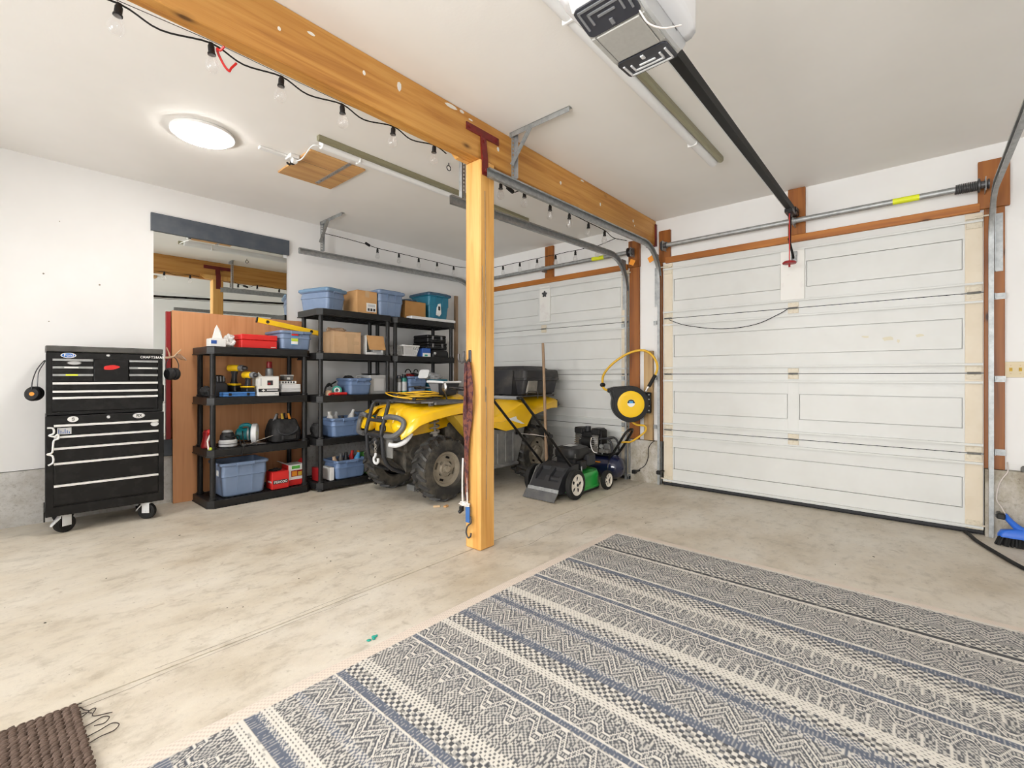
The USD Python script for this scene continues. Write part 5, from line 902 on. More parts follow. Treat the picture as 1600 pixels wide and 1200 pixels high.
P(j, 'tape_roll', xf(lathe([(0.022, -0.026), (0.047, -0.026), (0.047, 0.026), (0.022, 0.026), (0.022, -0.026)], 22, 'y', (0, 0, 0)), rz=-25, t=(2.47, 4.61, z + 0.05)), 'green_lid', 'green tape roll'); P(j, 'tape_core', xf(lathe([(0.016, -0.028), (0.03, -0.0275), (0.03, 0.0275), (0.016, 0.028), (0.016, -0.028)], 22, 'y', (0, 0, 0)), rz=-25, t=(2.47, 4.61, z + 0.05)), 'pale_grey')
P(j, 'red_tool', cc(bx(2.40, 2.55, 4.53, 4.57, z + 0.001, z + 0.03, 0.01), cy((2.42, 4.55, z + 0.02), (2.34, 4.52, z + 0.012), 0.012, 8)), 'red_print', 'red hand tool'); P(j, 'clamp', cc(tb(spl([(2.33, 4.60, z + 0.02), (2.35, 4.61, z + 0.08), (2.39, 4.62, z + 0.12), (2.42, 4.62, z + 0.09)], 5), 0.010, 8), cy((2.36, 4.60, z + 0.09), (2.47, 4.63, z + 0.14), 0.008, 8)), 'black_plastic'); P(j, 'pale_jar', lathe([(0, 0.001), (0.03, 0.001), (0.032, 0.04), (0.02, 0.052), (0, 0.054)], 14, 'z', (2.36, 4.57, z)), 'bone')
t = tote('storage_tote', 'small blue open tote on the middle tier in front of the grey bin', (2.685, 4.64), 0.28, 0.30, 0.175, z, 'tote_blue')
small_junk(t, [(-0.06, 0.02, 0.17, 0.05, (1.2, 1, 0.7), 'charcoal', 1), (0.05, 0.05, 0.165, 0.05, (1.1, 1, 0.7), 'light_grey', 2)], 0)
gbn = T('grey_bin', 'pale grey square plastic bin on the middle tier', 'bin', (2.955, 4.70, z)); P(gbn, 'body', loft([[(x, y, z + q) for x, y in (rrect(2.84, 3.075, 4.585, 4.86, 0.02, 3) - [2.957, 4.72]) * k + [2.957, 4.72]] for k, q in ((0.92, 0.001), (0.97, 0.19), (1.02, 0.19), (1.02, 0.21), (0.95, 0.21), (0.9, 0.02))]), 'light_grey', smooth=False); P(gbn, 'front_panel', bx(2.89, 3.03, 4.583, 4.60, z + 0.03, z + 0.17, 0.004), 'pale_grey', smooth=False); P(gbn, 'bowl', lathe([(0.0, 0.213), (0.09, 0.213), (0.105, 0.225), (0.1, 0.228), (0.08, 0.22), (0, 0.218)], 24, 'z', (2.94, 4.72, z)), 'steel_dark')
spray('spray_can', 'first of two cans by the far unit post, with grey-red body', 3.208, 4.56, z, 0.21, 0.026, 'dusty_grey', 'steel_dark'); spray('spray_bottle', 'green bottle with a black pump beside the far unit post', 3.278, 4.56, z, 0.22, 0.033, 'green_bottle', 'black_plastic', cat='bottle')
t = tote('storage_tote', 'blue open tote on the far unit, middle tier, above the quad bike', (3.45, 4.64), 0.28, 0.28, 0.195, z, 'tote_blue'); small_junk(t, [(-0.05, 0.0, 0.195, 0.055, (1.3, 1, 0.6), 'deep_red', 3), (0.06, 0.04, 0.20, 0.05, (1.2, 1, 0.8), 'charcoal', 5)], 0); P(t, 'clamp_handle', cc(tb([(-0.02 + 0.04 * math.cos(a), 0.05, 0.24 + 0.04 * math.sin(a)) for a in np.linspace(0, PI, 9)], 0.006, 6), tb([(0.12 + 0.03 * math.cos(a), 0.08, 0.25 + 0.03 * math.sin(a)) for a in np.linspace(0, PI, 9)], 0.006, 6)), 'black_plastic', world=False)
t = tote('storage_tote', 'dark blue tote with a green stripe behind the quad bike handlebar', (3.77, 4.66), 0.30, 0.30, 0.155, z, 'tote_teal', grips=False); panel(t, 'stripe', -0.11, 0.11, 0.065, 0.085, -0.145, 'green_lid', 'green stripe'); P(t, 'contents', crumple((0.02, 0.02, 0.185), 0.085, (1.5, 1.1, 0.65), 21), 'light_grey', 'grey cloth heap', smooth=False, world=False)
z = L2[1]
t = tote('storage_tote', 'blue open tote with white bottles, fourth tier of the middle unit', (2.535, 4.64), 0.37, 0.33, 0.195, z, 'tote_blue')
for x, y, q, r, h_, mt, tl in ((-0.11, 0.0, 0.10, 0.035, 0.16, 'paper_white', -8), (-0.06, 0.05, 0.10, 0.03, 0.15, 'pale_grey', 14), (0.06, -0.03, 0.10, 0.032, 0.18, 'paper_white', 22), (-0.02, -0.05, 0.08, 0.03, 0.13, 'charcoal', 3)): P(t, 'bottle', xf(lathe([(0, 0), (r, 0.002), (r, h_ * 0.6), (r * 0.5, h_ * 0.78), (r * 0.5, h_), (0, h_)], 14, 'z', (x, y, q)), ry=tl, about=(x, y, q)), mt, world=False)
t = tote('storage_tote', 'blue tote on the fourth tier just behind the quad bike bumper', (2.90, 4.71), 0.22, 0.26, 0.225, z, 'tote_slate'); S('green_tub', lathe([(0, 0.001), (0.045, 0.001), (0.05, 0.17), (0.054, 0.172), (0.054, 0.195), (0, 0.197)], 22, 'z', (2.80, 4.515, z)), 'green_lid', 'round tub with a green lid before the fourth-tier blue tote', 'tub')
j = T('black_bag', 'small black bag at the left end of the fourth tier', 'bag', (2.29, 4.66, z)); P(j, 'bag', crumple((2.285, 4.68, z + 0.062), 0.07, (0.62, 1.3, 1.15), 31, 0.25), 'cloth_black', smooth=40)
z = L2[0]
t = tote('storage_tote', 'blue open tote full of bottles on the bottom of the middle unit', (2.575, 4.63), 0.36, 0.30, 0.195, z, 'tote_blue')
for x, y, r, h_, mt, tl in ((-0.11, 0.0, 0.035, 0.14, 'bone', -6), (-0.05, 0.03, 0.03, 0.16, 'dusty_grey', 8), (0.0, -0.02, 0.032, 0.17, 'black_plastic', 0), (0.06, 0.02, 0.03, 0.18, 'red_print', 12), (0.10, -0.03, 0.035, 0.16, 'sky_blue', 15), (0.13, 0.05, 0.028, 0.17, 'orange_plastic', 20)): P(t, 'bottle', xf(lathe([(0, 0), (r, 0.002), (r, h_ * 0.62), (r * 0.55, h_ * 0.8), (r * 0.5, h_), (0, h_)], 14, 'z', (x, y, 0.085)), ry=tl, about=(x, y, 0.085)), mt, world=False)
nb = box_thing('white_carton', 'narrow white carton left of the bottom blue tote', 2.355, 2.40, 4.53, 4.70, z, 0.135, 'paper_white', 'box', tape=False, flaps=False); box_thing('brown_carton', 'narrow dark brown carton at the left end of the bottom tier', 2.255, 2.30, 4.565, 4.72, z, 0.135, 'deep_red', 'box', tape=False, flaps=False)
nb = box_thing('green_carton', 'bright green carton behind the quad bike front wheel', 2.79, 2.93, 4.53, 4.70, z, 0.225, 'green_print', 'box', tape=False); panel(nb, 'print', -0.07, -0.045, 0.0, 0.215, -0.085, 'amber_plastic')
S('red_bag', crumple((2.985, 4.76, z + 0.11), 0.10, (0.5, 0.8, 1.3), 17, 0.25), 'red_print', 'red bag partly hidden behind the bumper, bottom tier', 'bag', smooth=40)
S('timber_pole', xf(bx(4.40, 4.455, 4.92, 4.955, 0.006, 2.30, 0.004), ry=0), 'handle_wood', 'rough timber pole standing in the far corner, left of the post', 'pole', smooth=False)
# ---------------------------------------------------------------- the quad bike, facing -x
q = T('quad_bike', 'yellow and black quad bike with muddy wheels behind the timber post', 'quad bike', (3.5, 3.77, 0.012)); QY = 3.77; z0 = 0.013
def wheel(x, yo, s, R, w, lugs, label):
    """A tyre whose outer side faces s along y; tread blocks, wheel disc and hub are its pieces."""
    yi = yo - s * w; c = (x, 0, z0 + R); ym = (yo + yi) / 2; h = w / 2; k = R - 0.028
    t = P(q, 'tyre', lathe([(R * 0.53, -h * 0.72), (R * 0.60, -h * 0.98), (R * 0.78, -h), (R * 0.9, -h * 0.94), (k, -h * 0.72), (k + 0.004, 0), (k, h * 0.72), (R * 0.9, h * 0.94), (R * 0.78, h), (R * 0.60, h * 0.98), (R * 0.53, h * 0.72)], 48, 'y', (x, ym, z0 + R)), 'tyre_wall', label)
    bl = []
    for i in range(lugs):
        for side in (-1, 1):
            a = 2 * PI * (i + (0.25 if side > 0 else -0.25)) / lugs; da = 0.085 * side * 0
            pts = []
            for yy, rr0, rr1, sk in ((0.10, k - 0.004, R, 0.0), (0.66, k - 0.006, R - 0.003, 0.10), (0.98, R * 0.86, R * 0.93, 0.16)):
                for rr in (rr0, rr1):
                    for wa in (-0.042, 0.042): pts.append((x + rr * math.cos(a + sk + wa), ym + side * h * yy, z0 + R + rr * math.sin(a + sk + wa)))
            bl.append(hull(pts))
    P(t, 'tread', cc(bl), 'tyre', 'chevron tread blocks', smooth=False, kind='stuff')
    d = [lathe([(0, 0.0), (R * 0.2, 0.004), (R * 0.25, -0.012), (R * 0.42, -0.016), (R * 0.46, 0.0), (R * 0.54, 0.008), (R * 0.57, 0.0), (R * 0.56, -0.02), (R * 0.4, -0.035), (0, -0.04)], 36, 'y', (0, 0, 0))]
    disc = d[0]
    slots = [bx(-0.032, 0.032, -0.06, 0.05, -0.011, 0.011) for _ in range(4)]
    slots = [xf(m, t=(0, 0, R * 0.35 if i % 2 == 0 else R * 0.35), ry=0) for i, m in enumerate(slots)]
    slots = [xf(m, ry=90 * i + 20) for i, m in enumerate(slots)] + [xf(xf(bx(-0.017, 0.017, -0.06, 0.05, -0.009, 0.009), t=(0, 0, R * 0.25)), ry=90 * i + 52) for i in range(4)]
    disc = cut(disc, *slots)
    yd = yo - s * 0.035
    P(t, 'wheel_disc', xf(disc, s=(1, s, 1), t=(x, yd, z0 + R)), 'rim_mud', 'muddy steel wheel disc', smooth=30)
    P(t, 'hub', xf(cc(lathe([(0, 0.028), (0.03, 0.026), (0.035, 0.0), (0, 0.0)], 18, 'y'), *[cy((0.045 * math.cos(a), 0.0, 0.045 * math.sin(a)), (0.045 * math.cos(a), 0.016, 0.045 * math.sin(a)), 0.007, 6) for a in (0.5, 2.07, 3.64, 5.21)]), s=(1, s, 1), t=(x, yd, z0 + R)), 'rim_mud')
    P(t, 'brake_drum', cy((x, yd - s * 0.045, z0 + R), (x, yd - s * 0.08, z0 + R), R * 0.5, 24), 'black_rubber')
wheel(2.845, 3.272, -1, 0.302, 0.20, 19, 'knobbly front tyre'); wheel(2.845, 4.268, 1, 0.302, 0.20, 19, 'knobbly front tyre')
wheel(4.185, 3.262, -1, 0.302, 0.25, 19, 'knobbly rear tyre'); wheel(4.185, 4.278, 1, 0.302, 0.25, 19, 'knobbly rear tyre')
def mirror_y(f): return [f(s) for s in (-1, 1)]
def shell(stations, s, th=0.02):
    """A fender: at each x the outer edge, the shoulder and the inner top as (y from the middle line, z)."""
    L = []
    for x, yo, ze, zs, yin, zi in stations:
        ring = [(yo, ze), (yo, zs - 0.02), (yo - 0.03, zs), ((yo + yin) / 2, (zs + zi) / 2 + 0.008), (yin, zi), (yin, zi - th), ((yo + yin) / 2, (zs + zi) / 2 + 0.008 - th), (yo - 0.04, zs - th - 0.004), (yo - th * 0.8, zs - 0.04), (yo - th * 0.8, ze)]
        if s < 0: ring = ring[::-1]
        L.append([(x, QY + s * y, z) for y, z in ring])
    return loft(L) if s > 0 else loft(L)
for s in (-1, 1):
    P(q, 'front_fender', shell([(2.435, 0.35, 0.615, 0.675, 0.25, 0.69), (2.48, 0.41, 0.665, 0.745, 0.24, 0.785), (2.55, 0.455, 0.735, 0.825, 0.20, 0.875), (2.68, 0.48, 0.775, 0.86, 0.20, 0.895), (2.86, 0.49, 0.805, 0.885, 0.20, 0.90), (3.04, 0.49, 0.82, 0.905, 0.20, 0.915), (3.20, 0.49, 0.80, 0.915, 0.22, 0.92), (3.32, 0.485, 0.70, 0.905, 0.24, 0.90), (3.42, 0.47, 0.55, 0.84, 0.26, 0.85)], s), 'atv_yellow', 'yellow front fender', smooth=40)
    P(q, 'inner_fender', ext([(2.95, 0.80), (3.30, 0.80), (3.40, 0.50), (3.30, 0.48), (3.16, 0.60)], QY + s * 0.30, QY + s * 0.44, 'xz'), 'amber_plastic', smooth=False)
    P(q, 'rear_fender', cc(shell([(3.44, 0.47, 0.70, 0.765, 0.24, 0.80), (3.60, 0.495, 0.69, 0.785, 0.22, 0.84), (3.74, 0.505, 0.72, 0.835, 0.20, 0.90), (3.86, 0.51, 0.74, 0.89, 0.20, 0.925), (3.98, 0.51, 0.74, 0.865, 0.20, 0.925), (4.06, 0.51, 0.735, 0.815, 0.20, 0.92), (4.20, 0.51, 0.765, 0.835, 0.20, 0.925), (4.40, 0.51, 0.80, 0.885, 0.20, 0.93), (4.54, 0.50, 0.80, 0.90, 0.20, 0.935)], s), ext([(3.44, 0.70), (3.60, 0.70), (3.86, 0.75), (4.07, 0.755), (3.965, 0.625), (3.62, 0.60), (3.46, 0.645)], QY + s * 0.47, QY + s * 0.507, 'xz')), 'atv_yellow', 'yellow rear fender', smooth=40)
    P(q, 'fender_decal', ext([(3.60, 0.735), (3.86, 0.66), (3.92, 0.655), (3.80, 0.71), (3.78, 0.745), (3.70, 0.73)], QY + s * 0.5065, QY + s * 0.509, 'xz'), 'paper_white', 'white decal', smooth=False)
    P(q, 'side_panel', cc(ext([(3.40, 0.64), (3.62, 0.60), (3.965, 0.625), (3.90, 0.42), (3.83, 0.245), (3.48, 0.235), (3.40, 0.30)], QY + s * 0.44, QY + s * 0.475, 'xz'), bx(3.10, 3.84, min(QY + s * 0.24, QY + s * 0.50), max(QY + s * 0.24, QY + s * 0.50), 0.225, 0.255, 0.008), *[bx(x, x + 0.018, min(QY + s * 0.47, QY + s * 0.484), max(QY + s * 0.47, QY + s * 0.484), 0.27, 0.58, 0.004) for x in (3.52, 3.64, 3.76)]), 'dusty_grey', 'dusty grey footwell panel', smooth=False)
    P(q, 'tail_lamp', hull([(4.54, QY + s * 0.44, 0.80), (4.54, QY + s * 0.50, 0.80), (4.54, QY + s * 0.44, 0.90), (4.54, QY + s * 0.50, 0.895), (4.63, QY + s * 0.43, 0.83), (4.63, QY + s * 0.47, 0.83), (4.62, QY + s * 0.44, 0.885)]), 'charcoal', smooth=False)
    yy = QY + s * 0.30
    P(q, 'shock_absorber', cc(cy((2.865, yy, 0.44), (2.865, yy - s * 0.04, 0.84), 0.011, 10), cy((2.865, yy, 0.44), (2.865, yy - s * 0.018, 0.63), 0.026, 12), cy((2.865, yy - s * 0.019, 0.63), (2.865, yy - s * 0.02, 0.645), 0.042, 14)), 'mud_patch')
    P(q, 'shock_spring', tb([(2.865 + 0.043 * math.cos(a), yy - s * 0.01 - s * 0.03 * t + 0.043 * math.sin(a), 0.46 + 0.34 * t) for t, a in zip(np.linspace(0, 1, 90), np.linspace(0, 2 * PI * 7, 90))], 0.008, 6), 'mud_patch')
    P(q, 'suspension_arm', cc(tb([(2.72, QY + s * 0.14, 0.38), (2.83, QY + s * 0.40, 0.30)], 0.017, 8), tb([(2.98, QY + s * 0.14, 0.38), (2.86, QY + s * 0.40, 0.30)], 0.017, 8), tb([(2.80, QY + s * 0.14, 0.50), (2.845, QY + s * 0.38, 0.42)], 0.014, 8)), 'frame_mud')
    P(q, 'rear_axle', cy((4.185, QY, 0.315), (4.185, QY + s * 0.36, 0.315), 0.024, 10), 'frame_mud')
    P(q, 'headlamp_guard', tb(spl([(2.41, QY + s * 0.155, 0.80), (2.405, QY + s * 0.21, 0.81), (2.435, QY + s * 0.30, 0.80), (2.455, QY + s * 0.35, 0.765), (2.435, QY + s * 0.345, 0.70), (2.395, QY + s * 0.28, 0.645), (2.385, QY + s * 0.175, 0.635)], 5), 0.024, 8), 'rack_grey', 'grey C-shaped headlamp guard')
    P(q, 'headlamp', xf(sph((2.485, QY + s * 0.24, 0.718), 0.085, 2, (0.7, 1.0, 0.85)), rz=0), 'atv_yellow', 'yellow headlamp lobe', smooth=40)
    P(q, 'lower_cowl', hull([(2.45, QY + s * 0.16, 0.625), (2.45, QY + s * 0.28, 0.63), (2.56, QY + s * 0.32, 0.66), (2.56, QY + s * 0.16, 0.66), (2.44, QY + s * 0.16, 0.585), (2.45, QY + s * 0.26, 0.60), (2.56, QY + s * 0.28, 0.58), (2.56, QY + s * 0.16, 0.58)]), 'rack_grey', smooth=False)
P(q, 'hood', loft([[(x, QY + y * k, z) for y, z in ((-1, zl), (-1, zh - 0.06), (-0.72, zh - 0.01), (0, zh + 0.012), (0.72, zh - 0.01), (1, zh - 0.06), (1, zl))][::-1] for x, k, zl, zh in ((2.475, 0.13, 0.66, 0.79), (2.53, 0.19, 0.64, 0.86), (2.64, 0.23, 0.62, 0.90), (2.85, 0.24, 0.64, 0.912), (3.1, 0.22, 0.68, 0.92), (3.26, 0.16, 0.72, 0.955), (3.36, 0.13, 0.74, 0.985), (3.46, 0.12, 0.72, 0.94))]), 'atv_yellow', 'yellow nose and tank cover', smooth=40)
P(q, 'nose_vent', cc(bx(2.47, 2.53, QY - 0.055, QY + 0.075, 0.758, 0.80, 0.008), bx(2.455, 2.50, QY - 0.05, QY + 0.04, 0.66, 0.72, 0.012)), 'charcoal', smooth=False)
P(q, 'nose_lamp', bx(2.442, 2.472, QY - 0.05, QY + 0.06, 0.765, 0.80, 0.008), 'steel_bright', 'bright centre lamp', smooth=False)
P(q, 'engine', cc(bx(2.62, 4.35, QY - 0.13, QY + 0.13, 0.25, 0.50, 0.02), bx(3.05, 3.75, QY - 0.24, QY + 0.24, 0.28, 0.72, 0.03), bx(2.58, 3.0, QY - 0.20, QY + 0.20, 0.46, 0.66, 0.02), bx(3.9, 4.45, QY - 0.20, QY + 0.20, 0.45, 0.80, 0.03), cy((2.70, QY - 0.22, 0.45), (2.70, QY + 0.22, 0.45), 0.07, 14), cy((2.95, QY - 0.23, 0.52), (2.95, QY - 0.12, 0.52), 0.09, 14)), 'frame_mud', 'muddy engine and frame', smooth=False)
P(q, 'skid_plate', hull([(2.40, QY - 0.12, 0.44), (2.40, QY + 0.12, 0.44), (2.66, QY - 0.12, 0.24), (2.66, QY + 0.12, 0.24), (2.43, QY - 0.12, 0.45), (2.43, QY + 0.12, 0.45), (2.68, QY - 0.12, 0.26), (2.68, QY + 0.12, 0.26)]), 'frame_mud', smooth=False)
P(q, 'winch_plate', bx(2.425, 2.44, QY - 0.22, QY - 0.10, 0.435, 0.60, 0.004), 'dusty_grey', smooth=False)
for y in (QY - 0.125, QY + 0.125):
    P(q, 'bumper_tube', tb(spl([(2.62, y, 0.27), (2.47, y, 0.34), (2.40, y, 0.45), (2.385, y, 0.62), (2.375, y, 0.66), (2.415, y, 0.80), (2.445, y, 0.895), (2.465, y * 0.75 + QY * 0.25, 0.935), (2.465, QY, 0.938)], 5), 0.018, 10), 'charcoal', 'black bumper tube')
for z_, x_, mt in ((0.635, 2.388, 'charcoal'), (0.765, 2.415, 'steel_dark')): P(q, 'bumper_crossbar', cy((x_, QY - 0.13, z_), (x_, QY + 0.13, z_), 0.016, 10), mt)
P(q, 'brush_tube', tb(spl([(2.40, QY - 0.215, 0.565), (2.43, QY - 0.275, 0.56), (2.48, QY - 0.32, 0.585), (2.515, QY - 0.34, 0.625), (2.54, QY - 0.345, 0.66)], 5), 0.021, 10), 'pale_grey', 'pale plastic-covered tube')
P(q, 'winch', cc(lathe([(0, -0.012), (0.032, -0.012), (0.032, 0.012), (0, 0.012)], 16, 'x', (2.375, QY - 0.04, 0.585)), bx(2.36, 2.372, QY - 0.06, QY - 0.02, 0.575, 0.595, 0.003)), 'steel_dark')
hk = P(q, 'winch_hook', tb(spl([(2.365, QY - 0.055, 0.475), (2.36, QY - 0.055, 0.45), (2.36, QY - 0.030, 0.425), (2.36, QY - 0.040, 0.395), (2.36, QY - 0.072, 0.385), (2.36, QY - 0.10, 0.405), (2.36, QY - 0.098, 0.435)], 5), 0.012, 8), 'pale_grey', 'pale steel winch hook')
for i in range(4): P(hk, 'chain_link', tb([(2.365 + (0.009 * math.sin(a) if i % 2 else 0), QY - 0.05 + (0 if i % 2 else 0.010 * math.sin(a)), 0.49 + 0.026 * i + 0.017 * math.cos(a)) for a in np.linspace(0, 2 * PI, 13)[:-1]], 0.004, 6, closed=True), 'mud_patch')
fr = P(q, 'front_rack', cc(ext([(2.56, QY - 0.38), (2.64, QY - 0.30), (2.62, QY - 0.20), (2.70, QY + 0.32), (3.12, QY + 0.36), (3.22, QY + 0.2), (3.22, QY - 0.33), (3.05, QY - 0.40), (2.74, QY - 0.40), (2.66, QY - 0.33)], 0.922, 0.936), *[bx(x, x + 0.03, QY + s * 0.34 - 0.02, QY + s * 0.34 + 0.02, 0.895, 0.923) for x in (2.75, 3.05) for s in (-1, 1)], bx(2.76, 3.12, QY - 0.42, QY - 0.385, 0.905, 0.93, 0.006)), 'rack_grey', 'dusty grey front rack plate', smooth=False)
P(q, 'steering_post', cc(cy((3.30, QY, 0.93), (3.22, QY, 1.06), 0.026, 12)), 'steel_dark')
P(q, 'handlebar', tb(spl([(3.16, QY + 0.40, 1.045), (3.13, QY + 0.30, 1.05), (3.20, QY + 0.14, 1.045), (3.22, QY, 1.04), (3.20, QY - 0.14, 1.045), (3.13, QY - 0.30, 1.05), (3.16, QY - 0.40, 1.045)], 5), 0.013, 10), 'steel_dark')
for s in (-1, 1):
    P(q, 'grip', cy((3.135, QY + s * 0.295, 1.05), (3.165, QY + s * 0.42, 1.045), 0.019, 12), 'black_rubber')
    P(q, 'brake_lever', tb(spl([(3.14, QY + s * 0.22, 1.05), (3.06, QY + s * 0.26, 1.06), (3.06, QY + s * 0.40, 1.055)], 5), 0.007, 8), 'steel_dark')
P(q, 'display_pod', hull([(3.10, QY + 0.10, 1.10), (3.10, QY - 0.06, 1.10), (3.32, QY + 0.10, 1.12), (3.34, QY - 0.10, 1.10), (3.12, QY + 0.06, 0.98), (3.12, QY - 0.05, 0.98), (3.30, QY - 0.09, 0.98), (3.28, QY + 0.08, 0.98), (3.20, QY, 0.955)]), 'charcoal', 'dark wedge-shaped display pod', smooth=False)
P(q, 'pod_face', hull([(3.088, QY + 0.095, 1.095), (3.088, QY - 0.055, 1.095), (3.105, QY + 0.055, 0.985), (3.105, QY - 0.045, 0.985), (3.10, QY + 0.09, 1.097), (3.10, QY - 0.05, 1.097)]), 'grey_plastic', smooth=False)
P(q, 'pod_rim', tb([(3.085, QY + 0.115, 1.115), (3.09, QY, 1.115), (3.12, QY - 0.10, 1.11), (3.34, QY - 0.12, 1.11)], 0.013, 8), 'pale_grey', 'pale bar along the pod top')
P(q, 'wind_deflector', xf(loft([[(x, y, 1.19 + d) for x, y in rrect(-0.05, 0.06, -0.055, 0.055, 0.02, 3)] for d in (-0.004, 0.004)]), ry=-55, rz=30, about=(0, 0, 1.19), t=(3.12, 3.99, 0.0)), 'light_grey', 'pale grey deflector plate', smooth=False)
P(q, 'deflector_stay', cy((3.13, 3.98, 1.16), (3.17, 3.93, 1.05), 0.008, 8), 'steel_dark')
P(q, 'mirror', cc(xf(sph((0, 0, 0), 0.045, 2, (0.35, 0.8, 1.1)), t=(3.04, 3.56, 1.06)), cy((3.06, 3.58, 1.02), (3.14, 3.64, 0.94), 0.008, 8)), 'steel_bright', 'small round mirror', smooth=40)
P(q, 'seat', loft([[(x, QY + y * k, z) for y, z in ((-1, zl), (-1, zh - 0.04), (-0.6, zh), (0.6, zh), (1, zh - 0.04), (1, zl))][::-1] for x, k, zl, zh in ((3.38, 0.10, 0.80, 0.93), (3.48, 0.13, 0.80, 0.96), (3.75, 0.16, 0.80, 0.94), (3.98, 0.17, 0.80, 0.975), (4.02, 0.16, 0.82, 0.96))]), 'black_rubber', 'black seat', smooth=40)
P(q, 'rear_rack', cc(*[tb([(3.98, QY - 0.42 + 0.12 * i, 0.945), (4.56, QY - 0.42 + 0.12 * i, 0.945)], 0.010, 8) for i in range(8)], tb([(3.98, QY - 0.44, 0.945), (3.98, QY + 0.44, 0.945)], 0.012, 8), tb([(4.56, QY - 0.44, 0.945), (4.56, QY + 0.44, 0.945)], 0.012, 8)), 'steel_dark')
cb_ = P(q, 'cargo_box', loft([[(x, y, z) for x, y in rrect(4.02 - e * 0.4, 4.66 + e, 3.335 - e, 4.205 + e, 0.04, 3)] for z, e in ((0.96, -0.05), (0.98, -0.03), (1.12, -0.005), (1.125, 0.012), (1.15, 0.014))]), 'box_black', 'dusty black cargo box', smooth=30)
P(cb_, 'box_lid', loft([[(x, y, z) for x, y in rrect(4.01 - e, 4.675 + e, 3.32 - e, 4.22 + e, 0.05, 3)] for z, e in ((1.152, 0.0), (1.235, -0.012), (1.25, -0.03))]), 'box_black', smooth=30)
P(cb_, 'box_crown', hull([(4.10, 3.42, 1.248), (4.56, 3.42, 1.248), (4.10, 4.12, 1.248), (4.56, 4.12, 1.248), (4.14, 3.46, 1.29), (4.50, 3.46, 1.29), (4.14, 4.08, 1.29), (4.50, 4.08, 1.29)]), 'box_black', smooth=False)
P(cb_, 'backrest', hull([(4.00, 3.50, 1.235), (4.00, 4.04, 1.235), (4.03, 3.50, 1.24), (4.03, 4.04, 1.24), (3.93, 3.46, 0.965), (3.93, 4.08, 0.965), (4.03, 3.46, 0.965), (4.03, 4.08, 0.965)]), 'box_black', 'sloping black backrest', smooth=False)
P(cb_, 'mud_mark', hull([(4.06, 3.332, 0.985), (4.22, 3.332, 0.985), (4.08, 3.322, 1.12), (4.23, 3.322, 1.12), (4.06, 3.36, 0.985), (4.22, 3.36, 0.985), (4.08, 3.35, 1.12), (4.23, 3.35, 1.12)]), 'mud_patch', 'dried mud on the box corner', smooth=False)
P(cb_, 'box_latch', bx(4.675, 4.70, 3.40, 3.46, 1.12, 1.16, 0.006), 'charcoal', smooth=False)
P(q, 'rack_loop', cc(*[tb(spl([(x0, 3.29, 0.955), (x0 + 0.02, 3.285, 1.0), (x0 + 0.16, 3.285, 1.0), (x0 + 0.19, 3.28, 0.97), (x0 + 0.18, 3.275, 0.92)], 4), 0.0045, 6) for x0 in (3.99,)]), 'steel_dark')
# yellow lead on the front rack
lead = []
for k in range(9):
    r = 0.07 + 0.016 * k; ph = k * 1.7; a = np.linspace(0, 2 * PI, 31)[:-1]
    lead.append(np.stack([2.90 + 0.012 * math.sin(ph) + r * 1.05 * np.cos(a + ph), 3.79 + 0.02 * math.cos(ph * 2) + r * 1.25 * np.sin(a + ph), 0.945 + 0.0075 * ((k * 5) % 9) + 0.008 * np.sin(2 * a + ph)], 1))
xc = T('extension_lead', 'coiled yellow extension lead lying on the quad bike front rack', 'extension lead', (2.9, 3.79, 0.937))
for k, l in enumerate(lead): P(xc, 'coil', tb(l, 0.0065, 6, closed=True), 'black_rubber' if k in (3, 6) else 'yellow_hose')
P(xc, 'loose_end', tb(spl([(2.72, 3.62, 0.955), (2.66, 3.72, 0.965), (2.62, 3.86, 0.985), (2.66, 4.0, 1.01), (2.80, 4.03, 1.0), (2.95, 4.0, 0.98)], 6), 0.0065, 6), 'yellow_hose')
P(xc, 'plug', cc(cy((2.70, 3.60, 0.955), (2.74, 3.64, 0.955), 0.016, 10)), 'black_rubber')
blk = S('floor_block', bx(2.87, 3.0, 3.83, 3.95, zf(2.94) + 0.001, zf(2.94) + 0.062, 0.006), 'dusty_grey', 'grey block on the floor between the quad bike front wheels', 'block', smooth=False)

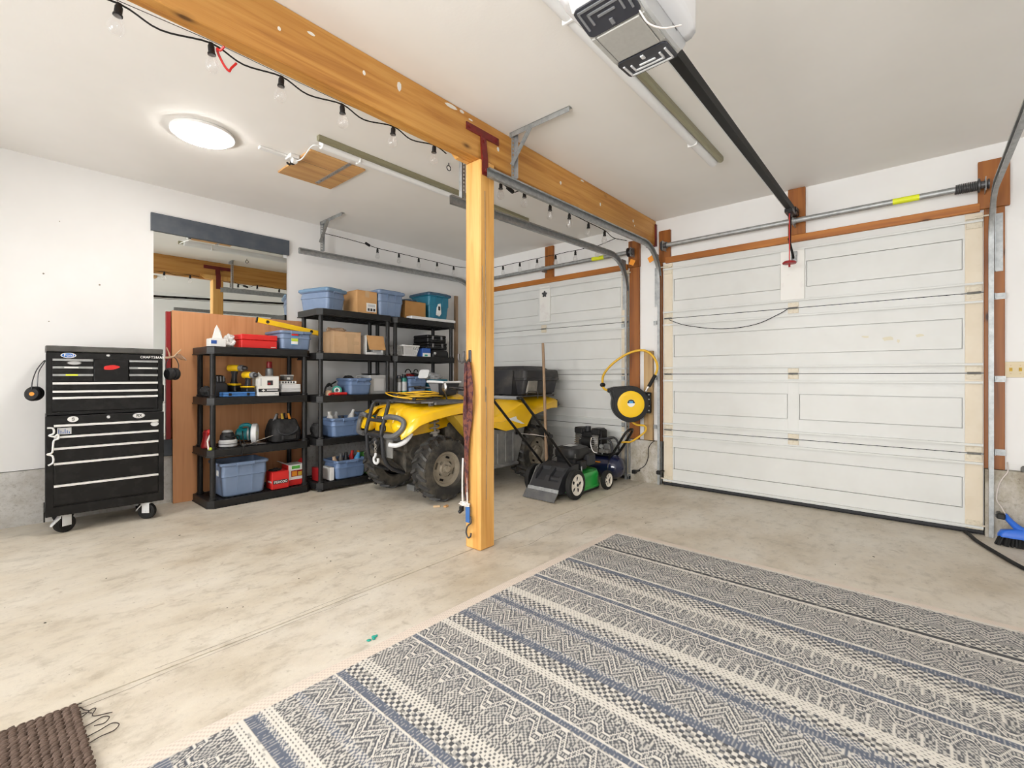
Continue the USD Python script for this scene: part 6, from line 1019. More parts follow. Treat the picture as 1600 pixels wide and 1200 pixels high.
# ---------------------------------------------------------------- lawn mower, its back to the viewer
mw = T('lawn_mower', 'green lawn mower with black engine and cream spoked wheels beside the quad bike', 'lawn mower', (3.95, 2.70, zf(3.95)))
def mwheel(x, y, s, R, w, spokes):
    zc = zf(x) + R + 0.002
    t = P(mw, 'wheel', lathe([(R * 0.70, -w / 2), (R * 0.95, -w / 2), (R, -w * 0.3), (R, w * 0.3), (R * 0.95, w / 2), (R * 0.70, w / 2), (R * 0.70, -w / 2)], 40, 'y', (x, y, zc)), 'black_rubber')
    disc = lathe([(0, 0.004), (R * 0.16, 0.006), (R * 0.2, 0.0), (R * 0.55, -0.002), (R * 0.71, 0.006), (R * 0.71, -0.01), (0, -0.01)], 40, 'y')
    hl = [xf(hull([(-R * 0.075, -0.05, R * 0.24), (R * 0.075, -0.05, R * 0.24), (-R * 0.13, -0.05, R * 0.46), (R * 0.13, -0.05, R * 0.46), (0, -0.05, R * 0.60), (-R * 0.075, 0.05, R * 0.24), (R * 0.075, 0.05, R * 0.24), (-R * 0.13, 0.05, R * 0.46), (R * 0.13, 0.05, R * 0.46), (0, 0.05, R * 0.60)]), ry=360 / spokes * i + 10) for i in range(spokes)]
    P(t, 'wheel_cover', xf(cut(disc, *hl), s=(1, s, 1), t=(x, y + s * w * 0.38, zc)), 'wheel_cream', 'cream spoked wheel cover', smooth=False)
    P(t, 'backing', lathe([(0, -0.003), (R * 0.69, -0.003), (R * 0.69, 0.003), (0, 0.003)], 30, 'y', (x, y, zc)), 'charcoal', smooth=False)
    P(t, 'hub', xf(lathe([(0, 0.012), (R * 0.1, 0.01), (R * 0.12, 0.0), (0, 0.0)], 14, 'y'), s=(1, s, 1), t=(x, y + s * w * 0.4, zc)), 'charcoal')
for s in (-1, 1):
    mwheel(3.70, 2.70 + s * 0.245, s, 0.140, 0.048, 5); mwheel(4.27, 2.70 + s * 0.255, s, 0.097, 0.044, 6)
def dk(k, z): return [(x, y, z) for x, y in (rrect(3.72, 4.33, 2.505, 2.895, 0.17, 6) - [4.02, 2.70]) * k + [4.02, 2.70]]
P(mw, 'deck', loft([dk(1.03, 0.045), dk(1.03, 0.06), dk(1.0, 0.065), dk(0.99, 0.17), dk(0.93, 0.205), dk(0.6, 0.215)], False), 'mower_green', 'green steel deck', smooth=35)
P(mw, 'deck_skirt', loft([dk(1.02, 0.028), dk(1.02, 0.045)], True, True), 'black_plastic', smooth=False)
P(mw, 'warning_label', ext([(3.845, 0.155), (3.925, 0.16), (3.885, 0.085)], 2.502, 2.506, 'xz'), 'yellow_plastic', 'yellow triangular warning label', smooth=False); P(mw, 'label_print', ext([(3.868, 0.143), (3.902, 0.146), (3.885, 0.108)], 2.5005, 2.503, 'xz'), 'red_print', smooth=False)
prof = [(3.515, 0.085), (3.53, 0.12), (3.60, 0.225), (3.70, 0.295), (3.80, 0.315), (3.87, 0.31), (3.87, 0.19), (3.60, 0.06)]
P(mw, 'rear_cover', cut(ext(prof, 2.53, 2.87, 'xz'), hull([(3.555, 2.56, 0.20), (3.70, 2.56, 0.36), (3.555, 2.68, 0.20), (3.70, 2.68, 0.36), (3.575, 2.57, 0.165), (3.69, 2.57, 0.255), (3.575, 2.67, 0.165), (3.69, 2.67, 0.255)]), hull([(3.555, 2.72, 0.20), (3.70, 2.72, 0.36), (3.555, 2.84, 0.20), (3.70, 2.84, 0.36), (3.575, 2.73, 0.165), (3.69, 2.73, 0.255), (3.575, 2.83, 0.165), (3.69, 2.83, 0.255)])), 'charcoal', 'black moulded rear cover', smooth=False)
P(mw, 'side_plate', ext([(3.52, 0.08), (3.54, 0.13), (3.64, 0.28), (3.70, 0.30), (3.72, 0.10)], 2.872, 2.88, 'xz'), 'dusty_grey', smooth=False)
P(mw, 'cover_tube', cy((3.628, 2.70, 0.185), (3.628, 2.55, 0.185), 0.030, 14), 'charcoal')
P(mw, 'hinge_strip', hull([(x, y, z) for y in (2.52, 2.88) for x, z in ((3.512, 0.088), (3.524, 0.118), (3.505, 0.09), (3.517, 0.12))]), 'galvanised', smooth=False)
P(mw, 'trailing_flap', hull([(x, y, z) for y in (2.52, 2.89) for x, z in ((3.512, 0.085), (3.50, 0.09), (3.455, 0.022), (3.445, 0.018))]), 'rack_grey', 'grey rubber trailing flap', smooth=False)
P(mw, 'engine_block', cc(lathe([(0, 0.21), (0.11, 0.21), (0.12, 0.24), (0.12, 0.29), (0.09, 0.30), (0, 0.30)], 24, 'z', (4.03, 2.71, 0.0)), bx(3.90, 4.16, 2.60, 2.83, 0.27, 0.36, 0.02), bx(3.92, 4.03, 2.535, 2.60, 0.24, 0.33, 0.012)), 'black_plastic', smooth=False)
P(mw, 'engine_shroud', loft([[(x, y, z) for x, y in (rrect(3.87, 4.20, 2.57, 2.86, 0.09, 5) - [4.035, 2.715]) * k + [4.035, 2.715]] for k, z in ((0.95, 0.345), (1.0, 0.365), (1.0, 0.415), (0.9, 0.445), (0.6, 0.46), (0.3, 0.463))]), 'black_plastic', smooth=35)
P(mw, 'shroud_decal', bx(3.93, 4.05, 2.66, 2.76, 0.4635, 0.467), 'light_grey', 'pale decal', smooth=False)
P(mw, 'air_filter', bx(4.05, 4.20, 2.535, 2.60, 0.26, 0.38, 0.014), 'charcoal', smooth=False); P(mw, 'muffler', bx(4.20, 4.29, 2.63, 2.80, 0.235, 0.33, 0.012), 'frame_mud', smooth=False)
P(mw, 'spark_lead', tb(spl([(3.95, 2.55, 0.30), (3.92, 2.53, 0.25), (3.93, 2.535, 0.215)], 5), 0.006, 6), 'galvanised'); P(mw, 'fuel_cap', cy((3.92, 2.61, 0.36), (3.92, 2.61, 0.40), 0.026, 14), 'dusty_grey')
for y in (2.545, 2.90): P(mw, 'handle_tube', cy((3.80, y, 0.262), (3.03, y, 0.972), 0.0125, 10), 'black_paint', 'black handle tube')
P(mw, 'handle_bar', cc(tb(spl([(3.05, 2.545, 0.955), (3.025, 2.545, 0.978), (3.02, 2.57, 0.985), (3.02, 2.72, 0.985), (3.02, 2.87, 0.985), (3.025, 2.90, 0.978), (3.05, 2.90, 0.955)], 5), 0.0125, 10)), 'black_paint'); P(mw, 'grip_foam', cy((3.02, 2.59, 0.985), (3.02, 2.85, 0.985), 0.0165, 12), 'grey_plastic')
P(mw, 'knob', cc(lathe([(0, -0.025), (0.02, -0.02), (0.02, -0.006), (0, -0.004)], 12, 'y', (3.40, 2.53, 0.63)), lathe([(0, 0.004), (0.02, 0.006), (0.02, 0.02), (0, 0.025)], 12, 'y', (3.40, 2.915, 0.63))), 'black_plastic')
P(mw, 'control_cable', tb(spl([(3.06, 2.555, 0.96), (3.25, 2.56, 0.80), (3.42, 2.58, 0.60), (3.55, 2.66, 0.40), (3.70, 2.80, 0.33), (3.88, 2.80, 0.36)], 6), 0.0035, 6), 'black_rubber')
P(mw, 'string', tb(spl([(3.40, 2.54, 0.64), (3.55, 2.70, 0.60), (3.55, 2.85, 0.605), (3.42, 2.90, 0.62)], 6), 0.0025, 5), 'strap_white', 'loose white string')
S('shovel_handle', tb(spl([(3.97, 2.985, 0.006), (4.09, 3.10, 0.5), (4.21, 3.21, 1.0), (4.345, 3.335, 1.555)], 6), np.linspace(0.018, 0.0155, 19), 12), 'handle_wood', 'long worn wooden tool handle leaning on the quad bike behind the mower', 'tool handle')

# ---------------------------------------------------------------- air compressor
ac = T('air_compressor', 'navy twin-cylinder air compressor between mower and the pier', 'air compressor', (4.62, 2.75, 0)); ax = 4.62
P(ac, 'tank', lathe([(0, -0.33), (0.05, -0.325), (0.10, -0.30), (0.125, -0.26), (0.132, -0.22), (0.132, 0.22), (0.125, 0.26), (0.10, 0.30), (0.05, 0.325), (0, 0.33)], 32, 'y', (ax, 2.78, 0.172)), 'navy_paint', 'glossy navy tank'); P(ac, 'weld_ring', lathe([(0.1325, -0.222), (0.135, -0.216), (0.1325, -0.21)], 32, 'y', (ax, 2.78, 0.172)), 'black_paint')
for y in (2.60, 2.97): P(ac, 'foot', cc(bx(ax - 0.12, ax - 0.08, y - 0.02, y + 0.02, 0.004, 0.09, 0.006), bx(ax + 0.08, ax + 0.12, y - 0.02, y + 0.02, 0.004, 0.09, 0.006)), 'black_rubber', smooth=False)
P(ac, 'deck_plate', bx(ax - 0.115, ax + 0.115, 2.56, 3.05, 0.30, 0.312, 0.004), 'black_paint', smooth=False)
for k, y in enumerate((2.99, 2.765)):
    c = P(ac, 'cylinder', cc(*[bx(ax - 0.075 + 0.004 * abs(i - 4), ax + 0.055, y - 0.045, y + 0.045, 0.325 + 0.021 * i, 0.337 + 0.021 * i, 0.003) for i in range(9)], bx(ax - 0.055, ax + 0.045, y - 0.036, y + 0.036, 0.312, 0.51)), 'steel_bright', 'bright finned cylinder', smooth=False)
    P(c, 'cylinder_head', bx(ax - 0.07, ax + 0.075, y - 0.062, y + 0.05, 0.512, 0.585, 0.012), 'black_plastic', smooth=False); P(c, 'side_guard', bx(ax - 0.05, ax + 0.08, y - 0.078, y - 0.048, 0.33, 0.575, 0.012), 'black_plastic', smooth=False)
P(ac, 'motor', cc(lathe([(0, -0.10), (0.06, -0.10), (0.075, -0.085), (0.075, 0.085), (0.06, 0.10), (0, 0.10)], 24, 'y', (ax, 2.88, 0.42)), bx(ax - 0.05, ax + 0.05, 2.81, 2.95, 0.47, 0.545, 0.015)), 'black_plastic'); P(ac, 'air_intake', cy((ax - 0.02, 2.88, 0.545), (ax - 0.02, 2.88, 0.60), 0.032, 14), 'charcoal')
P(ac, 'pipe', cc(tb(spl([(ax - 0.08, 2.80, 0.48), (ax - 0.115, 2.79, 0.42), (ax - 0.115, 2.76, 0.34), (ax - 0.09, 2.72, 0.32)], 5), 0.008, 8)), 'steel_bright'); P(ac, 'gauge', cc(lathe([(0, -0.012), (0.022, -0.012), (0.024, 0.01), (0, 0.012)], 16, 'x', (ax - 0.10, 2.66, 0.40)), cy((ax - 0.08, 2.66, 0.312), (ax - 0.08, 2.66, 0.40), 0.007, 8)), 'galvanised')
P(ac, 'regulator', cc(bx(ax - 0.09, ax - 0.03, 2.585, 2.70, 0.325, 0.365, 0.006), cy((ax - 0.09, 2.62, 0.345), (ax - 0.125, 2.62, 0.345), 0.012, 10), bx(ax - 0.03, ax + 0.04, 2.60, 2.68, 0.315, 0.42, 0.01)), 'dusty_grey', smooth=False); P(ac, 'top_guard', cc(tb(spl([(ax - 0.07, 2.70, 0.47), (ax - 0.07, 2.60, 0.485), (ax - 0.07, 2.55, 0.43), (ax - 0.07, 2.54, 0.33)], 5), 0.011, 8), tb(spl([(ax + 0.07, 2.70, 0.47), (ax + 0.07, 2.60, 0.485), (ax + 0.07, 2.55, 0.43), (ax + 0.07, 2.54, 0.33)], 5), 0.011, 8), bx(ax - 0.07, ax + 0.07, 2.585, 2.66, 0.475, 0.488, 0.004)), 'charcoal')
P(ac, 'warning_stripe', hull([(ax - 0.128, y, z) for y, z in ((2.66, 0.225), (2.66, 0.235), (2.90, 0.222), (2.90, 0.232))] + [(ax - 0.115, y, z) for y, z in ((2.66, 0.225), (2.66, 0.235), (2.90, 0.222), (2.90, 0.232))]), 'orange_plastic', 'orange printed stripe', smooth=False)
P(ac, 'carry_handle', tb(spl([(ax - 0.075, 2.585, 0.27), (ax - 0.075, 2.50, 0.38), (ax - 0.075, 2.405, 0.53), (ax - 0.065, 2.375, 0.575), (ax - 0.03, 2.355, 0.598), (ax + 0.03, 2.355, 0.598), (ax + 0.065, 2.375, 0.575), (ax + 0.075, 2.405, 0.53), (ax + 0.075, 2.50, 0.38), (ax + 0.075, 2.585, 0.27)], 5), 0.0135, 10), 'black_paint', 'black tube handle')

# ---------------------------------------------------------------- hose reel
hr = T('hose_reel', 'yellow and black wall hose reel with a looping yellow hose', 'hose reel', (4.67, 2.40, 0.87))
n_ = np.array([-0.80, -0.60, 0]); p_ = np.array([0.60, -0.80, 0]); C_ = np.array([4.665, 2.398, 0.872])
def reel(m):      # x to the viewer's right, y up, z towards the viewer
    V = m.vertices; return TM(C_ + V[:, :1] * p_ + V[:, 1:2] * [0, 0, 1] + V[:, 2:] * n_, m.faces)
circ = sg.Point(0, 0).buffer(0.196, 24); case = circ.union(sg.Polygon([(-0.235, 0.165), (-0.215, 0.135), (-0.185, 0.05), (-0.19, 0), (0, 0), (0.05, 0.19), (-0.05, 0.192), (-0.16, 0.185)])).buffer(0.01).buffer(-0.01)
def cs_(k, z): return [(x * k, y * k, z) for x, y in np.array(case.exterior.coords)[:-1]]
body = [ext(case.buffer(-0.012), -0.085, 0.085), ext(case, -0.06, 0.06), ext(case.buffer(-0.03), 0.08, 0.092)]
P(hr, 'case', reel(cc(body)), 'black_plastic', 'black teardrop reel case', smooth=False)
P(hr, 'disc', reel(lathe([(0.0, 0.104), (0.10, 0.104), (0.132, 0.102), (0.142, 0.096), (0.142, 0.09), (0, 0.09)], 48, 'z')), 'yellow_plastic', 'bright yellow side disc', smooth=30)
lb = P(hr, 'label', reel(ext(sg.Point(0, 0.012).buffer(0.04, 16), 0.1035, 0.1052)), 'paper_white', 'round label, blue above and white below', smooth=False)
P(lb, 'label_print', reel(ext(sg.Point(0, 0.012).buffer(0.039, 16).intersection(sg.box(-0.1, 0.012, 0.1, 0.1)), 0.1048, 0.1062)), 'ink_black', smooth=False); P(lb, 'label_print', reel(ext(sg.box(-0.022, 0.012, 0.022, 0.034), 0.1058, 0.1068)), 'sky_blue', smooth=False)
P(hr, 'bracket', cc(reel(bx(0.17, 0.225, -0.10, 0.125, -0.035, 0.035, 0.006)), hull([tuple(C_ + 0.215 * p_ + [0, 0, zz] + w * n_) for zz in (-0.1, 0.12) for w in (-0.03, 0.03)] + [(4.858, y, 0.872 + zz) for y in (2.235, 2.315) for zz in (-0.1, 0.12)])), 'black_paint', 'black swivel bracket', smooth=False)
for zz in (-0.07, -0.02, 0.05, 0.10): P(hr, 'bolt', cy(C_ + 0.2 * p_ + 0.034 * n_ + [0, 0, zz], C_ + 0.2 * p_ + 0.042 * n_ + [0, 0, zz], 0.008, 6), 'galvanised', smooth=False)
P(hr, 'outlet_guide', reel(bx(-0.235, -0.20, 0.12, 0.165, -0.03, 0.03, 0.008)), 'charcoal', smooth=False)
P(hr, 'hose', tb(spl([(4.56, 2.585, 1.01), (4.54, 2.63, 1.03), (4.545, 2.658, 1.075), (4.58, 2.665, 1.19), (4.64, 2.575, 1.32), (4.70, 2.42, 1.425), (4.74, 2.27, 1.45), (4.755, 2.165, 1.38), (4.755, 2.12, 1.26), (4.74, 2.165, 1.13), (4.73, 2.20, 1.075)], 7), 0.0125, 10), 'yellow_hose', 'yellow air hose loop')
P(hr, 'hose_stop', sph((4.545, 2.658, 1.075), 0.030, 2, (1, 1, 0.85)), 'black_rubber', 'black rubber ball stop', smooth=True)
P(hr, 'grip_sleeve', cy((4.75, 2.14, 1.185), (4.73, 2.205, 1.06), 0.019, 10), 'black_rubber'); P(hr, 'coupling', cc(cy((4.73, 2.205, 1.06), (4.72, 2.235, 1.01), 0.012, 8), cy((4.72, 2.235, 1.01), (4.735, 2.25, 0.985), 0.007, 8)), 'steel_bright')
P(hr, 'feed_hose', tb(spl([(4.665, 2.385, 0.69), (4.69, 2.33, 0.648), (4.735, 2.255, 0.635), (4.735, 2.245, 0.58), (4.71, 2.33, 0.50), (4.70, 2.40, 0.455), (4.68, 2.45, 0.45), (4.66, 2.50, 0.445)], 6), 0.0105, 10), 'yellow_hose')
# ---------------------------------------------------------------- the patterned rug: a flat woven print, laid out band by band from its far edge
GX, GY = 0.004, 0.004
RX0, RX1, RY0, RY1 = 0.10, 3.15, -0.70, 1.742
BANDS = [(3.15, 'bind'), (3.095, 'light'), (3.075, 'zig'), (2.875, 'check'), (2.80, 'dotl'), (2.79, 'dark'), (2.762, 'light'), (2.74, 'hatch'), (2.665, 'zig'), (2.475, 'light'), (2.46, 'blue'), (2.42, 'check'), (2.338, 'dots'), (2.288, 'hatchv'), (2.235, 'hex'), (2.142, 'light'), (2.132, 'blue'), (2.10, 'light'), (2.09, 'hexr'), (1.985, 'hatchv'), (1.92, 'dots'), (1.862, 'check'), (1.806, 'hatchb'), (1.780, 'blue'), (1.745, 'hatchb'), (1.72, 'zig'), (1.585, 'hatchb'), (1.565, 'blue'), (1.525, 'check'), (1.455, 'dots'), (1.415, 'hatch'), (1.365, 'hex'), (1.282, 'light'), (1.276, 'blue'), (1.252, 'light'), (1.244, 'hexr'), (1.135, 'hatch'), (1.038, 'dots'), (0.985, 'check'), (0.932, 'blue'), (0.90, 'light'), (0.892, 'hatchb'), (0.876, 'zig'), (0.768, 'hatchb'), (0.735, 'hatch'), (0.668, 'dots'), (0.625, 'hatchb'), (0.610, 'blue'), (0.575, 'light'), (0.56, 'dots'), (0.53, 'hatch'), (0.47, 'hex'), (0.37, 'blue'), (0.335, 'hexr'), (0.235, 'dots'), (0.185, 'bind')]
xs = np.arange(RX0, RX1 + 1e-6, GX); ys = np.arange(RY0, RY1 + 1e-6, GY); Xg, Yg = np.meshgrid(xs, ys, indexing='ij')
LIGHT = np.array([0.65, 0.62, 0.565]); DARK = np.array([0.05, 0.054, 0.062]); BLUE = np.array([0.075, 0.097, 0.148]); BIND = np.array([0.70, 0.61, 0.53])
tone = np.ones(Xg.shape); bl = np.zeros(Xg.shape)
edges = np.array([b[0] for b in BANDS] + [RX0 - 1]); which = np.clip(np.searchsorted(-edges, -Xg, side='right') - 1, 0, len(BANDS) - 1)
ci = np.floor(Xg / 0.008).astype(int); cj = np.floor(Yg / 0.012 + 0.5 * (ci % 2)).astype(int); rnd = rng.random((4096,)); cell = rng.random((1024, 1024))[ci % 1024, cj % 1024]
fine = (((Yg / 0.0155 + 0.5 * np.floor(Xg / 0.008)) % 1.0) < 0.5) ^ (cell < 0.20)
def tri(y, p): t = (y / p) % 1.0; return np.abs(2 * t - 1)
for k, (x1, kind) in enumerate(BANDS):
    m = which == k; x0 = edges[k + 1]; u = np.clip((x1 - Xg[m]) / max(x1 - x0, 1e-6), 0, 1); d = x1 - Xg[m]; y = Yg[m]; c = cell[m]; b = np.zeros(len(y))
    sp = np.where(c < 0.58, 0.0, 1.0)
    if kind == 'bind': v = np.where(((d * 250).astype(int) + (y * 250).astype(int)) % 3 == 0, 0.80, 1.0); b[:] = -1
    elif kind == 'light': v = np.where(c < 0.15, 0.6, 1.0)
    elif kind == 'dark': v = np.where(c < 0.9, 0.05, 0.5)
    elif kind in ('dots', 'dotl'): v = np.where((((y + 0.009 * (np.floor(d / 0.012) % 2)) / 0.018) % 1.0 < 0.36) & ((d / 0.012) % 1.0 < 0.5), 0.12, 1.0)
    elif kind == 'blue': v = np.where(((y / 0.012) % 1.0 < 0.3) & (c < 0.6), 0.5, 0.08); b[:] = 1
    elif kind == 'check':
        r = np.floor(d / 0.0155); q_ = np.floor(y / 0.0155 + 0.0); v = np.where((r + q_) % 2 == 0, np.where(c < 0.75, 0.97, 0.6), np.where(c < 0.8, 0.06, 0.35)); b = np.where(c < 0.25, 0.4, 0.0)
    elif kind in ('hatch', 'hatchb'): v = np.where(fine[m], 0.10, 0.84); b[:] = 0.9 if kind == 'hatchb' else 0.15
    elif kind == 'hatchv': v = np.where(((y / 0.034) % 1.0 < 0.16), 0.95, np.where(fine[m], 0.1, 0.72)); b[:] = 0.2
    else:
        per = {'zig': 0.112, 'hex': 0.108, 'hexr': 0.108}[kind]; w = x1 - x0; t = tri(y + (0.5 * per if kind == 'hexr' else 0), per)
        if kind in ('hex', 'hexr'): t = np.clip(t * 1.6 - 0.3, 0, 1)
        off = d - w * 0.5 + (0.5 - t) * min(w * 0.62, 0.075)
        v = np.where(fine[m], 0.14, 0.70); b[:] = 0.25; ad = np.abs(off)
        v = np.where(ad < 0.030, np.where(((y / 0.010) % 1.0 < 0.45) & (ad < 0.007), 0.75, 0.05), v)
        v = np.where(np.abs(ad - 0.0165) < 0.0052, 0.98, v)
        if kind == 'zig': v = np.where(np.abs(ad - 0.048) < 0.0045, 0.88, np.where(np.abs(ad - 0.057) < 0.0045, 0.08, v))
    tone[m] = v; bl[m] = b
side = Yg > RY1 - 0.058; tone[side] = np.where(((Xg[side] * 125).astype(int) + (Yg[side] * 125).astype(int)) % 3 == 0, 0.74, 1.0); bl[side] = -1
tone = np.clip(tone + 0.05 * (rng.random(tone.shape) - 0.5), 0, 1)[..., None]; B = np.clip(bl, 0, 1)[..., None]
col = (DARK * (1 - B) + BLUE * B) * (1 - tone) + LIGHT * tone; col = np.where((bl < 0)[..., None], BIND * (0.35 + 0.65 * tone), col)
rid = 0.0012 * (tone[..., 0] - 0.5) + np.where((Yg > RY1 - 0.008) | (Xg > RX1 - 0.008), -0.002, 0)
wav = 0.010 * (meshkit.noise(np.stack([Xg * 1.3, Yg * 1.3, np.zeros_like(Xg)], -1)) - 0.5) * 0
V = np.stack([Xg, Yg, zf(Xg) + 0.0075 + rid + wav], -1).reshape(-1, 3); nx, ny = Xg.shape; I = np.arange(nx * ny).reshape(nx, ny)
F = np.concatenate([np.stack([I[:-1, :-1], I[1:, :-1], I[1:, 1:]], -1).reshape(-1, 3), np.stack([I[:-1, :-1], I[1:, 1:], I[:-1, 1:]], -1).reshape(-1, 3)])
usdkit.material(stage, '/World/Looks/rug_print', {'a': ('attribute', {'attribute': 'woven'}), 'p': ('principled_bsdf', {'roughness': 0.85, 'specular_ior_level': 0.2})}, [('a.color', 'p.base_color')], surface='p.BSDF')
ru = T('patterned_rug', 'large flat-woven rug with grey, blue and cream zigzag stripes on the floor', 'rug', (1.6, 0.5, 0.022))
pr = P(ru, 'woven_face', TM(V, F), 'rug_print', smooth=False)
UsdGeom.PrimvarsAPI(stage.GetPrimAtPath(pr)).CreatePrimvar('woven', Sdf.ValueTypeNames.Color3fArray, 'vertex').Set(Vt.Vec3fArray.FromNumpy(col.reshape(-1, 3).astype(np.float32)))
P(ru, 'backing', slab([(RX0, RY0), (RX1, RY0), (RX1, RY1), (RX0, RY1)], 0.0055, 0.001), 'strap_white', smooth=False)

# ---------------------------------------------------------------- woven mat at the lower left
wm = T('woven_mat', 'coarse brown woven mat with frayed edge threads at the lower left', 'mat', (-0.2, 1.98, 0.036))
P(wm, 'backing', slab([(-0.62, 1.775), (0.215, 1.795), (0.205, 2.175), (-0.62, 2.185)], 0.006, 0.001), 'mat_thread', smooth=False)
unit = sph((0, 0, 0), 1.0, 1); lv_, lf_, o = [], [], 0
for i, x in enumerate(np.arange(-0.61, 0.215, 0.0205)):
    for j, y in enumerate(np.arange(1.785, 2.185, 0.0125)):
        if y > 2.19 - 0.02 * (x < -10) or x > 0.222 - 0.06 * max(0, 1.9 - y): continue
        jit = rng.random(4) - 0.5
        m = xf(unit, s=(0.0128, 0.0082, 0.0065 + 0.0015 * jit[2]), rz=28 + 18 * jit[3], t=(x + 0.004 * jit[0] + 0.004 * (j % 2), y + 0.003 * jit[1], zf(x) + 0.0085)); lv_.append(m.vertices); lf_.append(m.faces + o); o += len(m.vertices)
P(wm, 'weave', TM(np.vstack(lv_), np.vstack(lf_)), 'mat_brown', 'chunky brown loops', smooth=True, kind='stuff')
for k, pts in enumerate(([(0.20, 2.155), (0.225, 2.165), (0.235, 2.14), (0.245, 2.12)], [(0.20, 2.08), (0.228, 2.10), (0.252, 2.125), (0.262, 2.115), (0.25, 2.09), (0.255, 2.07), (0.285, 2.06), (0.295, 2.05)], [(0.205, 2.03), (0.24, 2.035), (0.27, 2.05), (0.285, 2.03), (0.27, 2.01), (0.245, 2.015)], [(0.21, 1.97), (0.25, 1.975), (0.285, 1.99), (0.30, 1.965), (0.285, 1.945), (0.25, 1.94), (0.215, 1.93)], [(0.20, 2.16), (0.215, 2.185), (0.235, 2.19)], [(0.05, 2.18), (0.06, 2.20), (0.075, 2.21)], [(0.21, 2.12), (0.235, 2.115), (0.25, 2.10)])):
    P(wm, 'loose_thread', tb(spl([(x, y, zf(x) + 0.004 + 0.002 * (i % 2)) for i, (x, y) in enumerate(pts)], 5), 0.0016, 5), 'mat_thread')

# ---------------------------------------------------------------- on and around the post
S('storage_hook', cc(tb(spl([(2.157, 2.275, 1.285), (2.148, 2.275, 1.275), (2.135, 2.275, 1.262), (2.118, 2.275, 1.268), (2.108, 2.275, 1.29), (2.108, 2.275, 1.325), (2.110, 2.275, 1.335)], 5), 0.0065, 8), bx(2.160, 2.167, 2.262, 2.288, 1.262, 1.345, 0.003), tb(spl([(2.150, 2.30, 1.278), (2.135, 2.325, 1.262), (2.12, 2.335, 1.28), (2.118, 2.335, 1.32)], 5), 0.0065, 8)), 'steel_dark', 'dark double utility hook screwed to the post', 'hook')
sp_ = T('ratchet_strap', 'worn red-brown ratchet strap with blue webbing hanging on the post hook', 'strap', (2.15, 2.29, 1.26))
def ribbon(pts, w, th=0.004):
    """A hanging strip: pts are (x, y of its middle, z, width factor, twist in degrees)."""
    c = spl([(a, b, z) for a, b, z, _, _ in pts], 5); k = np.interp(np.linspace(0, 1, len(c)), np.linspace(0, 1, len(pts)), [p[3] for p in pts]); tw = np.radians(np.interp(np.linspace(0, 1, len(c)), np.linspace(0, 1, len(pts)), [p[4] for p in pts]))
    L = []
    for p, q_, t in zip(c, k, tw):
        d = np.array([math.sin(t), math.cos(t), 0]) * w * q_ / 2; n = np.array([math.cos(t), -math.sin(t), 0]) * th / 2
        L.append([p - d - n, p + d - n, p + d + n, p - d + n])
    return loft(L[::-1])
for x, y, w, pts in ((2.150, 2.282, 0.042, [(0, 0, 1.27, 0.7, 0), (0, 0.005, 1.15, 1.0, 15), (0.002, 0.012, 0.95, 1.1, -10), (0, 0.016, 0.75, 0.9, 12), (0, 0.012, 0.55, 0.7, -8), (0, 0.01, 0.36, 0.7, 5)]), (2.140, 2.262, 0.040, [(0, 0, 1.265, 0.6, 0), (-0.006, -0.022, 1.12, 1.0, -20), (-0.008, -0.03, 1.02, 1.15, 20), (-0.002, -0.01, 0.88, 1.0, -15), (0, 0.012, 0.70, 0.7, 8), (0.002, 0.016, 0.40, 0.5, 0)]), (2.146, 2.295, 0.035, [(0, 0, 1.26, 0.7, 0), (-0.004, 0.005, 1.05, 1.1, 25), (-0.004, 0.0, 0.85, 1.0, -20), (0, -0.01, 0.62, 0.9, 10), (0, -0.01, 0.34, 0.9, 0)])):
    P(sp_, 'webbing', ribbon([(x + a, y + b, z, k, t) for a, b, z, k, t in pts], w), 'strap_red', smooth=40)
P(sp_, 'webbing_tail', ribbon([(2.148, 2.325, 0.62, 0.5, 0), (2.146, 2.33, 0.45, 0.5, 10), (2.146, 2.325, 0.31, 0.5, 0)], 0.03), 'strap_white', 'pale webbing tail', smooth=40); P(sp_, 'webbing_tail', ribbon([(2.142, 2.285, 0.60, 0.4, 0), (2.142, 2.28, 0.45, 0.4, 10), (2.142, 2.275, 0.30, 0.4, 0)], 0.03), 'strap_white', smooth=40)
P(sp_, 'knot', crumple((2.145, 2.305, 0.315), 0.028, (0.7, 1.6, 0.6), 41, 0.4), 'strap_white', smooth=False); P(sp_, 'ratchet', cc(bx(2.125, 2.155, 2.318, 2.345, 0.262, 0.30, 0.006), cy((2.14, 2.33, 0.27), (2.13, 2.345, 0.255), 0.012, 10)), 'black_plastic'); P(sp_, 'blue_webbing', bx(2.134, 2.146, 2.252, 2.288, 0.20, 0.305, 0.003), 'strap_blue', 'blue webbing loop', smooth=False)
P(sp_, 's_hook', tb(spl([(2.14, 2.245, 0.245), (2.14, 2.24, 0.205), (2.14, 2.262, 0.185), (2.14, 2.278, 0.165), (2.14, 2.285, 0.13), (2.14, 2.268, 0.10), (2.14, 2.245, 0.112), (2.14, 2.24, 0.135)], 5), 0.0055, 8), 'steel_dark', 'dark steel S-hook')

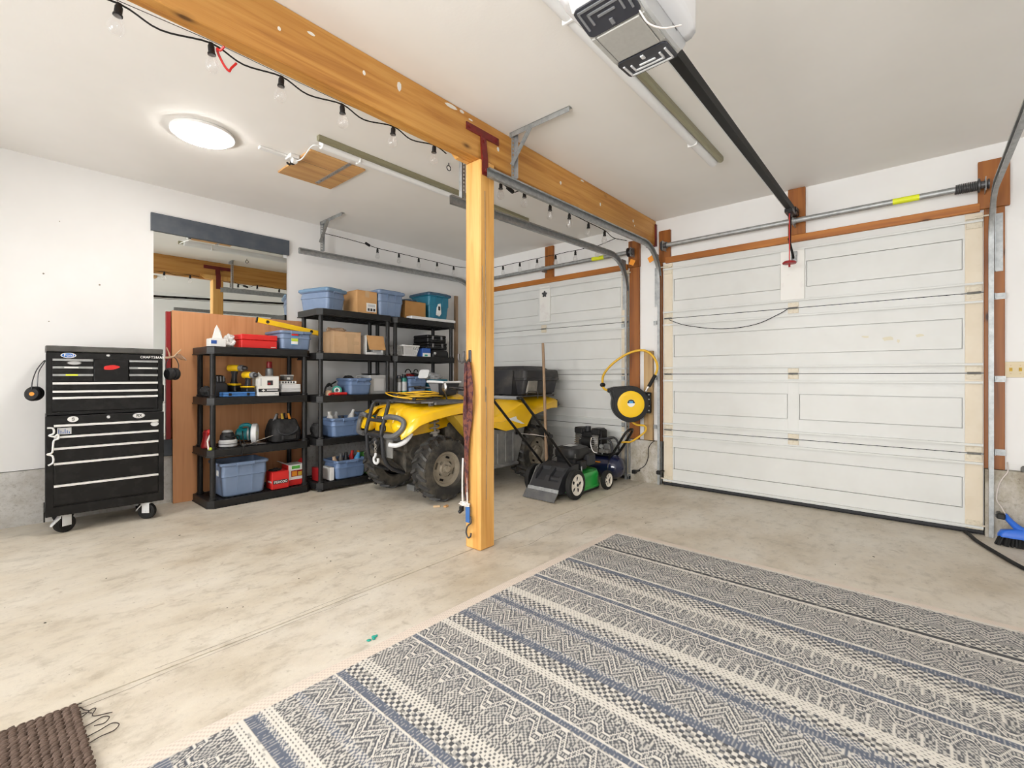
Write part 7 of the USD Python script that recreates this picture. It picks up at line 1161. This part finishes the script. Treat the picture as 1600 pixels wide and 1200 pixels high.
# ---------------------------------------------------------------- floor odds and ends
bh = T('floor_brush', 'bright blue hand brush with black bristles at the right jamb', 'brush', (4.69, -0.5, 0.004))
P(bh, 'head', loft([[(4.685 + dx * k, -0.545 + dy * k2, z) for dx, dy in rrect(-0.035, 0.035, -0.155, 0.155, 0.03, 4)] for k, k2, z in ((1, 1, 0.062), (1.0, 1.0, 0.078), (0.8, 0.9, 0.105), (0.4, 0.35, 0.125))]), 'broom_blue', smooth=40)
P(bh, 'handle', tb(spl([(4.685, -0.56, 0.10), (4.70, -0.50, 0.12), (4.735, -0.45, 0.17), (4.755, -0.432, 0.20)], 5), np.r_[np.linspace(0.032, 0.018, 10), np.linspace(0.018, 0.014, 6)], 12), 'broom_blue')
br_ = []
for i in range(19):
    for j in range(5):
        x, y = 4.66 + 0.0125 * j, -0.69 + 0.016 * i; a, b = (rng.random(2) - 0.5) * 0.02; br_.append(tb([(x, y, 0.066), (x + a + (x - 4.685) * 0.6, y + b + (y + 0.545) * 0.12, zf(4.69) + 0.003)], [0.0062, 0.0075], 5))
P(bh, 'bristles', cc(br_), 'black_rubber', 'black bristles', kind='stuff')
S('floor_hose', tb(spl([(4.85, -0.235, zf(4.85) + 0.013), (4.78, -0.255, zf(4.8) + 0.013), (4.62, -0.285, zf(4.6) + 0.013), (4.40, -0.355, zf(4.4) + 0.013), (4.12, -0.46, zf(4.1) + 0.013), (3.9, -0.60, zf(3.9) + 0.013)], 6), 0.012, 10), 'black_rubber', 'black hose on the floor coming in under the right door', 'hose')
for x, y, w, r_, lab in ((2.72, 3.165, 0.05, 20, 'orange-brown wood chip by the quad bike front wheel'), (2.66, 3.22, 0.06, -35, 'pale wood chip by the quad bike front wheel')): S('wood_chip', xf(bx(-w / 2, w / 2, -0.014, 0.014, 0.001, 0.016, 0.004), rz=r_, t=(x, y, zf(x))), 'cardboard_orange' if r_ > 0 else 'wood_chip', lab, 'wood chip', smooth=False)
g = T('green_litter', 'tiny scatter of green crumbs on the floor by the rug edge', 'crumbs', (1.13, 1.80, 0.028), kind='stuff')
P(g, 'crumb', cc(*[xf(sph((0, 0, 0), 0.004 + 0.004 * rng.random(), 1, (1.4, 1, 0.5)), t=(1.13 + 0.045 * (rng.random() - 0.5), 1.80 + 0.03 * (rng.random() - 0.5), zf(1.13) + 0.003)) for _ in range(9)]), 'green_lid', kind='stuff')
dbr = T('floor_debris', 'small dark crumbs and bits of grit scattered on the concrete floor', 'debris', (1.0, 3.2, 0.03), kind='stuff'); db = []
for _ in range(90):
    x, y = (rng.random() * 2.2, 2.3 + rng.random() * 2.2) if rng.random() < 0.55 else (3.25 + rng.random() * 1.45, 0.1 + rng.random() * 2.0)
    if abs(x - 2.24) < 0.16 and abs(y - 2.25) < 0.16 or (x < 1.1 and y > 4.4): continue
    db.append(xf(sph((0, 0, 0), 0.0012 + 0.0035 * rng.random() ** 3, 1, (1.6, 1, 0.45)), rz=180 * rng.random(), t=(x, y, zf(x) + 0.0015)))
P(dbr, 'grit', cc(db), 'frame_mud', kind='stuff')
S('plastic_pot', lathe([(0, 0.0005), (0.021, 0.0005), (0.0245, 0.008), (0.024, 0.03), (0.016, 0.042), (0, 0.045)], 18, 'z', (4.8745, -0.545, 0.4925)), 'dusty_grey', 'small grey plastic pot on the concrete ledge at the far right edge', 'pot')
